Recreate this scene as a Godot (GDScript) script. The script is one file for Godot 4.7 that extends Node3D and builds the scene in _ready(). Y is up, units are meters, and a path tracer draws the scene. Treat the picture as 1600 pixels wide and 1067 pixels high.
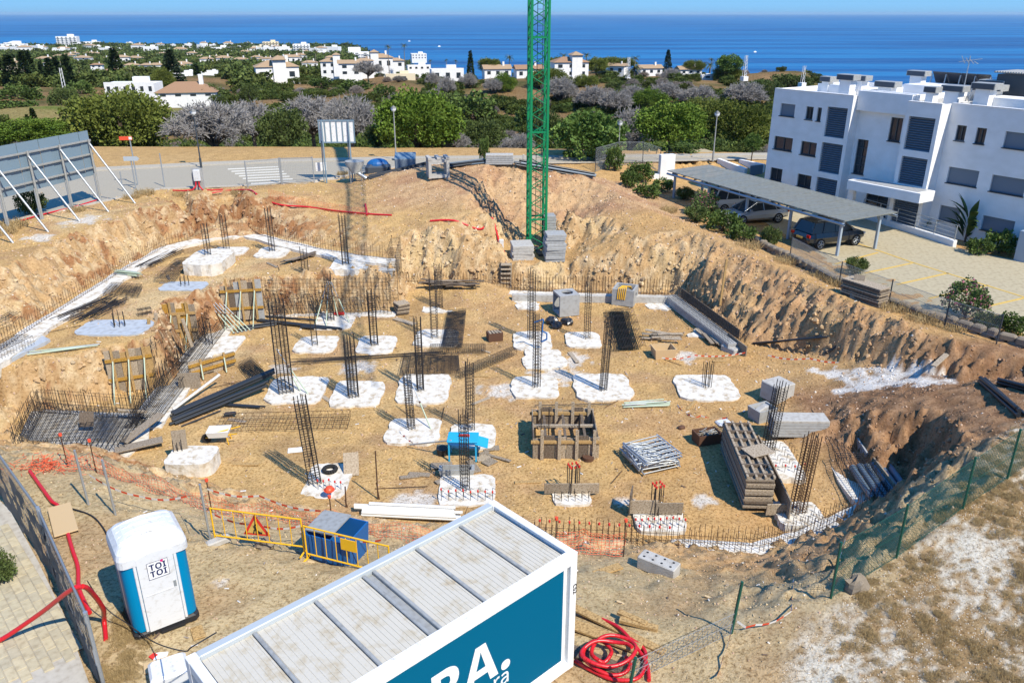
extends Node3D
# A building site above the sea: an excavated pit with footings, a crane, a site cabin, a car park and villas beyond.

var M := {}
var taken := {}
var rng := RandomNumberGenerator.new()
var fbm := FastNoiseLite.new()
var fine := FastNoiseLite.new()
var ridge := FastNoiseLite.new()

# ---------------------------------------------------------------- mesh building
class MB:
	var v := PackedVector3Array()
	var n := PackedVector3Array()
	var c := PackedColorArray()
	var tint := Color.WHITE
	var tinted := false
	func tri(a: Vector3, b: Vector3, d: Vector3) -> void:
		var q := (d - a).cross(b - a).normalized()
		v.append(a); v.append(b); v.append(d)
		n.append(q); n.append(q); n.append(q)
		if tinted:
			c.append(tint); c.append(tint); c.append(tint)
	func quad(a: Vector3, b: Vector3, d: Vector3, e: Vector3) -> void:
		tri(a, b, d); tri(a, d, e)
	func box(o: Vector3, s: Vector3, bs := Basis()) -> void:
		var h := s * 0.5
		var p := []
		for i in 8:
			p.append(o + bs * Vector3(h.x if i & 1 else -h.x, h.y if i & 2 else -h.y, h.z if i & 4 else -h.z))
		quad(p[2], p[6], p[7], p[3]); quad(p[0], p[1], p[5], p[4])
		quad(p[4], p[5], p[7], p[6]); quad(p[1], p[0], p[2], p[3])
		quad(p[0], p[4], p[6], p[2]); quad(p[5], p[1], p[3], p[7])
	func cbox(o: Vector3, s: Vector3, ch: float, bs := Basis()) -> void:
		# box with chamfered upright edges and top edges
		var h := s * 0.5
		var rings := []
		for lv in [[-h.y, 0.0], [h.y - ch, 0.0], [h.y, ch]]:
			var hx: float = h.x - lv[1]
			var hz: float = h.z - lv[1]
			var y: float = lv[0]
			var r := PackedVector3Array()
			for q in [[hx - ch, -hz], [hx, -hz + ch], [hx, hz - ch], [hx - ch, hz], [-hx + ch, hz], [-hx, hz - ch], [-hx, -hz + ch], [-hx + ch, -hz]]:
				r.append(o + bs * Vector3(q[0], y, q[1]))
			rings.append(r)
		for k in 2:
			for i in 8:
				var j := (i + 1) % 8
				quad(rings[k][i], rings[k + 1][i], rings[k + 1][j], rings[k][j])
		for i in range(1, 7):
			tri(rings[2][0], rings[2][i + 1], rings[2][i])
			tri(rings[0][0], rings[0][i], rings[0][i + 1])
	func bar(a: Vector3, b: Vector3, r: float, k := 4, r2 := -1.0) -> void:
		var d := (b - a)
		if d.length() < 1e-5: return
		d = d.normalized()
		var u := d.cross(Vector3.UP if absf(d.y) < 0.95 else Vector3.RIGHT).normalized()
		var w := d.cross(u)
		if r2 < 0: r2 = r
		for i in k:
			var t0 := TAU * i / k
			var t1 := TAU * (i + 1) / k
			var e0 := u * cos(t0) + w * sin(t0)
			var e1 := u * cos(t1) + w * sin(t1)
			var ps := [a + e0 * r, a + e1 * r, b + e1 * r2, b + e0 * r2]
			var ns := [e0, e1, e1, e0]
			for q in [0, 2, 1, 0, 3, 2]:
				v.append(ps[q]); n.append(ns[q])
				if tinted: c.append(tint)
		if k > 4:
			for i in range(1, k - 1):
				var t0 := TAU * i / k
				var t1 := TAU * (i + 1) / k
				tri(b + u * r2, b + (u * cos(t0) + w * sin(t0)) * r2, b + (u * cos(t1) + w * sin(t1)) * r2)
				tri(a + u * r, a + (u * cos(t1) + w * sin(t1)) * r, a + (u * cos(t0) + w * sin(t0)) * r)
	func tube(p: PackedVector3Array, r: float, k := 6) -> void:
		for i in p.size() - 1:
			bar(p[i], p[i + 1], r, k)
	func poly(pts: PackedVector2Array, y0: float, y1: float) -> void:
		# upright prism over a polygon of x, z pairs
		var ix := Geometry2D.triangulate_polygon(pts)
		for i in range(0, ix.size(), 3):
			var a := pts[ix[i]]
			var b := pts[ix[i + 1]]
			var d := pts[ix[i + 2]]
			if (b - a).cross(d - a) < 0:
				var t := b
				b = d; d = t
			tri(Vector3(a.x, y1, a.y), Vector3(b.x, y1, b.y), Vector3(d.x, y1, d.y))
		var cw := Geometry2D.is_polygon_clockwise(pts)
		for i in pts.size():
			var a := pts[i]
			var b := pts[(i + 1) % pts.size()]
			if cw:
				var t := a
				a = b; b = t
			quad(Vector3(a.x, y0, a.y), Vector3(a.x, y1, a.y), Vector3(b.x, y1, b.y), Vector3(b.x, y0, b.y))
	func mesh() -> ArrayMesh:
		var m := ArrayMesh.new()
		if v.is_empty(): return m
		var ar := []
		ar.resize(Mesh.ARRAY_MAX)
		ar[Mesh.ARRAY_VERTEX] = v
		ar[Mesh.ARRAY_NORMAL] = n
		if tinted: ar[Mesh.ARRAY_COLOR] = c
		m.add_surface_from_arrays(Mesh.PRIMITIVE_TRIANGLES, ar)
		return m

# ---------------------------------------------------------------- nodes
func numbered(called: String) -> String:
	var k: int = taken.get(called, 0)
	taken[called] = k + 1
	return called if k == 0 else "%s_%03d" % [called, k]

func tag(o: Node3D, label: String, category: String, group := "", kind := "") -> Node3D:
	if label: o.set_meta("label", label)
	if category: o.set_meta("category", category)
	if group: o.set_meta("group", group)
	if kind: o.set_meta("kind", kind)
	return o

func thing(called: String, label: String, category: String, at := Vector3.ZERO, turn := 0.0, group := "") -> Node3D:
	var o := Node3D.new()
	o.name = numbered(called)
	add_child(o)
	o.position = at
	o.rotation.y = turn
	tag(o, label, category, group)
	return o

func part(called: String, mesh: Mesh, m: Material, parent: Node3D = null, at := Vector3.ZERO) -> MeshInstance3D:
	var o := MeshInstance3D.new()
	o.name = called if parent else numbered(called)
	o.mesh = mesh
	o.material_override = m
	o.position = at
	if parent: parent.add_child(o, true)
	else: add_child(o)
	return o

func one(called: String, mesh: Mesh, m: Material, label: String, category: String, at := Vector3.ZERO, turn := 0.0, group := "") -> MeshInstance3D:
	var o := part(called, mesh, m, null, at)
	o.rotation.y = turn
	tag(o, label, category, group)
	return o

func setting(called: String, mesh: Mesh, m: Material) -> MeshInstance3D:
	var o := part(called, mesh, m)
	o.set_meta("kind", "structure")
	return o

func boxpart(called: String, parent: Node3D, m: Material, o: Vector3, s: Vector3, bs := Basis(), ch := 0.0) -> MeshInstance3D:
	var b := MB.new()
	if ch > 0: b.cbox(Vector3.ZERO, s, ch)
	else: b.box(Vector3.ZERO, s)
	var q := part(called, b.mesh(), m, parent, o)
	q.basis = bs
	return q

func barpart(called: String, parent: Node3D, m: Material, a: Vector3, b: Vector3, r: float, k := 6) -> MeshInstance3D:
	var q := MB.new()
	q.bar(a - a, b - a, r, k)
	return part(called, q.mesh(), m, parent, a)

func copy(o: Node3D, label := "", group := "") -> Node3D:
	var r: Node3D = o.duplicate()
	var base := String(o.name)
	if base.length() > 4 and base[base.length() - 4] == "_" and base.right(3).is_valid_int(): base = base.left(base.length() - 4)
	r.name = numbered(base)
	add_child(r)
	if label: r.set_meta("label", label)
	if group: r.set_meta("group", group)
	return r

func yaw(a: Vector3, b: Vector3) -> float:
	# turn that brings local +x onto the direction from a to b
	return atan2(-(b.z - a.z), b.x - a.x)

func flat(a: Vector3) -> Vector2:
	return Vector2(a.x, a.z)

func ragged(c: Vector3, rx: float, rz: float, turn: float, seed_: int, rough := 0.16, k := 22) -> PackedVector2Array:
	var p := PackedVector2Array()
	for i in k:
		var t := TAU * i / k
		var e := pow(pow(absf(cos(t)), 6.0) + pow(absf(sin(t)), 6.0), -1.0 / 6.0)
		var r := e * (1.0 + rough * (fine.get_noise_2d(cos(t) * 0.9 + seed_ * 7.0, sin(t) * 0.9) * 1.2 + fine.get_noise_2d(cos(t) * 3.0 + seed_ * 7.0, sin(t) * 3.0) * 1.1))
		p.append(flat(c) + (Vector2(cos(t) * rx, sin(t) * rz) * r).rotated(turn))
	return p

# ---------------------------------------------------------------- materials
func lin(r: float, g: float, b: float) -> Color:
	return Color(r, g, b).linear_to_srgb()

func noise_tex(freq: float, oct: int, lo: float, hi: float, seed_ := 1, size := 512, kind := FastNoiseLite.TYPE_SIMPLEX_SMOOTH, normal := false, bump := 4.0, gain := 0.5) -> NoiseTexture2D:
	var t := NoiseTexture2D.new()
	t.width = size; t.height = size
	t.seamless = true
	var f := FastNoiseLite.new()
	f.noise_type = kind
	f.frequency = freq
	f.fractal_octaves = oct
	f.seed = seed_
	f.fractal_gain = gain
	t.noise = f
	if normal:
		t.as_normal_map = true
		t.bump_strength = bump
	else:
		var g := Gradient.new()
		g.set_color(0, Color(lo, lo, lo))
		g.set_color(1, Color(hi, hi, hi))
		t.color_ramp = g
	return t

func ramp_tex(freq: float, oct: int, stops: Array, seed_ := 1, size := 512, gain := 0.5) -> NoiseTexture2D:
	var t := noise_tex(freq, oct, 0, 1, seed_, size, FastNoiseLite.TYPE_SIMPLEX_SMOOTH, false, 4.0, gain)
	var g := Gradient.new()
	var off := PackedFloat32Array()
	var col := PackedColorArray()
	for s in stops:
		off.append(s[0]); col.append(s[1])
	g.offsets = off
	g.colors = col
	t.color_ramp = g
	return t

func mat(key: String, c: Color, rough := 0.8, metal := 0.0) -> StandardMaterial3D:
	var m := StandardMaterial3D.new()
	m.resource_name = key
	m.albedo_color = c
	m.roughness = rough
	m.metallic = metal
	M[key] = m
	return m

func tri(m: StandardMaterial3D, scale: float, albedo: Texture2D = null, nrm: Texture2D = null, nscale := 1.0) -> StandardMaterial3D:
	m.uv1_triplanar = true
	m.uv1_world_triplanar = true
	m.uv1_scale = Vector3.ONE * scale
	if albedo: m.albedo_texture = albedo
	if nrm:
		m.normal_enabled = true
		m.normal_texture = nrm
		m.normal_scale = nscale
	return m

func materials() -> void:
	var soil_grain := ramp_tex(0.035, 5, [[0.0, Color(0.5, 0.45, 0.4)], [0.32, Color(0.8, 0.77, 0.73)], [0.46, Color(0.95, 0.94, 0.92)], [0.6, Color(1, 1, 1)], [1.0, Color(1, 1, 1)]], 5, 1024, 0.78)
	var soil_n := noise_tex(0.05, 5, 0, 1, 8, 1024, FastNoiseLite.TYPE_SIMPLEX_SMOOTH, true, 9.0, 0.7)
	var weath := ramp_tex(0.012, 5, [[0.0, Color(0.84, 0.82, 0.8)], [0.45, Color(0.95, 0.945, 0.94)], [1.0, Color(1, 1, 1)]], 11, 512)
	var grain_n := noise_tex(0.06, 4, 0, 1, 3, 512, FastNoiseLite.TYPE_SIMPLEX_SMOOTH, true, 4.0)
	var speck := ramp_tex(0.09, 3, [[0.0, Color(0.55, 0.53, 0.5)], [0.4, Color(0.85, 0.84, 0.82)], [1.0, Color(1, 1, 1)]], 21, 512)
	var m := mat("earth", Color.WHITE, 1.0)
	m.vertex_color_use_as_albedo = true
	tri(m, 0.17, soil_grain, soil_n, 0.5)
	m.metallic_specular = 0.2
	m = mat("hill", Color.WHITE, 1.0)
	m.vertex_color_use_as_albedo = true
	tri(m, 0.03, soil_grain, soil_n, 1.0)
	m.metallic_specular = 0.1
	var grime := ramp_tex(0.02, 6, [[0.0, Color(0.8, 0.77, 0.72)], [0.25, Color(0.93, 0.92, 0.9)], [0.38, Color(1, 1, 1)], [1.0, Color(1, 1, 1)]], 71, 512, 0.68)
	# concrete
	tri(mat("lime", lin(0.64, 0.61, 0.55), 0.95), 0.13, ramp_tex(0.015, 5, [[0.0, Color(0.72, 0.65, 0.55)], [0.26, Color(0.88, 0.84, 0.78)], [0.4, Color(0.96, 0.95, 0.93)], [0.58, Color(1, 1, 1)], [1.0, Color(1, 1, 1)]], 13, 1024, 0.65), grain_n, 0.25)
	tri(mat("concrete", lin(0.45, 0.44, 0.41), 0.9), 0.6, weath, grain_n, 0.4)
	tri(mat("concrete_grey", lin(0.36, 0.37, 0.37), 0.85), 0.6, weath, grain_n, 0.3)
	tri(mat("blinding", lin(0.42, 0.46, 0.5), 0.8), 0.4, weath, grain_n, 0.3)
	tri(mat("asphalt", lin(0.46, 0.42, 0.335), 0.95), 0.4, speck, grain_n, 0.5)
	tri(mat("pavement", lin(0.42, 0.38, 0.3), 0.95), 0.7, weath, grain_n, 0.4)
	tri(mat("kerb", lin(0.46, 0.43, 0.37), 0.9), 0.7, weath)
	tri(mat("paver_yellow", lin(0.5, 0.4, 0.22), 0.95), 0.7, weath)
	tri(mat("paver_park", lin(0.44, 0.38, 0.25), 0.95), 0.5, weath, grain_n, 0.4)
	tri(mat("line_yellow", lin(0.62, 0.42, 0.1), 0.9), 0.9, weath)
	tri(mat("stone", lin(0.3, 0.25, 0.19), 0.95), 0.9, speck, grain_n, 0.6)
	# steel
	tri(mat("rebar", lin(0.04, 0.036, 0.037), 0.75, 0.2), 1.5, speck)
	tri(mat("rebar_rust", lin(0.11, 0.055, 0.03), 0.85, 0.1), 1.5, speck)
	mat("galv", lin(0.42, 0.45, 0.47), 0.45, 0.6)
	tri(mat("galv_dull", lin(0.36, 0.37, 0.36), 0.6, 0.15), 0.8, weath)
	mat("crane_green", lin(0.0, 0.2, 0.07), 0.45)
	mat("crane_dark", lin(0.02, 0.03, 0.03), 0.6)
	mat("fence_green", lin(0.004, 0.07, 0.045), 0.5)
	mat("black", lin(0.015, 0.015, 0.017), 0.6)
	mat("pipe_black", lin(0.018, 0.022, 0.027), 0.4)
	mat("pipe_grey", lin(0.1, 0.14, 0.18), 0.4)
	mat("pvc_white", lin(0.68, 0.68, 0.66), 0.4)
	mat("prop_green", lin(0.42, 0.5, 0.38), 0.6)
	mat("red_hose", lin(0.55, 0.012, 0.018), 0.35)
	mat("red_paint", lin(0.6, 0.03, 0.02), 0.5)
	mat("orange_net", lin(0.75, 0.13, 0.05), 0.6)
	mat("yellow_paint", lin(0.75, 0.42, 0.01), 0.45)
	tri(mat("white_paint", lin(0.76, 0.76, 0.75), 0.5), 0.4, grime)
	tri(mat("white_plastic", lin(0.62, 0.63, 0.64), 0.35), 0.4, grime)
	mat("white_plastic_plain", lin(0.6, 0.61, 0.62), 0.35)
	mat("blue_plastic", lin(0.0, 0.19, 0.38), 0.4).metallic_specular = 0.25
	mat("blue_paint", lin(0.01, 0.1, 0.3), 0.5)
	mat("teal_sign", lin(0.0, 0.1, 0.19), 0.6).metallic_specular = 0.15
	mat("tarp_blue", lin(0.02, 0.35, 0.6), 0.5)
	# timber
	var wood := ramp_tex(0.02, 4, [[0.0, Color(0.6, 0.56, 0.5)], [0.5, Color(0.88, 0.86, 0.83)], [1.0, Color(1, 1, 1)]], 31, 512)
	tri(mat("timber_grey", lin(0.33, 0.28, 0.22), 0.9), 1.3, wood, grain_n, 0.3)
	tri(mat("timber_dark", lin(0.17, 0.135, 0.105), 0.9), 1.3, wood, grain_n, 0.3)
	tri(mat("timber_new", lin(0.52, 0.35, 0.15), 0.85), 1.3, wood)
	tri(mat("timber_pale", lin(0.47, 0.4, 0.31), 0.9), 1.3, wood)
	tri(mat("ply_yellow", lin(0.5, 0.29, 0.05), 0.7), 1.3, wood)
	tri(mat("rust_metal", lin(0.15, 0.075, 0.045), 0.8, 0.2), 1.5, speck, grain_n, 0.4)
	# buildings
	tri(mat("render_white", lin(0.8, 0.8, 0.8), 0.85), 0.2, ramp_tex(0.01, 4, [[0.0, Color(0.93, 0.93, 0.92)], [1.0, Color(1, 1, 1)]], 41))
	mat("render_cream", lin(0.66, 0.58, 0.42), 0.9)
	tri(mat("roof_tile", lin(0.4, 0.24, 0.14), 0.9), 0.5, speck)
	tri(mat("roof_tile_pale", lin(0.48, 0.34, 0.21), 0.9), 0.5, speck)
	mat("shutter", lin(0.13, 0.17, 0.22), 0.5)
	mat("louvre", lin(0.05, 0.065, 0.085), 0.5)
	mat("glass_dark", lin(0.03, 0.04, 0.05), 0.06)
	mat("frame_dark", lin(0.04, 0.05, 0.06), 0.5)
	tri(mat("carport_roof", lin(0.26, 0.275, 0.25), 0.6), 0.4, weath)
	M.carport_roof.transparency = BaseMaterial3D.TRANSPARENCY_ALPHA
	M.carport_roof.albedo_color.a = 0.72
	tri(mat("worn_paint", lin(0.6, 0.57, 0.49), 0.9), 0.8, grime)
	mat("paint_grey_blue", lin(0.3, 0.36, 0.42), 0.5)
	mat("car_grey", lin(0.035, 0.042, 0.05), 0.2, 0.4)
	mat("car_silver", lin(0.5, 0.52, 0.54), 0.22, 0.5)
	mat("car_white", lin(0.6, 0.62, 0.63), 0.22, 0.1)
	for k in ["car_grey", "car_silver", "car_white"]:
		M[k].clearcoat_enabled = true
		M[k].clearcoat = 0.8
		M[k].clearcoat_roughness = 0.06
	mat("tyre", lin(0.015, 0.015, 0.015), 0.9)
	mat("lamp_red", lin(0.4, 0.01, 0.01), 0.2)
	# cabin roof and walls
	tri(mat("cabin_roof", lin(0.5, 0.47, 0.4), 0.7), 0.35, ramp_tex(0.012, 5, [[0.0, Color(0.88, 0.82, 0.73)], [0.25, Color(0.96, 0.94, 0.9)], [0.5, Color(1, 1, 1)], [1.0, Color(1, 1, 1)]], 51, 512, 0.62), grain_n, 0.1)
	mat("cabin_frame", lin(0.42, 0.46, 0.48), 0.5, 0.1)
	# leaves: colour comes from each leaf
	var lf := mat("leaf", Color.WHITE, 0.7)
	lf.vertex_color_use_as_albedo = true
	lf.backlight_enabled = true
	lf.backlight = lin(0.03, 0.05, 0.01)
	lf.metallic_specular = 0.25
	var tw := mat("twig", Color.WHITE, 0.95)
	tw.vertex_color_use_as_albedo = true
	tri(mat("bark", lin(0.12, 0.085, 0.06), 0.95), 1.5, speck)
	tri(mat("bark_grey", lin(0.25, 0.22, 0.19), 0.95), 1.5, speck)
	var st := mat("pebbles", Color.WHITE, 0.95)
	st.vertex_color_use_as_albedo = true
	var sea := mat("sea", lin(0.006, 0.13, 0.31), 0.35)
	sea.metallic_specular = 0.35
	var net := mat("mesh_wire", lin(0.3, 0.32, 0.33), 0.5, 0.5)
	net.resource_name = "mesh_wire"
	mat("cloth_grey", lin(0.11, 0.1, 0.085), 0.95)
	mat("cardboard", lin(0.5, 0.36, 0.2), 0.95)
	mat("sign_red", lin(0.7, 0.08, 0.03), 0.5)
	mat("sign_back", lin(0.5, 0.55, 0.58), 0.5, 0.3)
	mat("hoarding", lin(0.2, 0.28, 0.34), 0.5, 0.2)
	mat("navy", lin(0.01, 0.02, 0.09), 0.5)
	mat("pink", lin(0.7, 0.02, 0.2), 0.5)
	mat("solar", lin(0.05, 0.05, 0.055), 0.25)
	mat("bag_black", lin(0.02, 0.022, 0.027), 0.3)
	mat("boat_white", lin(0.8, 0.8, 0.8), 0.4)

func _ready() -> void:
	rng.seed = 20240611
	fbm.seed = 3; fbm.frequency = 0.35; fbm.fractal_octaves = 4
	fine.seed = 9; fine.frequency = 1.1; fine.fractal_octaves = 3
	ridge.seed = 5; ridge.frequency = 0.3; ridge.fractal_octaves = 4; ridge.fractal_type = FastNoiseLite.FRACTAL_RIDGED
	var cam := Camera3D.new()
	cam.name = "camera"
	cam.position = Vector3(0, 15.5, 0)
	cam.rotation_degrees = Vector3(-22.333, 0, 0)
	cam.fov = 46.226
	cam.near = 0.1
	cam.far = 60000
	add_child(cam)
	cam.current = true
	var sky_m := ProceduralSkyMaterial.new()
	sky_m.sky_top_color = Color(0.23, 0.52, 0.84)
	sky_m.sky_horizon_color = Color(0.5, 0.72, 0.89)
	sky_m.sky_curve = 0.12
	sky_m.ground_horizon_color = Color(0.5, 0.66, 0.8)
	sky_m.ground_bottom_color = Color(0.3, 0.32, 0.3)
	sky_m.sun_angle_max = 1.0
	var sky := Sky.new()
	sky.sky_material = sky_m
	var env := Environment.new()
	env.background_mode = Environment.BG_SKY
	env.sky = sky
	env.tonemap_mode = Environment.TONE_MAPPER_LINEAR
	env.tonemap_exposure = 1.3
	env.sdfgi_enabled = true
	env.ssao_enabled = true
	env.ssil_enabled = true
	env.fog_enabled = true
	env.fog_density = 0.00003
	env.fog_light_color = Color(0.72, 0.85, 0.95)
	var we := WorldEnvironment.new()
	we.name = "world"
	we.environment = env
	add_child(we)
	var sun := DirectionalLight3D.new()
	sun.name = "sun"
	sun.light_energy = 1.6
	sun.light_color = Color(1.0, 0.965, 0.9)
	sun.light_angular_distance = 0.5
	sun.shadow_enabled = true
	add_child(sun)
	sun.look_at_from_position(Vector3.ZERO, Vector3(-0.6, -1.0, -0.66))
	materials()
	build_ground()
	build_far_land()
	stage_structures()
	stage_pit()
	stage_objects()
	stage_plants()
	stage_far()

# ---------------------------------------------------------------- ground of the site
const GX0 := -44.0
const GZ0 := -76.0
const GS := 0.15
const GW := 588
const GH := 494
var H := PackedFloat32Array()
var lime_area := PackedVector2Array([flat(Vector3(13.41,0.35,-33.87)), flat(Vector3(14.86,0.6,-33.24)), flat(Vector3(16.68,1.15,-31.68)), flat(Vector3(17.99,1.6,-30.04)), flat(Vector3(18.13,1.65,-29.32)), flat(Vector3(17.5,1.55,-29.05)), flat(Vector3(16.37,1.4,-28.77)), flat(Vector3(15.46,0.9,-30.03)), flat(Vector3(14.55,0.5,-30.24)), flat(Vector3(13.42,0.3,-30.77)), flat(Vector3(14.68,0.5,-31.62))])
var lime_spots := [[Vector3(-3.38,0,-23.12), 0.8], [Vector3(-6.85,3.1,-15.26), 0.22], [Vector3(3.84,0,-23.27), 0.35], [Vector3(6.6,0,-23.35), 0.4], [Vector3(-7.25,0,-34.43), 0.9], [Vector3(8.43,0,-35.8), 0.8], [Vector3(-15.1,4.1,-61.15), 2.6], [Vector3(2.08,0,-33.71), 1.2], [Vector3(-0.57,0,-32.01), 0.9], [Vector3(3.1,0,-35.57), 0.8], [Vector3(-25.63,4,-46.97), 1.2], [Vector3(-26.14,4,-43.01), 1.0], [Vector3(-10.87,0,-34.43), 0.7], [Vector3(-1.9,2.9,-16.23), 0.5]]

func gy(x: float, z: float) -> float:
	var fx := clampf((x - GX0) / GS, 0, GW - 1.001)
	var fz := clampf((z - GZ0) / GS, 0, GH - 1.001)
	var i := int(fx)
	var j := int(fz)
	var u := fx - i
	var w := fz - j
	var k := j * GW + i
	return lerpf(lerpf(H[k], H[k + 1], u), lerpf(H[k + GW], H[k + GW + 1], u), w)

func on(v: Vector3, lift := 0.0) -> Vector3:
	return Vector3(v.x, gy(v.x, v.z) + lift, v.z)

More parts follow.
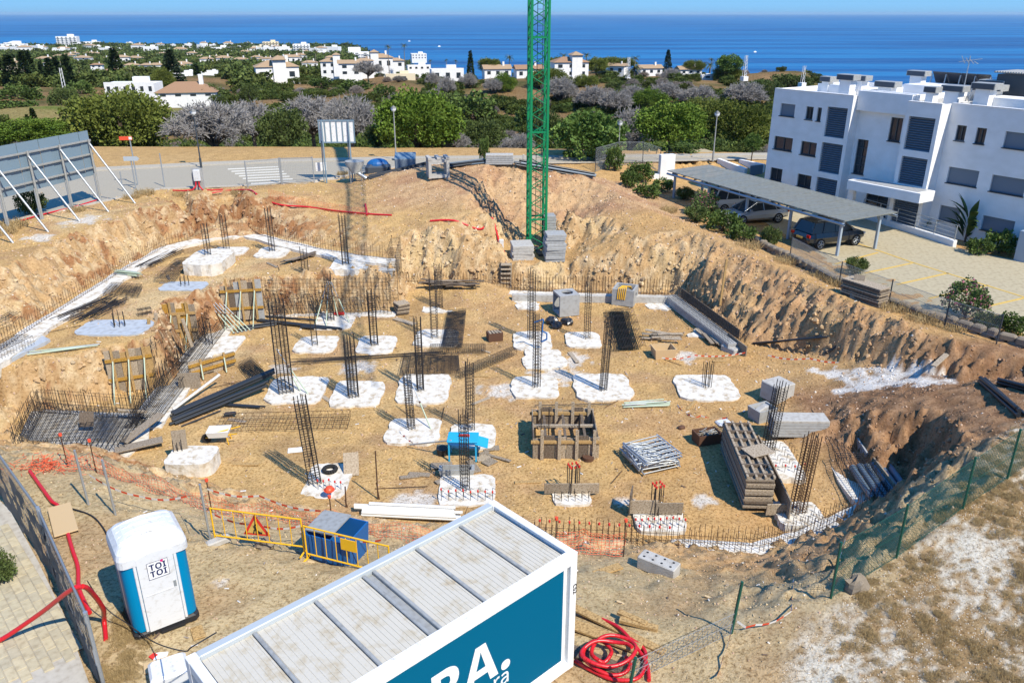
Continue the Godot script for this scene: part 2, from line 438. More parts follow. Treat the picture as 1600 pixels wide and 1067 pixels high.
func survey_lines() -> Array:
	return [
		# outer frame of the sheet
		[Vector3(-46, 3.6, -1), Vector3(-46, 4, -46), Vector3(-46, 4, -78), Vector3(0, 3.6, -78), Vector3(46, 2.2, -78), Vector3(46, 2.4, -40), Vector3(46, 3, -25), Vector3(46, 3.4, -1), Vector3(0, 3.2, -1), Vector3(-46, 3.6, -1)],
		# road
		[Vector3(-34.53,4,-41.95), Vector3(-29.96,4,-45.88), Vector3(-26.94,4,-51.28), Vector3(-24.77,4,-56.15), Vector3(-19.27,4,-57.27), Vector3(-15.01,4,-58.67), Vector3(-11.84,4,-61.95), Vector3(-8.36,4,-65.87), Vector3(0,4,-66.77), Vector3(8.61,3.9,-67.97), Vector3(21.44,3.6,-71.36), Vector3(35.25,3,-74.26)],
		[Vector3(-42.87,4,-53.21), Vector3(-32.72,4,-63.3), Vector3(-21.25,4,-67.07), Vector3(-5.45,4,-68.96), Vector3(11.19,3.8,-70.83), Vector3(22.11,3.5,-73.69), Vector3(36.2,3,-76.39)],
		# verge beyond the road
		[Vector3(-35.96,4,-64.7), Vector3(-30.95,4.1,-70), Vector3(-22.83,4.2,-72.5), Vector3(0,4.1,-73.51), Vector3(23.89,3.4,-75.75)],
		# ground left of the pit, rim of the bank
		[Vector3(-28.76,4.1,-32.33), Vector3(-24.56,4,-36.76), Vector3(-24.96,4,-39.49), Vector3(-24.76,4,-43.55), Vector3(-23.66,4.05,-46.45), Vector3(-23.23,4.1,-49.92), Vector3(-20.82,4.1,-51.58), Vector3(-17.06,4.1,-52.95), Vector3(-13.52,4,-54.23), Vector3(-10.66,4,-55.28)],
		# foot of the left and back bank at terrace level
		[Vector3(-22.87,2,-23.89), Vector3(-22.03,2,-31.67), Vector3(-22.7,2,-38.28), Vector3(-22.34,2,-44.77), Vector3(-21.46,2,-49.7), Vector3(-19.32,2,-52.46), Vector3(-16.03,2,-51.46), Vector3(-12,2,-48.49), Vector3(-7.68,2,-46.36), Vector3(-6.63,2,-45.68)],
		# middle of the back bank
		[Vector3(-20.96,2.9,-51.46), Vector3(-16.89,3,-51.93), Vector3(-12.47,3,-51.05), Vector3(-8.48,3.1,-49.47), Vector3(-6.36,3,-48.58), Vector3(-3.92,3.1,-47.88), Vector3(-1.56,2.8,-47.49)],
		# mound
		[Vector3(-10.87,4.1,-56.55), Vector3(-8.25,4.9,-57.59), Vector3(-5.04,5.5,-57.8), Vector3(-1.82,5.6,-57.48), Vector3(1.37,5.5,-57.53), Vector3(4.15,5,-58.04), Vector3(6.33,4.3,-56.45), Vector3(8.45,3.7,-52.24), Vector3(10.34,3.4,-48.76), Vector3(12.72,3.2,-44.05), Vector3(14.77,3.05,-39.25), Vector3(16.36,2.9,-35.02), Vector3(17.85,2.8,-31.89), Vector3(20.43,2.7,-29.24), Vector3(22.67,2.7,-26.98)],
		[Vector3(-10.66,4,-55.28), Vector3(-7.72,4,-53.21), Vector3(-4.14,4,-51.28), Vector3(-1.63,3.6,-50.3), Vector3(0,2.9,-51.46)],
		[Vector3(3.73,3.6,-51.19), Vector3(4.13,2.9,-50.6), Vector3(6.28,3.5,-51.62), Vector3(7.72,3,-47.04)],
		[Vector3(-1.61,1.9,-48.85), Vector3(-0.21,2,-51.46), Vector3(2.99,2,-52.12), Vector3(4.35,2,-50.48)],
		[Vector3(-0.61,1.6,-49.17), Vector3(4.12,1.6,-49.93)],
		# lip below the crane
		[Vector3(-6.31,0.6,-45.59), Vector3(-3.82,0.7,-45.52), Vector3(-1.22,0.6,-45.34)],
		[Vector3(-6.66,1.5,-45.64), Vector3(-4.2,1.8,-45.96), Vector3(-1.93,1.6,-46.49), Vector3(0,1.5,-46.16), Vector3(3.12,1.5,-46.96), Vector3(5.37,2.1,-46.28), Vector3(9.11,2.3,-45.87), Vector3(10.03,2.2,-45.67)],
		# foot of back bank on the floor
		[Vector3(-6.65,0.2,-45.94), Vector3(-3.88,0.2,-46.19), Vector3(-0.77,0.2,-45.7), Vector3(3.83,0.2,-45.46), Vector3(9.48,0.2,-44.98), Vector3(10.31,0.1,-42.58), Vector3(10.86,0.05,-39.53), Vector3(12.05,0.1,-37.11), Vector3(14.04,0.2,-35.89), Vector3(15.72,0.8,-33.29), Vector3(17.5,1.55,-30.66), Vector3(19.16,1.75,-29.35), Vector3(20.68,2.2,-28.62)],
		[Vector3(10.78,2.2,-43.11), Vector3(13.16,1.8,-38.85), Vector3(15.05,2,-35.12), Vector3(17.18,2.3,-32.02), Vector3(18.85,2.3,-29.96)],
		# level behind the right bank
		[Vector3(8.16,3,-63.78), Vector3(10.71,2.7,-55.06), Vector3(13.47,2.6,-48.24), Vector3(16.73,2.5,-39.88), Vector3(19.45,2.5,-34.48), Vector3(22.49,2.5,-30.84)],
		[Vector3(14.04,2.4,-73.7), Vector3(18.27,2.4,-56.35), Vector3(21.24,2.4,-42.46), Vector3(24.78,2.4,-34.49)],
		# terrace edge and foot of its cut
		[Vector3(-6.31,2,-43.15), Vector3(-7.04,2,-43.52), Vector3(-8.76,2,-43.76), Vector3(-12.81,2,-42.56), Vector3(-15.36,2,-41.64), Vector3(-15.69,2,-40.53), Vector3(-16.25,2,-39.28), Vector3(-17.61,2,-38.68), Vector3(-17.31,2,-37.14), Vector3(-15.8,2,-33.13), Vector3(-17.47,1.95,-32.5), Vector3(-19.06,1.9,-31.21), Vector3(-20.51,1.9,-30.41), Vector3(-21.67,1.9,-29.27), Vector3(-21.44,1.9,-22.01)],
		[Vector3(-6.16,0.1,-43.23), Vector3(-6.89,0.1,-42.16), Vector3(-8.57,0.05,-41.88), Vector3(-12.73,0,-41.41), Vector3(-14.88,0,-40.61), Vector3(-15.17,0,-39.38), Vector3(-15.96,0,-38.21), Vector3(-16.72,0,-37.77), Vector3(-16.17,0,-35.57), Vector3(-15.32,0,-32.41), Vector3(-17.04,0,-32.01), Vector3(-18.25,0,-30.45), Vector3(-20.38,0,-29.86), Vector3(-22.08,0,-29.58), Vector3(-22.56,0,-22.66)],
		# floor
		[Vector3(-3.49,0,-40.81), Vector3(3.49,0,-40.81), Vector3(8.55,0,-39.85)],
		[Vector3(-13.51,0,-30.16), Vector3(-8.67,0,-32.67), Vector3(0,0,-32.67), Vector3(5.78,0,-32.67), Vector3(11.52,0.05,-32.57)],
		[Vector3(-10.77,0,-25.98), Vector3(-4.66,0,-25.08), Vector3(2.39,0,-25.98), Vector3(7.39,0,-26.93), Vector3(10.6,0,-26.93)],
		[Vector3(-11.02,0,-25.3), Vector3(-8.58,0.05,-24.16), Vector3(-4.34,0.05,-22.97), Vector3(0,0,-22.66), Vector3(6.21,0,-21.59)],
		# front foot, where the far side of the near bank meets the floor
		[Vector3(-21.51,0,-27.43), Vector3(-18.51,0,-27.43), Vector3(-15.77,0,-26.93), Vector3(-12.4,0.1,-24.71), Vector3(-8.22,0.2,-22.93), Vector3(-5.03,0.2,-22.01), Vector3(-2.07,0.1,-21.62), Vector3(1.03,0,-21.42), Vector3(4.07,-0.1,-21.12), Vector3(7.7,-0.2,-20.92), Vector3(9.79,-0.2,-21.69), Vector3(11.42,-0.2,-22.66), Vector3(12.98,0,-23.63)],
		# front rim
		[Vector3(-16.42,3.1,-20.71), Vector3(-14.76,3,-21.1), Vector3(-13.5,2.9,-21.27), Vector3(-11.73,2.6,-20.7), Vector3(-9.34,2.2,-19.77), Vector3(-6.98,2,-19.26), Vector3(-4.33,1.9,-18.79), Vector3(-1.79,1.8,-18.55), Vector3(0.88,1.8,-18.2), Vector3(3.6,1.4,-18.56), Vector3(7.02,0.8,-18.93), Vector3(8.79,0.9,-19.27), Vector3(10.08,1.2,-19.82), Vector3(11.48,1.7,-20.18), Vector3(12.1,2.3,-20.12), Vector3(13.72,3.3,-20.75), Vector3(15.92,3.5,-21.96), Vector3(19.71,3.6,-23.15)],
		# spoil heap and the hollow in it
		[Vector3(13.28,0.3,-30.77), Vector3(12.68,0.9,-27.59), Vector3(13.67,1.5,-27.24), Vector3(15.62,2,-27.43), Vector3(17.6,2.5,-27.24), Vector3(17,3,-24.32), Vector3(16.4,3.4,-21.41)],
		[Vector3(12.43,0.4,-26.72), Vector3(13.15,0.5,-26.45), Vector3(13.95,0.4,-25.22), Vector3(14.28,0.6,-24.03)],
		[Vector3(13.28,1.2,-26.17), Vector3(14.58,1.8,-26.14), Vector3(15.41,2.2,-25.62), Vector3(15.26,2.5,-24.34), Vector3(14.57,2.6,-22.83), Vector3(13.55,3,-21.03)],
		[Vector3(14.32,0.4,-32.5), Vector3(15.87,0.95,-30.99), Vector3(17.02,1.5,-29.64), Vector3(18.07,1.65,-29.2)],
		[Vector3(14.2,0.7,-25.91), Vector3(15.09,1,-25.66), Vector3(14.78,1.1,-24.35)],
		[Vector3(12.96,0,-26.36), Vector3(14.06,0,-25.3), Vector3(13.71,0,-23.91)],
		# near ground
		[Vector3(-11.08,3.2,-17.98), Vector3(-8.72,3.1,-16.73), Vector3(-6.29,3,-16.1), Vector3(-3.71,2.9,-15.74), Vector3(-0.62,2.8,-15.87), Vector3(2.48,2.6,-15.64), Vector3(5.37,2.2,-15.89), Vector3(7.26,2,-16.74), Vector3(8.96,2.2,-17.4), Vector3(11.01,2.6,-18.5)],
		[Vector3(-13.32,3.45,-15.05), Vector3(-11,3.4,-15.12), Vector3(-8.38,3.35,-13.89), Vector3(-5.43,3.2,-13.28), Vector3(1.37,3.1,-13.39), Vector3(4.83,3,-13.79), Vector3(7.47,3,-15.04), Vector3(9.6,3.1,-16.42), Vector3(11.9,3.4,-17.84), Vector3(14.5,3.6,-19.6)],
		[Vector3(-11.48,3.5,-10.59), Vector3(-5.59,3.3,-10.09), Vector3(1.13,3.2,-10.18), Vector3(5.84,3.3,-10.76), Vector3(11.34,3.5,-12.09), Vector3(15.5,3.6,-16.06)],
	]

func build_ground() -> void:
	var pts := PackedVector2Array()
	var hs := PackedFloat32Array()
	for ln in survey_lines():
		for i in ln.size():
			var a: Vector3 = ln[i]
			pts.append(flat(a)); hs.append(a.y)
			if i + 1 < ln.size():
				var b: Vector3 = ln[i + 1]
				var k := int(flat(a).distance_to(flat(b)) / 0.8)
				for s in range(1, k):
					var p := a.lerp(b, float(s) / k)
					pts.append(flat(p) + Vector2(sin(s * 12.9 + i), cos(s * 7.7 + i)) * 0.02); hs.append(p.y)
	H.resize(GW * GH)
	H.fill(3.3)
	var tr := Geometry2D.triangulate_delaunay(pts)
	for q in range(0, tr.size(), 3):
		var a := pts[tr[q]]
		var b := pts[tr[q + 1]]
		var c := pts[tr[q + 2]]
		var den := (b.y - c.y) * (a.x - c.x) + (c.x - b.x) * (a.y - c.y)
		if absf(den) < 1e-7: continue
		var i0 := maxi(0, int(ceil((minf(a.x, minf(b.x, c.x)) - GX0) / GS)))
		var i1 := mini(GW - 1, int(floor((maxf(a.x, maxf(b.x, c.x)) - GX0) / GS)))
		var j0 := maxi(0, int(ceil((minf(a.y, minf(b.y, c.y)) - GZ0) / GS)))
		var j1 := mini(GH - 1, int(floor((maxf(a.y, maxf(b.y, c.y)) - GZ0) / GS)))
		for j in range(j0, j1 + 1):
			var z := GZ0 + j * GS
			for i in range(i0, i1 + 1):
				var x := GX0 + i * GS
				var l0 := ((b.y - c.y) * (x - c.x) + (c.x - b.x) * (z - c.y)) / den
				var l1 := ((c.y - a.y) * (x - c.x) + (a.x - c.x) * (z - c.y)) / den
				var l2 := 1.0 - l0 - l1
				if l0 >= -1e-4 and l1 >= -1e-4 and l2 >= -1e-4:
					H[j * GW + i] = l0 * hs[tr[q]] + l1 * hs[tr[q + 1]] + l2 * hs[tr[q + 2]]
	# round the break lines a little
	for pass_ in 1:
		var T := H.duplicate()
		for j in range(1, GH - 1):
			for i in range(1, GW - 1):
				var k := j * GW + i
				H[k] = T[k] * 0.4 + (T[k - 1] + T[k + 1] + T[k - GW] + T[k + GW]) * 0.15
	# roughness of dug ground: stronger on slopes
	var S := PackedFloat32Array()
	S.resize(GW * GH)
	for j in range(1, GH - 1):
		for i in range(1, GW - 1):
			var k := j * GW + i
			S[k] = clampf(Vector2(H[k + 1] - H[k - 1], H[k + GW] - H[k - GW]).length() / (2.0 * GS), 0, 2)
	var v := PackedVector3Array()
	var col := PackedColorArray()
	v.resize(GW * GH)
	col.resize(GW * GH)
	for j in GH:
		for i in GW:
			var k := j * GW + i
			var x := GX0 + i * GS
			var z := GZ0 + j * GS
			var s := S[k]
			var a := fbm.get_noise_2d(x, z)
			var b := fine.get_noise_2d(x, z)
			var paved := 1.0 if z < -44.0 and s < 0.08 else 0.0
			var rg := ridge.get_noise_3d(x * 1.6, H[k] * 1.2, z * 1.6)
			# bucket tooth marks run down the cut faces
			var along := x * 0.45 + z * 0.9 if x > 9.0 else (x * 0.6 - z * 0.8 if x < -9.0 else x)
			var teeth := fine.get_noise_2d(along * 3.2, 7.0 + H[k] * 0.25)
			var y := H[k] + teeth * 0.22 * smoothstep(0.45, 1.0, s) - smoothstep(0.2, 0.85, s) * 0.2 + (a * 0.05 + b * 0.035) * (1.0 - paved) + smoothstep(0.2, 0.85, s) * (rg * 0.42 + 0.34 * ridge.get_noise_3d(x * 3.6, H[k] * 2.5, z * 3.6) + b * 0.2 + 0.16 * fine.get_noise_2d(x * 2.3, z * 2.3)) + 0.018 * fine.get_noise_2d(x * 3.1, z * 3.1) * (1.0 - paved)
			v[k] = Vector3(x, y, z)
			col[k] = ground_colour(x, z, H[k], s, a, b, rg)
	for k in GW * GH: H[k] = v[k].y
	var nr := PackedVector3Array()
	nr.resize(GW * GH)
	for j in GH:
		for i in GW:
			var k := j * GW + i
			var xa := H[k - 1] if i > 0 else H[k]
			var xb := H[k + 1] if i < GW - 1 else H[k]
			var za := H[k - GW] if j > 0 else H[k]
			var zb := H[k + GW] if j < GH - 1 else H[k]
			nr[k] = Vector3(xa - xb, 2 * GS, za - zb).normalized()
	var ix := PackedInt32Array()
	ix.resize((GW - 1) * (GH - 1) * 6)
	var q := 0
	for j in GH - 1:
		for i in GW - 1:
			var k := j * GW + i
			ix[q] = k; ix[q + 1] = k + 1; ix[q + 2] = k + GW
			ix[q + 3] = k + 1; ix[q + 4] = k + GW + 1; ix[q + 5] = k + GW
			q += 6
	var ar := []
	ar.resize(Mesh.ARRAY_MAX)
	ar[Mesh.ARRAY_VERTEX] = v
	ar[Mesh.ARRAY_NORMAL] = nr
	ar[Mesh.ARRAY_COLOR] = col
	ar[Mesh.ARRAY_INDEX] = ix
	var me := ArrayMesh.new()
	me.add_surface_from_arrays(Mesh.PRIMITIVE_TRIANGLES, ar)
	setting("ground", me, M.earth)

func ground_colour(x: float, z: float, h: float, s: float, a: float, b: float, rg: float) -> Color:
	var big := fbm.get_noise_2d(x * 0.25 + 50, z * 0.25)
	var patch := fbm.get_noise_2d(x * 0.7 - 20, z * 0.7 + 9)
	var sand := Color(0.55, 0.365, 0.16)
	var pale := Color(0.58, 0.43, 0.235)
	var red := Color(0.31, 0.15, 0.07)
	var grey := Color(0.45, 0.285, 0.155)
	var c := sand.lerp(pale, smoothstep(0.05, 0.5, big)).lerp(grey, smoothstep(0.05, 0.45, patch) * 0.7)
	# orange earth in the right half of the floor, damp patches where water stood
	c = c.lerp(Color(0.5, 0.31, 0.135), smoothstep(-2.0, 6.0, x + big * 14.0) * 0.75)
	c = c.lerp(Color(0.36, 0.235, 0.12), smoothstep(0.2, 0.34, fbm.get_noise_2d(x * 0.45 + 90, z * 0.45 - 31)) * 0.55)
	var slope := smoothstep(0.2, 0.7, s)
	var right := smoothstep(8.0, 14.0, x + (z + 45.0) * 0.25)
	var left := 1.0 - smoothstep(-10.0, -4.0, x)
	var bank := Color(0.48, 0.32, 0.165).lerp(pale, smoothstep(0.0, 0.4, patch))
	bank = bank.lerp(Color(0.46, 0.285, 0.15), right * smoothstep(-0.4, -0.1, patch + b * 0.4))
	var streak := fine.get_noise_3d(x * 0.8, h * 2.2, z * 0.8)
	bank = bank.lerp(red, left * smoothstep(-0.04, 0.08, big * 0.7 + streak * 0.5 + patch * 0.3) * 0.9)
	bank = bank.lerp(Color(0.62, 0.48, 0.3), smoothstep(0.1, 0.22, fine.get_noise_3d(x * 1.3 + 70, h * 1.5, z * 1.3)) * (0.75 - 0.5 * right))
	c = c.lerp(bank, slope)
	# gravelly mound by the crane
	var mound := smoothstep(-12.0, -7.0, x) * (1.0 - smoothstep(10.0, 15.0, x)) * smoothstep(-50.0, -53.0, z) * smoothstep(2.0, 2.8, h)
	c = c.lerp(Color(0.42, 0.25, 0.15).lerp(Color(0.52, 0.35, 0.2), smoothstep(-0.3, 0.3, patch + b * 0.4)), mound * 0.85)
	# sand verge beyond the road
	if z < -64.0 and x < 24.0: c = c.lerp(Color(0.52, 0.34, 0.15), 0.85)
	# pale ground near the cabin, white gravel field on the right
	if z > -24.0 and h > 1.6:
		c = c.lerp(Color(0.47, 0.385, 0.235).lerp(Color(0.41, 0.3, 0.17), smoothstep(-0.1, 0.4, patch)), 0.75)
	var edge := 9.5 + (z + 16.0) * -1.05
	var field := smoothstep(-0.8, 0.8, x - edge + a * 1.5) * smoothstep(-30.0, -27.0, z) * smoothstep(2.6, 3.0, h)
	var white := smoothstep(-0.02, 0.22, patch * 0.55 + fine.get_noise_2d(x * 3.0, z * 3.0) * 0.5 + big * 0.3)
	c = c.lerp(Color(0.34, 0.23, 0.115).lerp(Color(0.62, 0.57, 0.47), white), field)
	# spoil heap on the right
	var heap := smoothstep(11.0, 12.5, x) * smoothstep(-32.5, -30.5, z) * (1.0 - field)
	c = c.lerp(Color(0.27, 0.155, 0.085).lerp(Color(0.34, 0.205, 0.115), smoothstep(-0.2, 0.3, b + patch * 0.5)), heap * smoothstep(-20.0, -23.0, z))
	# lime powder spread over dug ground on the right, and spilled here and there
	if x > 9.0 and x < 22.0 and z < -27.0 and z > -36.0:
		var e := Vector2(x, z) + Vector2(a, b) * 0.5
		if Geometry2D.is_point_in_polygon(e, lime_area): c = c.lerp(Color(0.7, 0.68, 0.64), smoothstep(-0.55, 0.0, b + patch * 0.4) * 0.95)
	for sp in lime_spots:
		var q: float = Vector2(x - sp[0].x, z - sp[0].z).length() / sp[1] + b * 0.9
		if q < 1.0: c = c.lerp(Color(0.68, 0.65, 0.6), 0.85 * smoothstep(1.0, 0.6, q))
	return c * (0.92 + 0.2 * b)

# ---------------------------------------------------------------- land between the road and the sea
func land(x: float, z: float) -> float:
	var d := -z
	var ang := x / maxf(d, 1.0)
	var rightness := smoothstep(-0.2, -0.13, ang)
	var tl := [[60, 3.2], [76, 2.6], [95, -0.8], [130, -3.0], [200, -4.0], [262, -4.6], [330, -10.5], [450, -15.0], [700, -22.0], [850, -27.0], [1000, -32.0], [1150, -37.0], [1400, -39.5], [1500, -46.0], [1600, -64.0], [2600, -70.0]]
	var tr := [[60, 3.2], [76, 2.6], [95, -2.0], [130, -5.0], [180, -5.5], [240, -2.6], [265, -2.8], [300, -9.0], [380, -22.0], [520, -40.0], [700, -60.0], [850, -66.0], [2600, -70.0]]
	return lerpf(table(tl, d), table(tr, d), rightness) - smoothstep(0.34, 0.42, ang) * smoothstep(120.0, 240.0, d) * 10.0 + fbm.get_noise_2d(x * 0.03, z * 0.03) * clampf((d - 85) * 0.05, 0, 3.0)

func table(t: Array, d: float) -> float:
	if d <= t[0][0]: return t[0][1]
	for i in t.size() - 1:
		if d < t[i + 1][0]:
			var u: float = (d - t[i][0]) / (t[i + 1][0] - t[i][0])
			return lerpf(t[i][1], t[i + 1][1], u * u * (3 - 2 * u))
	return t[-1][1]

func build_far_land() -> void:
	var rows := 170
	var cols := 220
	var v := PackedVector3Array()
	var col := PackedColorArray()
	var nr := PackedVector3Array()
	for j in rows:
		var d := 68.0 * pow(2600.0 / 68.0, float(j) / (rows - 1))
		for i in cols:
			var ang := lerpf(-1.25, 1.25, float(i) / (cols - 1))
			var x := ang * d
			var y := land(x, -d)
			if d < 78.0: y = minf(y, 2.6) - (78.0 - d) * 0.3
			v.append(Vector3(x, y, -d))
			var e := 0.01 * d
			nr.append(Vector3(land(x - e, -d) - land(x + e, -d), 2 * e, land(x, -d - e) - land(x, -d + e)).normalized())
			var p := fbm.get_noise_2d(x * 0.12, d * 0.12)
			var p2 := fbm.get_noise_2d(x * 0.4 + 9, d * 0.4)
			var c := Color(0.24, 0.16, 0.08).lerp(Color(0.10, 0.10, 0.04), smoothstep(-0.2, 0.2, p + p2 * 0.4))
			c = c.lerp(Color(0.36, 0.23, 0.12), smoothstep(0.15, 0.4, p2) * 0.6)
			c = c.lerp(Color(0.05, 0.07, 0.03), smoothstep(320.0, 420.0, d) * 0.85)
			# golf course
			var g := fairway(x, -d)
			c = c.lerp(Color(0.15, 0.2, 0.045) if ang > -0.3 else Color(0.3, 0.24, 0.1).lerp(Color(0.16, 0.19, 0.05), smoothstep(-0.1, 0.25, p)), g)
			col.append(c)
	var ix := PackedInt32Array()
	for j in rows - 1:
		for i in cols - 1:
			var k := j * cols + i
			ix.append_array([k, k + cols, k + 1, k + 1, k + cols, k + cols + 1])
	var ar := []
	ar.resize(Mesh.ARRAY_MAX)
	ar[Mesh.ARRAY_VERTEX] = v
	ar[Mesh.ARRAY_NORMAL] = nr
	ar[Mesh.ARRAY_COLOR] = col
	ar[Mesh.ARRAY_INDEX] = ix
	var me := ArrayMesh.new()
	me.add_surface_from_arrays(Mesh.PRIMITIVE_TRIANGLES, ar)
	setting("hillside", me, M.hill)
	# the sea
	var sm: StandardMaterial3D = M.sea
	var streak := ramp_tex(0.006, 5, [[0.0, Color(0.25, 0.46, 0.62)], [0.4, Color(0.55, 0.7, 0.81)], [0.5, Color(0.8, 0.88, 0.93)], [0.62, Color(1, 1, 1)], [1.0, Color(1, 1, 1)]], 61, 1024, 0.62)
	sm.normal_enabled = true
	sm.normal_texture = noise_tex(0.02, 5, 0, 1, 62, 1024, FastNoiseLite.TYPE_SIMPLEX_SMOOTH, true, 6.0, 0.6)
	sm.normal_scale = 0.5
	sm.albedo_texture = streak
	var pm := PlaneMesh.new()
	pm.size = Vector2(90000, 45000)
	pm.subdivide_width = 8
	pm.subdivide_depth = 8
	sm.uv1_scale = Vector3(5, 24, 1)
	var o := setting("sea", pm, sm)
	o.position = Vector3(0, -62, -22800)

func fairway(x: float, z: float) -> float:
	var g := 0.0
	for f in [[Vector3(-90.74,-2.74,-156), 26.0, 20.0], [Vector3(-70.78,-3.31,-178), 14.0, 16.0], [Vector3(34.24,-4.46,-132), 16.0, 10.0]]:
		var c: Vector3 = f[0]
		var q := Vector2((x - c.x) / f[1], (z - c.z) / f[2]).length()
		g = maxf(g, 1.0 - smoothstep(0.85, 1.1, q + fbm.get_noise_2d(x * 0.2, z * 0.2) * 0.3))
	return g

# ---------------------------------------------------------------- roads, car park, buildings, crane
func strip(a: Array, b: Array, lift: float) -> MB:
	# sheet between two polylines of equal count
	var q := MB.new()
	for i in a.size() - 1:
		var k := 6
		for s in k:
			var t0 := float(s) / k
			var t1 := float(s + 1) / k
			var p0: Vector3 = a[i].lerp(a[i + 1], t0) + Vector3.UP * lift
			var p1: Vector3 = a[i].lerp(a[i + 1], t1) + Vector3.UP * lift
			var r0: Vector3 = b[i].lerp(b[i + 1], t0) + Vector3.UP * lift
			var r1: Vector3 = b[i].lerp(b[i + 1], t1) + Vector3.UP * lift
			q.quad(p0, r0, r1, p1)
	return q

func path_box(pts: Array, w: float, h: float, lift := 0.0) -> MB:
	var q := MB.new()
	for i in pts.size() - 1:
		var a: Vector3 = pts[i]
		var b: Vector3 = pts[i + 1]
		var bs := Basis(Vector3.UP, yaw(a, b))
		var d := a.distance_to(b)
		var slope := Basis(Vector3(0, 0, 1), asin(clampf((b.y - a.y) / maxf(d, 0.01), -1, 1)))
		q.box((a + b) * 0.5 + Vector3.UP * (lift + h * 0.5), Vector3(d + w * 0.2, h, w), bs * slope)
	return q

func holed_wall(w: float, y0: float, y1: float, rects: Array, z: float, depth: float, x0 := 0.0) -> MB:
	# a wall face with real openings; each rect is [left, top, right, bottom]
	var q := MB.new()
	var xs := [x0, x0 + w]
	var ys := [y0, y1]
	for r in rects:
		xs.append_array([r[0], r[2]]); ys.append_array([r[1], r[3]])
	xs.sort(); ys.sort()
	for i in xs.size() - 1:
		if xs[i + 1] - xs[i] < 0.001: continue
		for j in ys.size() - 1:
			if ys[j + 1] - ys[j] < 0.001: continue
			var mx: float = (xs[i] + xs[i + 1]) * 0.5
			var my: float = (ys[j] + ys[j + 1]) * 0.5
			var inside := false
			for r in rects:
				if mx > r[0] and mx < r[2] and my > minf(r[1], r[3]) and my < maxf(r[1], r[3]): inside = true
			if not inside:
				q.quad(Vector3(xs[i], ys[j], z), Vector3(xs[i], ys[j + 1], z), Vector3(xs[i + 1], ys[j + 1], z), Vector3(xs[i + 1], ys[j], z))
	for r in rects:
		var a: float = r[0]
		var b: float = r[2]
		var t: float = maxf(r[1], r[3])
		var u: float = minf(r[1], r[3])
		var e := z - depth
		q.quad(Vector3(a, u, z), Vector3(a, u, e), Vector3(a, t, e), Vector3(a, t, z))
		q.quad(Vector3(b, u, e), Vector3(b, u, z), Vector3(b, t, z), Vector3(b, t, e))
		q.quad(Vector3(a, t, z), Vector3(a, t, e), Vector3(b, t, e), Vector3(b, t, z))
		q.quad(Vector3(a, u, e), Vector3(a, u, z), Vector3(b, u, z), Vector3(b, u, e))
	return q

func window_in(p: Node3D, r: Array, z: float, kind: String) -> void:
	var w: float = r[2] - r[0]
	var h: float = r[1] - r[3]
	var c := Vector3((r[0] + r[2]) * 0.5, (r[1] + r[3]) * 0.5, z)
	var win := Node3D.new()
	win.name = "louvre" if kind == "louvre" else "window"
	p.add_child(win, true)
	win.position = c
	if kind == "shutter":
		boxpart("roller_shutter", win, M.shutter, Vector3(0, 0, -0.15), Vector3(w, h, 0.04))
	elif kind == "louvre":
		boxpart("backing", win, M.louvre, Vector3(0, 0, -0.28), Vector3(w, h, 0.04))
		var n := int(h / 0.14)
		var sl := MB.new()
		sl.box(Vector3.ZERO, Vector3(w - 0.02, 0.025, 0.13), Basis(Vector3.RIGHT, 0.6))
		var me := sl.mesh()
		for k in n:
			part("slat", me, M.shutter, win, Vector3(0, -h * 0.5 + (k + 0.5) * h / n, -0.16))
	else:
		boxpart("pane", win, M.glass_dark, Vector3(0, 0, -0.17), Vector3(w, h, 0.02))
		var f := MB.new()
		for s in [-1, 1]:
			f.box(Vector3(s * (w * 0.5 - 0.035), 0, -0.13), Vector3(0.07, h, 0.06))
			f.box(Vector3(0, s * (h * 0.5 - 0.035), -0.128), Vector3(w - 0.14, 0.07, 0.06))
		f.box(Vector3(0, 0, -0.129), Vector3(0.06, h - 0.14, 0.06))
		if kind == "stair":
			for k in 3: f.box(Vector3(0, -h * 0.25 + k * h * 0.25, -0.127), Vector3(w - 0.14, 0.06, 0.055))
		part("frame", f.mesh(), M.frame_dark, win)
	if kind != "louvre":
		boxpart("sill", win, M.frame_dark, Vector3(0, -h * 0.5 - 0.025, -0.03), Vector3(w + 0.1, 0.05, 0.2))

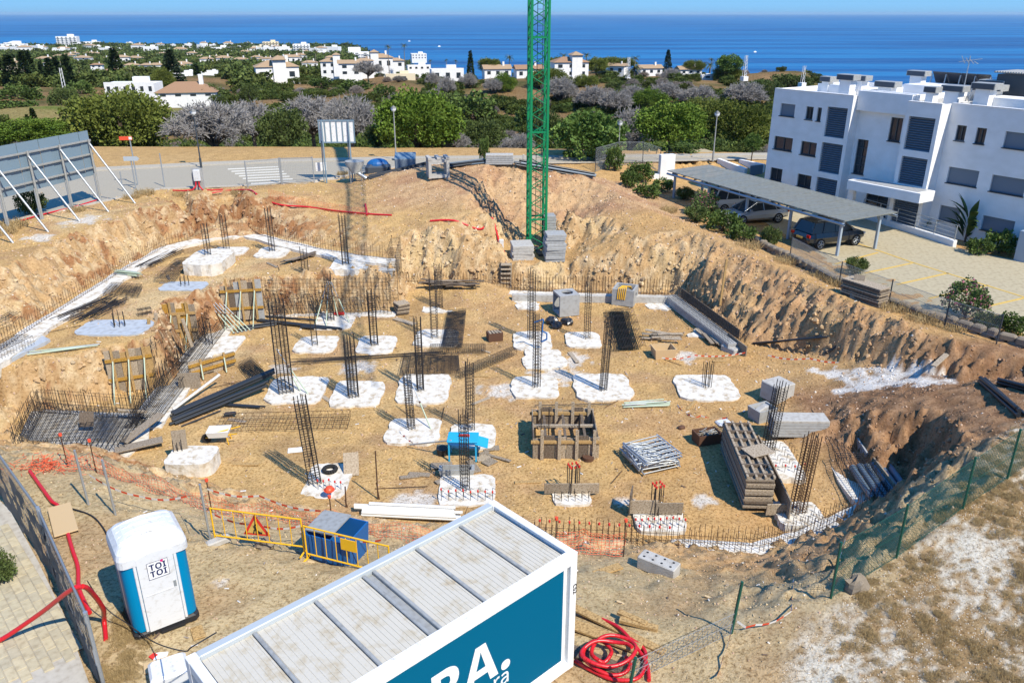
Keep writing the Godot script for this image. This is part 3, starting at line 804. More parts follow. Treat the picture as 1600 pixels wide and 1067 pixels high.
func apartment_building() -> void:
	var b := thing("apartment_building", "white three storey apartment block with grey louvred bays beside the car park", "building", Vector3(19.3, 2.4, -60.5), deg_to_rad(-57.67))
	var Y := 2.4
	var R1 := [[0.4, 9.45, 1.69, 8.59, "shutter"], [2.66, 9.43, 3.27, 8.55, "pane"], [3.6, 9.44, 3.95, 8.53, "pane"], [0.19, 7.12, 1.86, 6.18, "pane"], [2.62, 7.05, 3.95, 6.11, "pane"], [0.19, 4.82, 1.29, 3.9, "pane"], [2.7, 4.74, 3.9, 3.85, "pane"],
		[4.4, 9.57, 6.0, 7.58, "louvre"], [4.35, 7.18, 6.05, 5.16, "louvre"], [4.35, 4.77, 6.05, 3.4, "louvre"]]
	var RT := [[10.45, 9.53, 12.2, 7.5, "louvre"], [10.45, 7.08, 12.2, 5.35, "louvre"], [10.45, 4.35, 12.2, 2.6, "louvre"]]
	var R2 := [[8.74, 9.25, 9.6, 7.75, "pane"], [6.55, 7.6, 7.39, 5.3, "stair"], [7.88, 4.21, 9.54, 2.5, "stair"]]
	var R3 := [[13.05, 9.2, 13.65, 8.28, "pane"], [14.28, 9.18, 14.87, 8.25, "pane"], [15.97, 9.15, 17.4, 8.23, "shutter"], [13.07, 6.69, 14.97, 5.71, "shutter"], [15.77, 6.62, 17.73, 5.64, "shutter"], [13.04, 4.28, 14.34, 3.32, "shutter"], [15.77, 4.17, 17.66, 3.3, "shutter"], [18.6, 6.6, 20.6, 5.6, "shutter"], [18.6, 9.1, 19.2, 8.2, "pane"], [19.8, 9.1, 20.4, 8.2, "pane"], [18.6, 4.2, 20.5, 3.2, "shutter"]]
	var groups := [[-0.3, 6.6, 10.42, R1, 0.0, "left_wing"], [6.3, 3.9, 10.75, R2, -0.8, "stair_wing"], [10.2, 2.25, 10.4, RT, 0.0, "entrance_bay"], [12.45, 12.0, 10.4, R3, -1.0, "right_wing"]]
	for g in groups:
		var loc := []
		for r in g[3]: loc.append([r[0], r[1] - Y, r[2], r[3] - Y, r[4]])
		var q := holed_wall(g[1], 0.0, g[2] - Y, loc, g[4], 0.3, g[0])
		var x0: float = g[0]
		var x1: float = g[0] + g[1]
		var top: float = g[2] - Y
		var z: float = g[4]
		# parapet, inner faces and returns
		q.box(Vector3((x0 + x1) * 0.5, top - 0.151, z - 0.126), Vector3(x1 - x0 - 0.01, 0.3, 0.25))
		q.quad(Vector3(x0, 0, -11.0), Vector3(x0, top, -11.0), Vector3(x0, top, z), Vector3(x0, 0, z))
		q.quad(Vector3(x1, 0, z), Vector3(x1, top, z), Vector3(x1, top, -11.0), Vector3(x1, 0, -11.0))
		q.quad(Vector3(x0, top - 0.35, z - 0.25), Vector3(x0, top - 0.35, -11.0), Vector3(x1, top - 0.35, -11.0), Vector3(x1, top - 0.35, z - 0.25))
		q.quad(Vector3(x1, 0, -11.0), Vector3(x1, top, -11.0), Vector3(x0, top, -11.0), Vector3(x0, 0, -11.0))
		var wing := part("wall", q.mesh(), M.render_white, b)
		for r in loc: window_in(wing, r, z, r[4])
		boxpart("coping", b, M.white_paint, Vector3((x0 + x1) * 0.5, top + 0.02, z - 0.12), Vector3(x1 - x0 - 0.03, 0.036, 0.3))
	# fascia over the stair wing
	boxpart("fascia", b, M.render_white, Vector3(8.25, 7.72, -0.6), Vector3(3.86, 1.25, 0.36))
	# canopy over the door
	var can := boxpart("canopy", b, M.render_white, Vector3(10.4, 2.55, 0.62), Vector3(5.2, 0.62, 1.55), Basis(), 0.02)
	boxpart("canopy_deck", can, M.concrete_grey, Vector3(0, 0.315, 0), Vector3(4.6, 0.02, 1.2))
	boxpart("canopy_column", b, M.render_white, Vector3(7.95, 1.1, 0.9), Vector3(0.4, 2.24, 0.35))
	# roof blocks: chimneys with dark louvred ends
	for c in [[0.9, -4.2, 0.9, 0.7, 0.75], [1.75, -2.6, 1.0, 0.7, 0.95], [2.9, -4.2, 1.7, 0.8, 1.05], [4.3, -1.1, 1.5, 0.8, 1.3], [6.5, -2.2, 1.7, 0.8, 0.95], [4.6, -8.6, 1.6, 0.8, 1.3], [10.75, -0.95, 0.9, 0.7, 0.95], [11.1, -2.3, 1.6, 0.8, 1.0], [11.8, -5.2, 1.8, 0.9, 1.25], [13.2, -1.9, 1.6, 0.9, 1.3], [12.7, -3.6, 1.6, 0.9, 1.1], [16.9, -2.2, 1.6, 0.9, 1.2]]:
		var w: float = c[2]
		var dd: float = c[3]
		var hh: float = c[4]
		var base_y := 7.6
		var ch := boxpart("chimney", b, M.render_white, Vector3(c[0] + w * 0.4, base_y + hh * 0.5, c[1]), Vector3(w * 0.55, hh, dd * 0.8))
		boxpart("cowl", ch, M.galv_dull, Vector3(0, hh * 0.5 + 0.18, 0), Vector3(w * 0.9, 0.36, dd), Basis(), 0.02)
		boxpart("grille", ch, M.louvre, Vector3(0, hh * 0.5 + 0.17, dd * 0.5 + 0.011), Vector3(w * 0.82, 0.3, 0.02))
		boxpart("grille", ch, M.louvre, Vector3(-w * 0.45 - 0.011, hh * 0.5 + 0.17, 0), Vector3(0.02, 0.3, dd * 0.9))
	boxpart("roof_plant_block", b, M.render_white, Vector3(2.6, 8.0, -3.5), Vector3(2.2, 0.8, 2.2))
	boxpart("roof_plant_block", b, M.render_white, Vector3(14.9, 8.0, -3.0), Vector3(3.2, 0.9, 1.8))
	boxpart("roof_plant_block", b, M.render_white, Vector3(8.6, 8.1, -5.6), Vector3(3.0, 1.1, 3.0))
	# tilted solar panels on a steel frame
	var sp := MB.new()
	for k in 4:
		sp.box(Vector3(k * 1.0, 0, 0), Vector3(0.96, 0.05, 1.6), Basis(Vector3.RIGHT, deg_to_rad(-52)))
	var so := part("solar_panels", sp.mesh(), M.solar, b, Vector3(7.9, 8.75, -7.2))
	for k in 5:
		barpart("strut", so, M.galv, Vector3(k * 1.0 - 0.5, 0.5, 0.5), Vector3(k * 1.0 - 0.5, -1.1, 0.7), 0.04)
	var ant := barpart("aerial_mast", b, M.galv, Vector3(9.9, 7.6, -6.5), Vector3(9.9, 10.5, -6.5), 0.03)
	for k in 4: barpart("aerial", ant, M.galv, Vector3(-0.5 + k * 0.3, 2.4, -0.4), Vector3(-0.35 + k * 0.3, 2.9 - 0.1 * k, 0.4), 0.02)
	barpart("boom", ant, M.galv, Vector3(-0.7, 2.5, 0), Vector3(0.8, 2.75, 0), 0.025)
	# roof shelter at the right
	boxpart("roof_shelter", b, M.frame_dark, Vector3(14.6, 8.9, -6.0), Vector3(3.6, 1.4, 2.4))
	var cr := MB.new()
	for k in 24: cr.bar(Vector3(12.7 + k * 0.16, 9.72, -7.3), Vector3(12.7 + k * 0.16, 9.72, -4.6), 0.06, 6)
	part("corrugated_roof", cr.mesh(), M.galv_dull, b)
	# ramp wall with a railing in front of the door
	var ra := thing("ramp_wall", "low white ramp wall with steel railing before the entrance", "wall", Vector3(24.12,2.4,-54.43), yaw(Vector3(24.12,2.4,-54.43), Vector3(26.7,2.4,-46.77)))
	var len: float = Vector3(24.12,2.4,-54.43).distance_to(Vector3(26.7,2.4,-46.77))
	boxpart("plinth", ra, M.render_white, Vector3(len * 0.5, 0.22, 0), Vector3(len, 0.45, 0.3), Basis(), 0.02)
	for k in 6: barpart("baluster", ra, M.galv, Vector3(0.1 + k * (len - 0.2) / 5, 0.44, 0), Vector3(0.1 + k * (len - 0.2) / 5, 1.35, 0), 0.035)
	for k in 4: barpart("rail", ra, M.galv, Vector3(0.1, 0.62 + k * 0.24, 0), Vector3(len - 0.1, 0.62 + k * 0.24, 0), 0.022)
	# grey utility cabinet at the frame's right edge
	var uc := thing("utility_cabinet", "tall dark grey cabinet at the right end of the building", "cabinet", Vector3(29.27,2.4,-43.94), deg_to_rad(32))
	boxpart("body", uc, M.paint_grey_blue, Vector3(0, 0.9, 0), Vector3(1.2, 1.8, 0.7), Basis(), 0.03)
	boxpart("door", uc, M.shutter, Vector3(0, 0.9, 0.36), Vector3(1.05, 1.6, 0.02))

func car_park() -> void:
	var out := [Vector3(10.23,2.42,-73.59), Vector3(11.39,2.42,-58.75), Vector3(14.26,2.42,-48.91), Vector3(17,2.42,-39.48), Vector3(19.36,2.42,-34.27), Vector3(22.16,2.42,-30.28)]
	var inn := [Vector3(19.53,2.42,-85.62), Vector3(23.37,2.42,-73.59), Vector3(24.18,2.42,-56.27), Vector3(26.34,2.42,-46.98), Vector3(28.79,2.42,-43.88), Vector3(31.42,2.42,-37.09)]
	setting("car_park", strip(out, inn, 0.05).mesh(), M.paver_park)
	# joints of the pavers as raised courses are too fine to see here; the bay lines are painted
	var bays := MB.new()
	for ln in [[Vector3(19.13,2.42,-41.46), Vector3(22.65,2.42,-43.38)], [Vector3(19.98,2.42,-39.48), Vector3(23.64,2.42,-41.46)], [Vector3(20.58,2.42,-37.28), Vector3(24.67,2.42,-39.38)], [Vector3(22.9,2.42,-36.17), Vector3(27.12,2.42,-38.26)], [Vector3(22.65,2.42,-43.38), Vector3(25.93,2.42,-36.35)], [Vector3(20.93,2.42,-48), Vector3(22.65,2.42,-43.38)], [Vector3(18.12,2.42,-43.13), Vector3(21.51,2.42,-45.45)]]:
		var a: Vector3 = ln[0]
		var c: Vector3 = ln[1]
		var bs := Basis(Vector3.UP, yaw(a, c))
		bays.box((a + c) * 0.5 + Vector3(0, 0.056, 0), Vector3(a.distance_to(c), 0.012, 0.14), bs)
	setting("bay_lines", bays.mesh(), M.line_yellow)
	# low boundary wall of dark stones along the car park
	var wl := [Vector3(14.05,2.5,-52.21), Vector3(15.11,2.5,-45.71), Vector3(16.16,2.5,-42.14), Vector3(16.82,2.5,-39.24), Vector3(17.91,2.5,-36.4), Vector3(19.03,2.5,-34.23), Vector3(20.36,2.5,-32.34), Vector3(21.42,2.5,-30.84)]
	var w := thing("stone_wall", "low dark rubble wall between the car park and the earth bank", "wall", Vector3.ZERO)
	var stones := [MB.new(), MB.new(), MB.new()]
	for q in 3:
		var s: MB = stones[q]
		s.cbox(Vector3.ZERO, [Vector3(0.52, 0.3, 0.4), Vector3(0.4, 0.34, 0.42), Vector3(0.66, 0.26, 0.38)][q], 0.07)
	var ms := [stones[0].mesh(), stones[1].mesh(), stones[2].mesh()]
	for i in wl.size() - 1:
		var a: Vector3 = wl[i]
		var c: Vector3 = wl[i + 1]
		var n := int(a.distance_to(c) / 0.56)
		for k in n:
			for lay in 2:
				var pos := a.lerp(c, (k + 0.5 + 0.4 * lay) / n)
				var o := part("stone", ms[(k + lay + i) % 3], M.stone, w, Vector3(pos.x, 2.42 + 0.14 + lay * 0.27, pos.z))
				o.rotation = Vector3(rng.randf_range(-0.1, 0.1), yaw(a, c) + rng.randf_range(-0.25, 0.25), rng.randf_range(-0.12, 0.12))
	# chain link fence on the wall
	wire_fence("wire_fence", "thin dark wire fence on the low wall beside the car park", [Vector3(15.68,2.9,-43.52), Vector3(16.61,2.9,-38.65), Vector3(17.86,2.9,-35.73), Vector3(19.12,2.9,-32.94), Vector3(20.38,2.9,-31.06)], 1.0, M.frame_dark, M.mesh_wire, 0.09, 0.006)
	carport()

func wire_fence(called: String, label: String, pts: Array, h: float, post_m: Material, wire_m: Material, cell: float, r: float, post_r := 0.03, lean := 0.0) -> Node3D:
	var f := thing(called, label, "fence", pts[0])
	var o: Vector3 = pts[0]
	var wire := MB.new()
	for i in pts.size():
		var p: Vector3 = pts[i] - o
		barpart("post", f, post_m, p - Vector3(0, 0.3, 0), p + Vector3(lean * (0.5 if i % 2 else 1.0), h + 0.06, 0), post_r, 8)
		if i + 1 < pts.size():
			var q: Vector3 = pts[i + 1] - o
			var d := p.distance_to(q)
			var n := int(d / cell)
			var dy := cell * 1.15
			var up := Vector3(0, h, 0)
			# diagonal links
			var rise := int(ceil(h / dy))
			for k in range(-rise, n + 1):
				for sgn in [1, -1]:
					var s0 := float(k)
					var s1 := float(k + rise)
					if sgn < 0:
						s0 = float(k + rise); s1 = float(k)
					var t0 := 0.0
					var t1 := 1.0
					# clip to the panel
					var lo := 0.0
					var hi := float(n)
					if s1 > s0:
						t0 = maxf(t0, (lo - s0) / (s1 - s0)); t1 = minf(t1, (hi - s0) / (s1 - s0))
					else:
						t0 = maxf(t0, (hi - s0) / (s1 - s0)); t1 = minf(t1, (lo - s0) / (s1 - s0))
					if t1 <= t0: continue
					var A := p.lerp(q, (s0 + (s1 - s0) * t0) / n) + up * t0
					var B := p.lerp(q, (s0 + (s1 - s0) * t1) / n) + up * t1
					wire.bar(A, B, r, 3)
			wire.bar(p + up, q + up, r * 1.6, 4)
			wire.bar(p + up * 0.5, q + up * 0.5, r * 1.4, 4)
			wire.bar(p + up * 0.03, q + up * 0.03, r * 1.4, 4)
	part("wire_mesh", wire.mesh(), wire_m, f)
	return f

func carport() -> void:
	var a: Vector3 = Vector3(11.53,4.7,-59.7)
	var b: Vector3 = Vector3(15.17,4.7,-62.14)
	var c: Vector3 = Vector3(22.68,4.7,-46.3)
	var d: Vector3 = Vector3(18.72,4.7,-44.11)
	var cp := thing("carport", "long carport with flat grey sheet roof over the parked cars", "carport", Vector3(a.x, 2.45, a.z))
	var o := Vector3(a.x, 2.45, a.z)
	var n := 14
	for k in n:
		var t0 := float(k) / n + 0.0015
		var t1 := float(k + 1) / n - 0.0015
		var q := MB.new()
		var p := [a.lerp(d, t0) - o, a.lerp(d, t1) - o, b.lerp(c, t1) - o, b.lerp(c, t0) - o]
		var dn := Vector3(0, -0.06, 0)
		q.quad(p[0], p[3], p[2], p[1])
		q.quad(p[0] + dn, p[1] + dn, p[2] + dn, p[3] + dn)
		for i in 4: q.quad(p[i] + dn, p[i], p[(i + 1) % 4], p[(i + 1) % 4] + dn)
		part("roof_panel", q.mesh(), M.carport_roof, cp)
	for k in 13:
		var t := (k + 0.5) / 13.0
		barpart("purlin", cp, M.frame_dark, a.lerp(d, t) - o + Vector3(0, -0.12, 0), b.lerp(c, t) - o + Vector3(0, -0.12, 0), 0.05, 4)
	for s in [[a, d, 0.06], [b, c, -0.06]]:
		barpart("edge_beam", cp, M.paint_grey_blue, s[0] - o + Vector3(0, -0.24, 0), s[1] - o + Vector3(0, -0.24, 0), 0.08, 4)
	for k in 5:
		var t := 0.03 + k * 0.235
		for s in [[a, d], [b, c]]:
			var top: Vector3 = s[0].lerp(s[1], t) - o
			var inward: Vector3 = ((b - a) * (0.1 if s[0] == a else -0.22))
			top += inward
			var colm := boxpart("column", cp, M.paint_grey_blue, Vector3(top.x, (top.y - 0.2) * 0.5, top.z), Vector3(0.16, top.y - 0.2, 0.16), Basis(Vector3.UP, 0.5), 0.02)
			boxpart("bracket", colm, M.paint_grey_blue, Vector3(0, (top.y - 0.2) * 0.5 - 0.1, 0), Vector3(0.3, 0.2, 0.2))
	car(Vector3(19.2, 2.48, -47.3), deg_to_rad(22), "car_grey", true, "dark grey estate car with roof rails parked under the carport")
	car(Vector3(16.3, 2.48, -53.1), deg_to_rad(16) + PI, "car_silver", false, "silver saloon car parked nose out behind a carport column")
	car(Vector3(16.0, 2.48, -56.4), deg_to_rad(12), "car_white", true, "white car parked furthest back under the carport behind the oleander")

func car(at: Vector3, turn: float, paint: String, tall: bool, label: String) -> void:
	# nose along +x
	var t := thing("parked_car", label, "car", at, turn, "cars parked under the carport")
	var Hs := 0.98 if tall else 0.9
	var stations := [[-2.2, 0.42, 0.72, 0.62], [-2.12, 0.34, Hs - 0.06, 0.8], [-1.7, 0.27, Hs, 0.88], [-0.6, 0.25, Hs, 0.9], [0.7, 0.25, Hs - 0.02, 0.9], [1.5, 0.27, Hs - 0.1, 0.87], [2.05, 0.33, Hs - 0.22, 0.76], [2.22, 0.42, 0.62, 0.58]]
	var body := MB.new()
	var rings := []
	for s in stations:
		var r := []
		var w: float = s[3]
		for q in [[-0.82, s[1]], [-1.0, s[1] + 0.16], [-1.0, lerpf(s[1], s[2], 0.62)], [-0.9, s[2]], [-0.5, s[2] + 0.035], [0.5, s[2] + 0.035], [0.9, s[2]], [1.0, lerpf(s[1], s[2], 0.62)], [1.0, s[1] + 0.16], [0.82, s[1]]]:
			r.append(Vector3(s[0], q[1], q[0] * w))
		rings.append(r)
	for i in rings.size() - 1:
		for k in 10:
			var k2 := (k + 1) % 10
			body.quad(rings[i][k], rings[i][k2], rings[i + 1][k2], rings[i + 1][k])
	for e in [0, rings.size() - 1]:
		for k in range(1, 9): body.tri(rings[e][0], rings[e][k], rings[e][k + 1])
	part("body", body.mesh(), M[paint], t)
	# glasshouse
	var top := 1.62 if tall else 1.4
	var cab := [[-2.02 if tall else -1.55, Hs + 0.01, 0.78], [-1.75 if tall else -0.95, top - 0.03, 0.6], [0.25, top, 0.62], [1.25, Hs, 0.8]]
	var gl := MB.new()
	var roof := MB.new()
	for i in 3:
		var p0: Array = cab[i]
		var p1: Array = cab[i + 1]
		if i == 1:
			roof.quad(Vector3(p0[0], p0[1] + 0.01, -p0[2]), Vector3(p0[0], p0[1] + 0.01, p0[2]), Vector3(p1[0], p1[1] + 0.01, p1[2]), Vector3(p1[0], p1[1] + 0.01, -p1[2]))
			roof.box(Vector3((p0[0] + p1[0]) * 0.5, top - 0.03, 0), Vector3(p1[0] - p0[0], 0.05, 1.2))
		else:
			gl.quad(Vector3(p0[0], p0[1], -p0[2]), Vector3(p0[0], p0[1], p0[2]), Vector3(p1[0], p1[1], p1[2]), Vector3(p1[0], p1[1], -p1[2]))
	for s in [-1, 1]:
		gl.quad(Vector3(cab[0][0], cab[0][1], s * cab[0][2]), Vector3(cab[1][0], cab[1][1], s * cab[1][2]), Vector3(cab[2][0], cab[2][1], s * cab[2][2]), Vector3(cab[3][0], cab[3][1], s * cab[3][2]))
		# pillars
		for pl in [[-1.2, -1.0], [-0.25, -0.22]]:
			var yb := Hs
			roof.bar(Vector3(pl[0], yb, s * 0.81), Vector3(pl[1], top - 0.02, s * 0.625), 0.035, 4)
		roof.bar(Vector3(cab[0][0], cab[0][1], s * cab[0][2]), Vector3(cab[1][0], cab[1][1], s * cab[1][2]), 0.06, 4)
		roof.bar(Vector3(cab[3][0], cab[3][1], s * cab[3][2]), Vector3(cab[2][0], cab[2][1], s * cab[2][2]), 0.05, 4)
		roof.bar(Vector3(cab[1][0], cab[1][1], s * cab[1][2]), Vector3(cab[2][0], cab[2][1], s * cab[2][2]), 0.045, 4)
		if tall: barpart("roof_rail", t, M.galv, Vector3(-1.5, top + 0.06, s * 0.58), Vector3(0.1, top + 0.07, s * 0.58), 0.02)
		boxpart("tail_lamp", t, M.lamp_red, Vector3(-2.14, Hs - 0.14, s * 0.68), Vector3(0.1, 0.16, 0.26))
		boxpart("headlight", t, M.white_plastic, Vector3(2.1, Hs - 0.3, s * 0.6), Vector3(0.16, 0.12, 0.28), Basis(Vector3.UP, s * 0.35))
		boxpart("mirror", t, M[paint], Vector3(0.85, Hs + 0.1, s * 0.98), Vector3(0.12, 0.12, 0.2))
		for x in [-1.35, 1.35]:
			var wh := MB.new()
			wh.bar(Vector3(0, 0, -0.11), Vector3(0, 0, 0.11), 0.34, 18)
			var wheel := Node3D.new()
			wheel.name = "wheel"
			t.add_child(wheel, true)
			wheel.position = Vector3(x, 0.34, s * 0.8)
			part("tyre", wh.mesh(), M.tyre, wheel)
			var rim := MB.new()
			for k in 5:
				var an := TAU * k / 5
				rim.bar(Vector3(0, 0, s * 0.115), Vector3(cos(an) * 0.22, sin(an) * 0.22, s * 0.115), 0.035, 4)
			for k in 16:
				rim.bar(Vector3(cos(TAU * k / 16) * 0.22, sin(TAU * k / 16) * 0.22, s * 0.115), Vector3(cos(TAU * (k + 1) / 16) * 0.22, sin(TAU * (k + 1) / 16) * 0.22, s * 0.115), 0.018, 4)
			part("rim", rim.mesh(), M.galv, wheel)
	part("windows", gl.mesh(), M.glass_dark, t)
	part("roof", roof.mesh(), M[paint], t)
	boxpart("bumper", t, M.black, Vector3(-2.16, 0.42, 0), Vector3(0.14, 0.16, 1.3), Basis(), 0.03)
	boxpart("number_plate", t, M.line_yellow if tall else M.white_paint, Vector3(-2.22, 0.68, 0), Vector3(0.03, 0.11, 0.5))

func road_and_verge() -> void:
	var near := [Vector3(-34.53,4,-41.95), Vector3(-30.14,4,-46.19), Vector3(-27.12,4,-51.66), Vector3(-24.77,4,-56.15), Vector3(-19.27,4,-57.27), Vector3(-15.01,4,-58.67), Vector3(-11.84,4,-61.95), Vector3(-8.36,4,-65.87), Vector3(0,4,-66.47), Vector3(8.57,3.9,-67.66), Vector3(21.35,3.6,-71.03), Vector3(35.25,3,-74.26)]
	var far := [Vector3(-43.62,4,-54.23), Vector3(-37.67,4,-58.91), Vector3(-32.59,4,-63.02), Vector3(-28.14,4,-64.42), Vector3(-24.45,4,-65.57), Vector3(-19.57,4,-66.77), Vector3(-12.86,4,-67.69), Vector3(-8.65,4,-68.32), Vector3(0,4,-68.64), Vector3(8.8,3.9,-69.56), Vector3(21.78,3.6,-72.55), Vector3(36.2,3,-76.39)]
	setting("road", strip(near, far, 0.05).mesh(), M.asphalt)
	setting("road_kerb", path_box(far, 0.16, 0.16, 0.0).mesh(), M.kerb)
	var out := []
	for p in far: out.append(p + Vector3(-0.3, 0.0, -1.3))
	setting("footway", strip(far, out, 0.13).mesh(), M.pavement)
	setting("road_edge", path_box(near, 0.2, 0.09, 0.0).mesh(), M.kerb)
	var z := MB.new()
	for k in 7:
		var a: Vector3 = Vector3(-18.93,4,-57.97).lerp(Vector3(-23.12,4,-64.7), k / 7.0)
		var b: Vector3 = Vector3(-15.86,4,-58.67).lerp(Vector3(-19.33,4,-65.87), k / 7.0)
		var bs := Basis(Vector3.UP, yaw(a, b))
		z.box((a + b) * 0.5 + Vector3(0, 0.056, 0), Vector3(a.distance_to(b), 0.012, 0.42), bs)
	setting("zebra_crossing", z.mesh(), M.worn_paint)

# ---------------------------------------------------------------- tower crane
func crane() -> void:
	var at: Vector3 = Vector3(1.55,1.6,-49.47)
	var t := thing("tower_crane", "green lattice tower crane mast standing in a notch of the bank", "crane", Vector3(at.x, 1.4, at.z), deg_to_rad(9))
	var hw := 0.5
	var top := 28.0
	var sec := 5.3
	var first := 2.2
	var br := MB.new()
	br.bar(Vector3.ZERO, Vector3(2 * hw - 0.1, 0.53, 0), 0.026, 4)
	var brm := br.mesh()
	var y := 0.0
	for sx in [-1, 1]:
		for sz in [-1, 1]:
			boxpart("mast_leg", t, M.crane_green, Vector3(sx * hw, top * 0.5, sz * hw), Vector3(0.15, top, 0.15), Basis(), 0.015)
	var lev := 0
	while y < top - 0.6:
		for f in 4:
			var bs := Basis(Vector3.UP, f * PI / 2)
			var o := part("brace", brm, M.crane_green, t)
			var flip := (lev + f) % 2 == 1
			if flip:
				o.transform = Transform3D(bs * Basis(Vector3.UP, PI), bs * Vector3(hw - 0.05, y + 0.05, hw))
			else:
				o.transform = Transform3D(bs, bs * Vector3(-hw + 0.05, y + 0.05, hw))
		lev += 1
		y += 0.53
	for k in range(0, 7):
		var yy := first + k * sec
		if yy > top: break
		for f in 4:
			var bs := Basis(Vector3.UP, f * PI / 2)
			var p := boxpart("flange", t, M.crane_green, bs * Vector3(0, yy, hw), Vector3(2 * hw - 0.15, 0.1, 0.08), bs)
			p.name = "flange"
	# ladder inside
	var lad := MB.new()
	for s in [-0.16, 0.16]: lad.bar(Vector3(0.12 + s, 0.6, -0.2), Vector3(0.12 + s, top, -0.2), 0.018, 4)
	for k in int(top / 0.3) - 2: lad.bar(Vector3(-0.04, 0.8 + k * 0.3, -0.2), Vector3(0.28, 0.8 + k * 0.3, -0.2), 0.012, 4)
	part("ladder", lad.mesh(), M.crane_dark, t)
	boxpart("base_frame", t, M.crane_dark, Vector3(0, 0.12, 0), Vector3(3.2, 0.26, 0.3))
	boxpart("base_frame", t, M.crane_dark, Vector3(0, 0.121, 0), Vector3(0.3, 0.26, 3.2))
	# jib and counter jib high above the frame: they throw the soft lattice shadow on the site
	var dirn := Vector3(11.1 - at.x, 0, -12.2 - at.z).normalized()
	var jib := Node3D.new()
	jib.name = "jib"
	t.add_child(jib)
	jib.basis = Basis(Vector3.UP, -t.rotation.y + yaw(Vector3.ZERO, dirn))
	jib.position = Vector3(0, top, 0)
	var jl := 38.0
	for ch in [[0.0, 1.0], [-0.55, 0.0], [0.55, 0.0]]:
		barpart("chord", jib, M.crane_green, Vector3(-1, ch[1], ch[0]), Vector3(jl, ch[1], ch[0]), 0.045, 6)
	var lb := MB.new()
	for k in int(jl / 1.2):
		var x := k * 1.2
		for s in [-0.55, 0.55]:
			lb.bar(Vector3(x, 0, s), Vector3(x + 0.6, 1.0, 0), 0.022, 4)
			lb.bar(Vector3(x + 0.6, 1.0, 0), Vector3(x + 1.2, 0, s), 0.035, 4)
		lb.bar(Vector3(x, 0, -0.55), Vector3(x + 1.2, 0, 0.55), 0.03, 4)
	part("lacing", lb.mesh(), M.crane_green, jib)
	boxpart("counter_jib", jib, M.crane_green, Vector3(-7, 0.1, 0), Vector3(12, 0.2, 1.1))
	boxpart("counterweight", jib, M.concrete_grey, Vector3(-12, -0.6, 0), Vector3(1.6, 1.8, 1.1))
	boxpart("slewing_ring", jib, M.crane_dark, Vector3(0, -0.3, 0), Vector3(1.5, 0.6, 1.5), Basis(), 0.2)
	# ballast stacks beside the mast
	var q := [["ballast_stack", "tall stack of grey ballast slabs at the right of the crane foot", Vector3(2.6,1.5,-47.51), 1.5, 9, M.concrete_grey, 1.2],
		["ballast_stack", "low broken stack of pale ballast slabs at the left of the crane foot", Vector3(0.59,1.5,-47.79), 1.0, 5, M.concrete, 1.3]]
	for s in q:
		var p: Vector3 = s[2]
		var st := thing(s[0], s[1], "ballast", Vector3(p.x, 1.48, p.z), deg_to_rad(6), "ballast beside the crane")
		for k in s[4]:
			var o := boxpart("slab", st, s[5], Vector3(rng.randf_range(-0.05, 0.05), 0.1 + k * 0.185, rng.randf_range(-0.04, 0.04)), Vector3(s[6], 0.17, 1.5 if k < 6 else 1.1), Basis(Vector3.UP, rng.randf_range(-0.05, 0.05)), 0.02)
			o.name = "slab"
	var tp := thing("ballast_stack", "upper grey ballast pile behind the tall stack by the crane", "ballast", Vector3(2.35, 1.48, -49.9), 0.1, "ballast beside the crane")
	for k in 13: boxpart("slab", tp, M.galv_dull, Vector3(0.02 * (k % 3), 0.1 + k * 0.17, 0), Vector3(0.75, 0.15, 0.9), Basis(Vector3.UP, 0.02 * (k % 2)), 0.02)

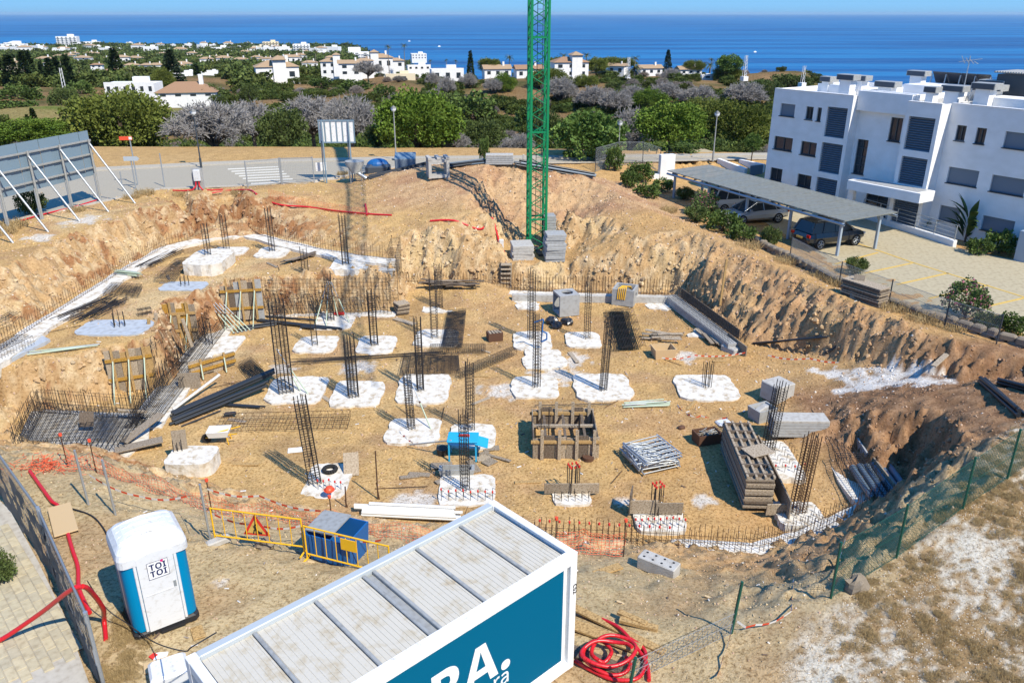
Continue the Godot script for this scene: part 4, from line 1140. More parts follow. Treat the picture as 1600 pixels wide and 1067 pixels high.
# ---------------------------------------------------------------- roadside things
func roadside() -> void:
	# the back of the advertising hoarding at the left
	var A: Vector3 = Vector3(-30.08,8.97,-41.5)
	var B: Vector3 = Vector3(-27.18,8.62,-52.4)
	var h := thing("hoarding", "back of a large blue grey advertising hoarding on raking struts", "hoarding", Vector3(B.x, 4.0, B.z), yaw(B, A))
	var L: float = Vector2(A.x, A.z).distance_to(Vector2(B.x, B.z))
	var y0 := 1.75
	var y1 := 4.55
	var n := int(L / 0.78)
	for k in n:
		boxpart("panel", h, M.hoarding, Vector3((k + 0.5) * L / n, (y0 + y1) * 0.5, 0.03 * (k % 2)), Vector3(L / n - 0.015, y1 - y0, 0.03))
	var front := -1.0
	for yy in [2.25, 3.1, 3.95]:
		boxpart("rail", h, M.galv_dull, Vector3(L * 0.5, yy, front * 0.09), Vector3(L, 0.1, 0.1))
	var k2 := 0.25
	while k2 < L:
		barpart("post", h, M.galv_dull, Vector3(k2, -0.1, front * 0.22), Vector3(k2, 4.05, front * 0.2), 0.07, 8)
		barpart("post_sleeve", h, M.galv, Vector3(k2 + 0.13, -0.1, front * 0.22), Vector3(k2 + 0.13, 1.9, front * 0.22), 0.05, 8)
		barpart("strut", h, M.galv, Vector3(k2 + 0.05, 3.75, front * 0.28), Vector3(k2 - 0.1, -0.15, front * 2.9), 0.06, 8)
		k2 += 2.45
	# lamps
	for q in [[Vector3(-24.86,4,-64.42), 4.1, "street lamp with dark post standing behind the meter box"], [Vector3(-9.7,4,-67.69), 4.0, "street lamp in front of the round green pine"], [Vector3(8.97,3.9,-68.28), 2.9, "street lamp half hidden by the leafy tree"], [Vector3(17.27,3.7,-69.46), 3.7, "street lamp beyond the carport by the green fairway"]]:
		var p: Vector3 = q[0]
		var s := thing("street_lamp", q[2], "street lamp", Vector3(p.x, p.y, p.z), 0.0, "street lamps along the road")
		var hh: float = q[1]
		var pole := MB.new()
		pole.bar(Vector3.ZERO, Vector3(0, 0.8, 0), 0.09, 10)
		pole.bar(Vector3(0, 0.8, 0), Vector3(0, hh, 0), 0.055, 10, 0.04)
		part("pole", pole.mesh(), M.galv_dull if q[1] < 4.05 else M.frame_dark, s)
		var hd := MB.new()
		hd.bar(Vector3(0, hh, 0), Vector3(0, hh + 0.14, 0), 0.06, 10, 0.2)
		hd.bar(Vector3(0, hh + 0.32, 0), Vector3(0, hh + 0.5, 0), 0.26, 10, 0.04)
		part("cap", hd.mesh(), M.galv_dull, s)
		var gb := MB.new()
		gb.bar(Vector3(0, hh + 0.14, 0), Vector3(0, hh + 0.32, 0), 0.19, 10, 0.24)
		part("lantern", gb.mesh(), M.white_plastic, s)
	# direction signs
	var s1 := thing("direction_sign", "orange direction arrow sign on a grey post by the road", "sign", Vector3(-26.94,4,-57.5), deg_to_rad(8))
	barpart("post", s1, M.galv, Vector3.ZERO, Vector3(0, 3.3, 0), 0.045, 8)
	boxpart("board", s1, M.sign_red, Vector3(-0.25, 3.35, 0.06), Vector3(0.86, 0.26, 0.03), Basis(), 0.0)
	boxpart("panel", s1, M.white_paint, Vector3(0.06, 3.35, 0.079), Vector3(0.2, 0.18, 0.008))
	var s2 := thing("direction_sign", "grey back of an arrow sign just below the orange one", "sign", Vector3(-26.49,4,-56.15), deg_to_rad(5))
	barpart("post", s2, M.galv, Vector3.ZERO, Vector3(0, 2.25, 0), 0.045, 8)
	var arrow := MB.new()
	arrow.box(Vector3(0, 2.15, 0.07), Vector3(0.92, 0.3, 0.03))
	arrow.quad(Vector3(0.46, 2.0, 0.085), Vector3(0.46, 2.3, 0.085), Vector3(0.6, 2.15, 0.085), Vector3(0.46, 2.0, 0.085))
	arrow.quad(Vector3(0.46, 2.3, 0.055), Vector3(0.46, 2.0, 0.055), Vector3(0.6, 2.15, 0.055), Vector3(0.46, 2.3, 0.055))
	part("board", arrow.mesh(), M.sign_back, s2)
	for p in [Vector3(-24.73,4,-56.82), Vector3(-27,4,-55.28)]:
		one("marker_post", _bar_mesh(Vector3.ZERO, Vector3(0.02, 2.4 if p.x > -25.0 else 1.4, 0), 0.04), M.galv, "tall bare steel post by the road" if p.x > -25.0 else "short bare steel post left of the arrow signs", "post", p)
	# meter box with red ducts
	var mb := thing("meter_box", "pale electricity meter box on a grey stand with red ducts", "meter box", Vector3(-21.99,4,-55.93), 0.1)
	boxpart("stand", mb, M.concrete_grey, Vector3(0, 0.75, -0.12), Vector3(0.75, 1.5, 0.12))
	boxpart("cabinet", mb, M.white_plastic, Vector3(0.02, 1.05, 0.06), Vector3(0.46, 0.75, 0.22), Basis(), 0.03)
	for s in [-1, 1]:
		var tb := MB.new()
		tb.tube(PackedVector3Array([Vector3(s * 0.1, 0.68, 0.06), Vector3(s * 0.12, 0.3, 0.15), Vector3(s * 0.35, 0.08, 0.3), Vector3(s * 1.0, 0.05, 0.35), Vector3(s * 1.7, 0.06, 0.2)]), 0.05, 6)
		part("duct", tb.mesh(), M.red_hose, mb)
	# panel fence along the road edge
	var pf := [Vector3(-18.79,4,-56.59), Vector3(-16.7,4,-57.97), Vector3(-14.4,4,-58.44), Vector3(-10.93,4,-60.9), Vector3(-8.22,4,-64.7)]
	for k in 2:
		site_panel(pf[k], pf[k + 1], "galvanised mesh fence panel left of the white sheet" if k == 0 else "galvanised mesh fence panel carrying white sheets by the road")
	# white site board on two posts
	var sb := thing("site_board", "back of a white ribbed site board on two dark posts", "sign", Vector3(-12.56,4.1,-58.64), 0.02)
	var w := 2.5
	for k in 6:
		boxpart("sheet", sb, M.white_paint, Vector3(-w / 2 + (k + 0.5) * w / 6, 3.55, 0), Vector3(w / 6 - 0.1, 1.42, 0.03))
	for k in 7: boxpart("rib", sb, M.hoarding, Vector3(-w / 2 + k * w / 6, 3.55, 0.02), Vector3(0.08, 1.5, 0.05))
	for s in [-1, 1]: boxpart("frame_rail", sb, M.hoarding, Vector3(0, 3.55 + s * 0.76, 0.021), Vector3(w + 0.1, 0.1, 0.07))
	for s in [-0.95, 0.95]:
		barpart("post", sb, M.hoarding, Vector3(s, -0.3, 0.35), Vector3(s - 0.08, 4.3, 0.1), 0.06, 6)
		barpart("post", sb, M.hoarding, Vector3(s - 0.3, -0.3, -0.2), Vector3(s - 0.2, 2.9, 0.0), 0.045, 6)
	for q in [[Vector3(-14.21,4.1,-59.13), 0.0], [Vector3(-13.89,4.1,-59.37), 0.1]]:
		var wb := MB.new()
		wb.box(Vector3(0, 0.95, 0), Vector3(0.42, 0.62, 0.02))
		one("paper_sheet", wb.mesh(), M.white_paint, "white notice sheet tied to the road fence, " + ("left one" if q[1] == 0.0 else "right one"), "sheet", q[0], q[1])

func site_panel(a: Vector3, b: Vector3, label: String, h := 1.9) -> Node3D:
	var f := thing("mesh_fence", label, "fence", a, yaw(a, b))
	var L := a.distance_to(b)
	barpart("upright", f, M.galv, Vector3(0.05, 0, 0), Vector3(0.05, h, 0), 0.04, 8)
	barpart("upright", f, M.galv, Vector3(L - 0.05, 0, 0), Vector3(L - 0.05, h, 0), 0.04, 8)
	var w := MB.new()
	for y in [0.15, h - 0.05]: w.bar(Vector3(0, y, 0), Vector3(L, y, 0), 0.025, 4)
	for k in int(L / 0.12): w.bar(Vector3(k * 0.12, 0.15, 0), Vector3(k * 0.12, h - 0.05, 0), 0.004, 3)
	for k in 7: w.bar(Vector3(0, 0.3 + k * 0.25, 0), Vector3(L, 0.3 + k * 0.25, 0), 0.005, 3)
	part("wire_mesh", w.mesh(), M.mesh_wire, f)
	return f

func _bar_mesh(a: Vector3, b: Vector3, r: float, k := 8) -> ArrayMesh:
	var q := MB.new()
	q.bar(a, b, r, k)
	return q.mesh()

# ---------------------------------------------------------------- cabin, toilet, near fence and pavement
func site_cabin() -> void:
	var C: Vector3 = Vector3(1.26,6,-12.58)     # near right top corner
	var F: Vector3 = Vector3(-0.38,6,-14.36)     # far right top corner
	var wdir := (F - C).normalized()
	var ldir := Vector3(wdir.z, 0, -wdir.x)   # along the long side
	if ldir.x > 0: ldir = -ldir
	var t := thing("site_cabin", "white site cabin with teal lettered side and ribbed sheet roof", "cabin", Vector3(C.x, 3.18, C.z), yaw(Vector3.ZERO, -ldir))
	# local: +x points from the far end towards the right corner, so the box spans x in -L..0, z in -W..0
	var W := 2.42
	var L := 6.6
	var Ht := 2.82
	# corner posts, frame
	for x in [-0.09, -L + 0.09]:
		for z in [-0.09, -W + 0.09]:
			boxpart("corner_post", t, M.white_paint, Vector3(x, Ht * 0.5, z), Vector3(0.18, Ht, 0.18), Basis(), 0.012)
	for z in [-0.085, -W + 0.085]:
		boxpart("bottom_rail", t, M.white_paint, Vector3(-L * 0.5, 0.09, z), Vector3(L - 0.36, 0.18, 0.16))
	boxpart("top_rail", t, M.white_paint, Vector3(-L * 0.5, Ht - 0.12, -0.085), Vector3(L - 0.36, 0.24, 0.165), Basis(), 0.015)
	boxpart("top_rail", t, M.cabin_frame, Vector3(-L * 0.5, Ht - 0.09, -W + 0.085), Vector3(L - 0.36, 0.18, 0.165), Basis(), 0.015)
	for x in [-0.085, -L + 0.085]:
		boxpart("end_rail", t, M.white_paint, Vector3(x, Ht - 0.1, -W * 0.5), Vector3(0.16, 0.2, W - 0.36), Basis(), 0.012)
		boxpart("end_rail", t, M.white_paint, Vector3(x, 0.09, -W * 0.5), Vector3(0.16, 0.18, W - 0.36))
	# walls set back from the frame
	boxpart("wall", t, M.render_white, Vector3(-L * 0.5, Ht * 0.5 - 0.05, -0.13), Vector3(L - 0.36, Ht - 0.4, 0.05))
	boxpart("wall", t, M.render_white, Vector3(-L * 0.5, Ht * 0.5, -W + 0.13), Vector3(L - 0.36, Ht - 0.36, 0.05))
	for x in [-0.13, -L + 0.13]:
		var wl := boxpart("wall", t, M.render_white, Vector3(x, Ht * 0.5, -W * 0.5), Vector3(0.05, Ht - 0.36, W - 0.36))
		for k in 7: boxpart("wall_rib", wl, M.white_paint, Vector3(0.04 if x > -1 else -0.04, 0, -W * 0.5 + 0.36 + k * 0.28), Vector3(0.03, Ht - 0.4, 0.06))
	# the lettered sheet
	var sign := boxpart("sign_sheet", t, M.teal_sign, Vector3(-L * 0.5, 1.4, -0.085), Vector3(L - 0.6, 2.24, 0.02))
	fit(letters("RA.", 0.98, sign, Vector3.ZERO, M.white_paint, true), Vector3(-1.7, 1.08, -0.07) - sign.position, 0.92)
	fit(letters("ra", 0.34, sign, Vector3.ZERO, M.white_paint, false), Vector3(-1.74, 0.74, -0.07) - sign.position, 0.27)
	# number on the corner post, reading downwards
	var num := letters("C52", 0.1, t, Vector3(-0.0, 0, 0), M.black, true)
	num.transform = Transform3D(Basis(Vector3(0, 0, 1), -PI / 2), Vector3(-0.055, 1.98, 0.004))
	# roof: sheets with fine ribs between raised battens
	var y := Ht - 0.11
	var edges := [-0.16, -1.06, -2.15, -3.14, -3.36, -4.35, -5.5, -L + 0.16]
	for i in edges.size() - 1:
		var x0: float = edges[i]
		var x1: float = edges[i + 1]
		var mid := (x0 + x1) * 0.5
		var wd := x0 - x1
		if wd < 0.3:
			boxpart("roof_gutter", t, M.galv_dull, Vector3(mid, y - 0.03, -W * 0.5), Vector3(wd - 0.08, 0.04, W - 0.4))
		else:
			var q := MB.new()
			q.box(Vector3(0, 0, 0), Vector3(wd - 0.09, 0.03, W - 0.34))
			for k in 10:
				# ribs run across the cabin
				q.box(Vector3(-wd * 0.5 + (k + 0.6) * wd / 10.4, 0.0178, 0), Vector3(0.028, 0.012, W - 0.35))
			part("roof_sheet", q.mesh(), M.cabin_roof, t, Vector3(mid, y, -W * 0.5))
		if i > 0:
			boxpart("roof_batten", t, M.galv_dull, Vector3(x0, y + 0.02, -W * 0.5), Vector3(0.07, 0.07, W - 0.35), Basis(), 0.012)
	# step box at the left end
	one("white_box", _cbox_mesh(Vector3(0.7, 0.5, 0.6), 0.05), M.white_plastic, "small white plastic box against the cabin's left end", "box", on(Vector3(-6.7,3.3,-11.99), 0.25), 0.5)

func _cbox_mesh(s: Vector3, ch := 0.02) -> ArrayMesh:
	var q := MB.new()
	q.cbox(Vector3.ZERO, s, ch)
	return q.mesh()

func letters(txt: String, size: float, parent: Node3D, at: Vector3, m: Material, bold: bool) -> MeshInstance3D:
	var tm := TextMesh.new()
	var f := SystemFont.new()
	f.font_names = PackedStringArray(["Droid Sans"])
	if bold: f.font_weight = 700
	else: f.font_italic = true
	tm.font = f
	tm.text = txt
	tm.font_size = 96
	tm.pixel_size = size / 70.0
	tm.depth = 0.006
	tm.curve_step = 2.0
	return part("lettering", tm, m, parent, at)

func fit(o: MeshInstance3D, right_bottom: Vector3, height: float) -> void:
	# sets lettering by its lower right corner at a given height
	var bb := o.mesh.get_aabb()
	var k := height / bb.size.y
	o.scale = Vector3(k, k, 1)
	o.position = right_bottom - Vector3((bb.position.x + bb.size.x) * k, bb.position.y * k, 0)

func portable_toilet() -> void:
	var A: Vector3 = Vector3(-7.86,3.35,-13.05)
	var B: Vector3 = Vector3(-6.78,3.35,-13.81)
	var t := thing("portable_toilet", "blue and white portable toilet with white door and domed roof", "portable toilet", Vector3((A.x + B.x) * 0.5, 3.33, (A.z + B.z) * 0.5), yaw(A, B))
	var w := A.distance_to(B)
	var d := 1.2
	var hh := 1.86
	# local: front at z = 0, body behind (z < 0), x centred
	var base := MB.new()
	base.cbox(Vector3(0, 0.1, -d * 0.5), Vector3(w, 0.2, d), 0.08)
	base.box(Vector3(0.1, 0.07, 0.03), Vector3(0.5, 0.05, 0.1))
	part("base_pallet", base.mesh(), M.black, t)
	# blue rounded corner columns
	for s in [-1, 1]:
		for f in [0, 1]:
			var q := MB.new()
			var prof := []
			for k in 7:
				var a := k / 6.0 * PI / 2
				prof.append(Vector2(s * (w * 0.5 - 0.19 + 0.17 * sin(a)), -0.17 + 0.17 * cos(a) if f == 0 else -d + 0.17 - 0.17 * cos(a)))
			prof.push_front(Vector2(s * (w * 0.5 - 0.36), 0.0 if f == 0 else -d))
			prof.append(Vector2(s * (w * 0.5 - 0.02), -0.42 if f == 0 else -d + 0.42))
			for k in prof.size() - 1:
				var p0: Vector2 = prof[k]
				var p1: Vector2 = prof[k + 1]
				q.quad(Vector3(p0.x, 0.2, p0.y), Vector3(p0.x, hh, p0.y), Vector3(p1.x, hh, p1.y), Vector3(p1.x, 0.2, p1.y))
			part("corner_panel", q.mesh(), M.blue_plastic, t)
		boxpart("side_wall", t, M.white_plastic, Vector3(s * (w * 0.5 - 0.04), 0.2 + (hh - 0.2) * 0.5, -d * 0.5), Vector3(0.03, hh - 0.2, d - 0.7))
	boxpart("back_wall", t, M.white_plastic, Vector3(0, 0.2 + (hh - 0.2) * 0.5, -d + 0.03), Vector3(w - 0.7, hh - 0.2, 0.03))
	# door with rounded head
	var dw := w - 0.62
	var pts := PackedVector2Array([Vector2(-dw * 0.5, 0.16), Vector2(dw * 0.5, 0.16), Vector2(dw * 0.5, 1.98)])
	for k in range(1, 8): pts.append(Vector2(dw * 0.5 - dw * k / 8.0, 1.98 + 0.07 * sin(PI * k / 8.0)))
	pts.append(Vector2(-dw * 0.5, 1.98))
	var pr := MB.new()
	pr.poly(pts, 0, 0.045)
	var door_o := part("door", pr.mesh(), M.white_plastic, t)
	door_o.basis = Basis(Vector3(1, 0, 0), Vector3(0, 0, 1), Vector3(0, 1, 0))
	door_o.position = Vector3(0, 0, -0.005)
	for s in [-1, 1]: boxpart("door_jamb", t, M.white_plastic, Vector3(s * (dw * 0.5 + 0.04), 1.05, 0.0), Vector3(0.06, 1.74, 0.05), Basis(), 0.01)
	boxpart("door_rib", t, M.white_plastic, Vector3(0, 1.05, 0.043), Vector3(dw - 0.1, 0.025, 0.012))
	var plate := boxpart("sign_plate", t, M.white_paint, Vector3(0.03, 1.62, 0.046), Vector3(0.4, 0.4, 0.008))
	var fr := MB.new()
	for s in [-1, 1]:
		fr.box(Vector3(s * 0.2, 0, 0.005), Vector3(0.008, 0.408, 0.004))
		fr.box(Vector3(0, s * 0.2, 0.005), Vector3(0.392, 0.008, 0.004))
	part("plate_border", fr.mesh(), M.navy, plate)
	var l1 := letters("TOI", 0.145, plate, Vector3(0, 0.08, 0.006), M.navy, true)
	var l2 := letters("TOI", 0.145, plate, Vector3(0, -0.085, 0.006), M.navy, true)
	var heart := MB.new()
	heart.box(Vector3(0.0, 0, 0), Vector3(0.035, 0.035, 0.006), Basis(Vector3(0, 0, 1), PI / 4))
	heart.bar(Vector3(-0.013, 0.014, -0.003), Vector3(-0.013, 0.014, 0.003), 0.018, 10)
	heart.bar(Vector3(0.013, 0.014, -0.003), Vector3(0.013, 0.014, 0.003), 0.018, 10)
	part("heart_mark", heart.mesh(), M.pink, plate, Vector3(0.09, 0.165, 0.007))
	boxpart("latch", t, M.galv, Vector3(dw * 0.5 - 0.06, 1.15, 0.05), Vector3(0.05, 0.14, 0.03))
	# domed roof: lofted rounded rings
	var roof := MB.new()
	var rings := []
	for lv in [[hh - 0.02, 0.0, 0.16], [hh + 0.16, 0.0, 0.16], [hh + 0.28, 0.03, 0.17], [hh + 0.4, 0.12, 0.2], [hh + 0.47, 0.26, 0.2], [hh + 0.5, 0.42, 0.12]]:
		var r := []
		var hx: float = w * 0.5 + 0.03 - lv[1]
		var hz: float = d * 0.5 + 0.03 - lv[1]
		var cr: float = lv[2]
		for c in 4:
			var sx: float = [1, 1, -1, -1][c]
			var sz: float = [-1, 1, 1, -1][c]
			for k in 5:
				var a := (c * 90.0 - 90.0 + k * 22.5) * PI / 180.0
				r.append(Vector3(sx * (hx - cr) + cr * cos(a), lv[0], sz * (hz - cr) + cr * sin(a) - d * 0.5))
		rings.append(r)
	for i in rings.size() - 1:
		for k in 20: roof.quad(rings[i][k], rings[i + 1][k], rings[i + 1][(k + 1) % 20], rings[i][(k + 1) % 20])
	for k in range(1, 19): roof.tri(rings[-1][0], rings[-1][k + 1], rings[-1][k])
	var ro := part("roof", roof.mesh(), M.white_plastic, t)
	for k in 4:
		var z := -d * 0.24 - k * d * 0.17
		var rb := MB.new()
		rb.tube(PackedVector3Array([Vector3(-w * 0.5 + 0.03, hh + 0.28, z), Vector3(-w * 0.5 + 0.14, hh + 0.41, z), Vector3(-w * 0.22, hh + 0.485, z), Vector3(0, hh + 0.51, z), Vector3(w * 0.22, hh + 0.485, z), Vector3(w * 0.5 - 0.14, hh + 0.41, z), Vector3(w * 0.5 - 0.03, hh + 0.28, z)]), 0.03, 8)
		part("roof_rib", rb.mesh(), M.white_plastic, ro)
	for sx in [-1, 1]:
		for z in [-0.06, -d + 0.06]:
			boxpart("lifting_eye", t, M.paint_grey_blue, Vector3(sx * (w * 0.5 - 0.1), hh + 0.2, z), Vector3(0.1, 0.08, 0.12), Basis(), 0.03)

func near_left() -> void:
	# footway left of the mesh fence, its pavers laid in courses
	var fa := [Vector3(-15.85,3.4,-19.93), Vector3(-13.16,3.4,-17.69), Vector3(-11.26,3.4,-15.58), Vector3(-9.52,3.4,-13.54), Vector3(-8.18,3.4,-11.79), Vector3(-6.98,3.4,-10.01)]
	var out := []
	for p in fa: out.append(p + Vector3(-9.0, 0.0, 4.0))
	var sheet := setting("footway", strip(fa, out, 0.06).mesh(), M.kerb)
	var dirn: Vector3 = (fa[4] - fa[0]).normalized()
	var side := Vector3(-dirn.z, 0, dirn.x)
	if side.x > 0: side = -side
	var pav := [MB.new(), MB.new(), MB.new()]
	for q in 3: pav[q].cbox(Vector3.ZERO, Vector3(0.385, 0.03, 0.185), 0.008)
	var pm := [pav[0].mesh(), pav[1].mesh(), pav[2].mesh()]
	var tones := []
	for q in 3:
		var m: StandardMaterial3D = M.pavement.duplicate()
		m.albedo_color = [lin(0.48, 0.42, 0.285), lin(0.44, 0.39, 0.275), lin(0.52, 0.45, 0.3)][q]
		tones.append(m)
	var org: Vector3 = fa[0].lerp(fa[1], 0.9) + side * 0.25
	var bs := Basis(Vector3.UP, yaw(Vector3.ZERO, dirn))
	var count := 0
	for j in range(0, 17):
		for i in range(-4, 18):
			var p := org + dirn * (i * 0.395 + (0.2 if j % 2 else 0.0)) + side * (j * 0.195)
			if p.z > -8.0 or p.x < -13.0 or count > 296: continue
			var yel := j >= 9 and j <= 10
			var o := part("paver", pm[0], M.paver_yellow if yel else tones[(i * 7 + j * 3 + int(i * j * 0.5)) % 3], sheet, Vector3(p.x, 3.47, p.z))
			o.basis = bs
			count += 1
	# mesh fence with a dirty fabric screen along the footway
	var f0: Vector3 = Vector3(-13.92,3.4,-18.54)
	var f1: Vector3 = Vector3(-10.52,3.4,-15)
	var f2: Vector3 = Vector3(-7.8,3.4,-11.63)
	var seg := [Vector3(-17.56,3.4,-22.31), f0, f1, f2]
	var labels := ["far panel of the steel mesh fence beside the footway", "middle panel of the mesh fence with torn grey screen", "nearest panel of the mesh fence beside the toilet"]
	for k in 3:
		var f := site_panel(seg[k], seg[k + 1], labels[k], 1.95)
		var L: float = seg[k].distance_to(seg[k + 1])
		var cl := MB.new()
		var nx := 18
		var ny := 8
		for i in nx:
			for j in ny:
				var q := []
				var torn := fine.get_noise_2d(i * 0.9 + k * 40, j * 0.9) > 0.06 and j > 1
				if torn: continue
				for c in [[0, 0], [1, 0], [1, 1], [0, 1]]:
					var x: float = (i + c[0]) * L / nx
					var y: float = 0.08 + (j + c[1]) * 1.62 / ny
					q.append(Vector3(x, y, 0.05 + 0.05 * fine.get_noise_2d(x * 1.5 + k * 9, y * 1.5)))
				cl.quad(q[0], q[3], q[2], q[1])
		part("screen_cloth", cl.mesh(), M.cloth_grey, f)
	# timber cover over the red hose, cardboard
	one("cardboard_sheet", _cbox_mesh(Vector3(1.5, 0.03, 0.55), 0.01), M.cardboard, "brown cardboard sheet laid over the red hose by the fence", "sheet", on(Vector3(-11.65,3.3,-17.41), 0.12), yaw(Vector3(-12.24,3.3,-18.29), Vector3(-11,3.3,-16.46)))
	hose("red_hose", "thick red hose climbing over the mesh fence and onto the footway", M.red_hose, 0.05, [Vector3(-10.95,3.5,-12.69), Vector3(-10.55,3.55,-12.91), Vector3(-9.62,4.2,-12.92), Vector3(-8.63,5.1,-12.52), Vector3(-8.27,5.3,-12.44), Vector3(-8.35,4.8,-12.82), Vector3(-8.48,4.1,-13.22), Vector3(-8.71,3.5,-13.52), Vector3(-8.48,3.4,-13.07)])
	hose("red_hose", "red hose running from the orange net under the cardboard cover", M.red_hose, 0.05, [on(Vector3(-14.15,3.1,-20.24), 0.05), on(Vector3(-13.1,3.2,-19.07), 0.05), on(Vector3(-12.52,3.2,-18.44), 0.05), on(Vector3(-12.02,3.2,-17.98), 0.05), on(Vector3(-10.8,3.3,-16.21), 0.05), on(Vector3(-10.28,3.3,-15.47), 0.05), on(Vector3(-9.81,3.35,-14.62), 0.06), on(Vector3(-9.22,3.35,-13.89), 0.06)])
	hose("black_cable", "black cable curving over the ground to the toilet", M.black, 0.02, [on(Vector3(-13.48,3.1,-19.45), 0.03), on(Vector3(-12.4,3.2,-18.28), 0.03), on(Vector3(-11.84,3.2,-18.13), 0.03), on(Vector3(-11.1,3.2,-17.75), 0.03), on(Vector3(-10.56,3.2,-17.24), 0.03), on(Vector3(-10.09,3.2,-16.65), 0.03)])
	hose("black_cable", "black cable from the fence past the toilet to the cabin roof", M.black, 0.012, [Vector3(-8.82,4.6,-13.46), Vector3(-8.49,4,-13.34), Vector3(-8.02,3.7,-13.2), Vector3(-7.27,3.7,-12.69), Vector3(-5.53,5.6,-10.44), Vector3(-5.16,6.05,-10.06), Vector3(-4.88,6.05,-10.38)])
	# litter by the toilet
	for q in [[Vector3(-7.17,3.3,-12.6), 0.35, 0.25, "crumpled white sheet lying below the toilet", M.white_paint], [Vector3(-7.16,3.3,-12.43), 0.5, 0.3, "brown cardboard scrap near the toilet base", M.cardboard], [Vector3(-6.7,3.3,-13.4), 0.4, 0.25, "plywood offcut under the toilet's right corner", M.timber_new], [Vector3(-7.33,3.3,-12.67), 0.14, 0.14, "small red scrap by the toilet", M.red_paint]]:
		one("scrap", _cbox_mesh(Vector3(q[1], 0.03, q[2]), 0.008), q[4], q[3], "scrap", on(q[0], 0.03), rng.randf() * 3)

func hose(called: String, label: String, m: Material, r: float, pts: Array, k := 7) -> MeshInstance3D:
	var c := Curve3D.new()
	for i in pts.size():
		var p: Vector3 = pts[i]
		var a: Vector3 = pts[maxi(i - 1, 0)]
		var b: Vector3 = pts[mini(i + 1, pts.size() - 1)]
		c.add_point(p - pts[0], (a - b) / 6.0, (b - a) / 6.0)
	c.bake_interval = 0.12
	var q := MB.new()
	q.tube(c.get_baked_points(), r, k)
	return one(called, q.mesh(), m, label, called.get_slice("_", called.count("_")), pts[0])

# ---------------------------------------------------------------- footings, cages and walls in the pit
func bilerp(q: Array, u: float, w: float) -> Vector3:
	var a: Vector3 = q[0].lerp(q[1], u)
	var b: Vector3 = q[3].lerp(q[2], u)
	return a.lerp(b, w)

func column(base: Vector3, top_h: float, cw: float, cd: float, nb: int, pad: Array, label: String, opt := {}) -> Node3D:
	# one footing: ragged pad of pale concrete and the reinforcement cage that stands in it
	var t := thing("column_footing", label, "footing", base, 0.0, opt.get("group", "column footings in the pit"))
	var k: int = taken["column_footing"]
	var thick: float = opt.get("block", 0.0)
	var c: Vector3 = pad[0] - base
	if pad[1] > 0:
		var q := MB.new()
		q.poly(ragged(c, pad[1], pad[2], opt.get("turn", 0.0), k, opt.get("rough", 0.065), 30), -0.3, 0.09 + thick)
		part("pad", q.mesh(), M[opt.get("pad_mat", "lime")], t)
	var y0 := 0.08 + thick
	var tilt: float = opt.get("tilt", 0.0)
	var rot := Basis(Vector3.UP, opt.get("spin", 0.35)) * Basis(Vector3(0, 0, 1), tilt)
	var up := rot * Vector3(0, top_h - y0, 0)
	var per := []
	var nx := maxi(1, int(round((nb / 2.0) * cw / (cw + cd))))
	var nz := maxi(1, nb / 2 - nx)
	for i in nx: per.append(Vector3(-cw / 2 + cw * i / nx, 0, -cd / 2))
	for i in nz: per.append(Vector3(cw / 2, 0, -cd / 2 + cd * i / nz))
	for i in nx: per.append(Vector3(cw / 2 - cw * i / nx, 0, cd / 2))
	for i in nz: per.append(Vector3(-cw / 2, 0, cd / 2 - cd * i / nz))
	var m: Material = M[opt.get("bar_mat", "rebar")]
	for p in per:
		var o := MB.new()
		var e := rng.randf_range(-0.12, 0.1)
		o.bar(Vector3(0, y0 - 0.2, 0) , Vector3(rng.randf_range(-0.03, 0.03), y0, rng.randf_range(-0.03, 0.03)) + up + Vector3(0, e, 0), 0.016, 5)
		part("bar", o.mesh(), m, t, rot * p)
	if opt.get("stirrups", true):
		var s := MB.new()
		var step: float = opt.get("step", 0.14)
		var n := int((top_h - y0 - 0.25) / step)
		for i in n:
			var y := y0 + 0.1 + i * step
			var off := Vector3(0, y, 0) + (rot * Vector3(0, y - y0, 0) - Vector3(0, y - y0, 0))
			var cs := [Vector3(-cw / 2, 0, -cd / 2), Vector3(cw / 2, 0, -cd / 2), Vector3(cw / 2, 0, cd / 2), Vector3(-cw / 2, 0, cd / 2)]
			for j in 4: s.bar(off + rot * cs[j] * 1.04, off + rot * cs[(j + 1) % 4] * 1.04 + Vector3(0, rng.randf_range(-0.02, 0.02), 0), 0.0105, 3)
		part("stirrups", s.mesh(), m, t)
	if opt.get("caps", false):
		for p in per:
			var o := MB.new()
			o.bar(Vector3(0, -0.02, 0), Vector3(0, 0.06, 0), 0.035, 6)
			part("bar_cap", o.mesh(), M.red_paint, t, rot * p + Vector3(0, y0, 0) + up)
	return t

func hooks(t: Node3D, c: Vector3, rx: float, rz: float, nx: int, nz: int, h: float, caps: bool) -> void:
	# bent starter bars standing out of a pad
	var q := MB.new()
	for i in nx:
		for j in nz:
			var p := c + Vector3(lerpf(-rx, rx, (i + 0.5) / nx), 0.06, lerpf(-rz, rz, (j + 0.5) / nz))
			var hh := h * rng.randf_range(0.8, 1.1)
			q.bar(p, p + Vector3(0, hh, 0), 0.01, 3)
			q.bar(p + Vector3(0, hh, 0), p + Vector3(0.1, hh, 0.08), 0.01, 3)
			if caps and j == nz - 1:
				var o := MB.new()
				o.bar(Vector3.ZERO, Vector3(0, 0.07, 0), 0.032, 6)
				part("bar_cap", o.mesh(), M.red_paint, t, p + Vector3(0, hh, 0))
	part("starter_bars", q.mesh(), M.rebar, t)

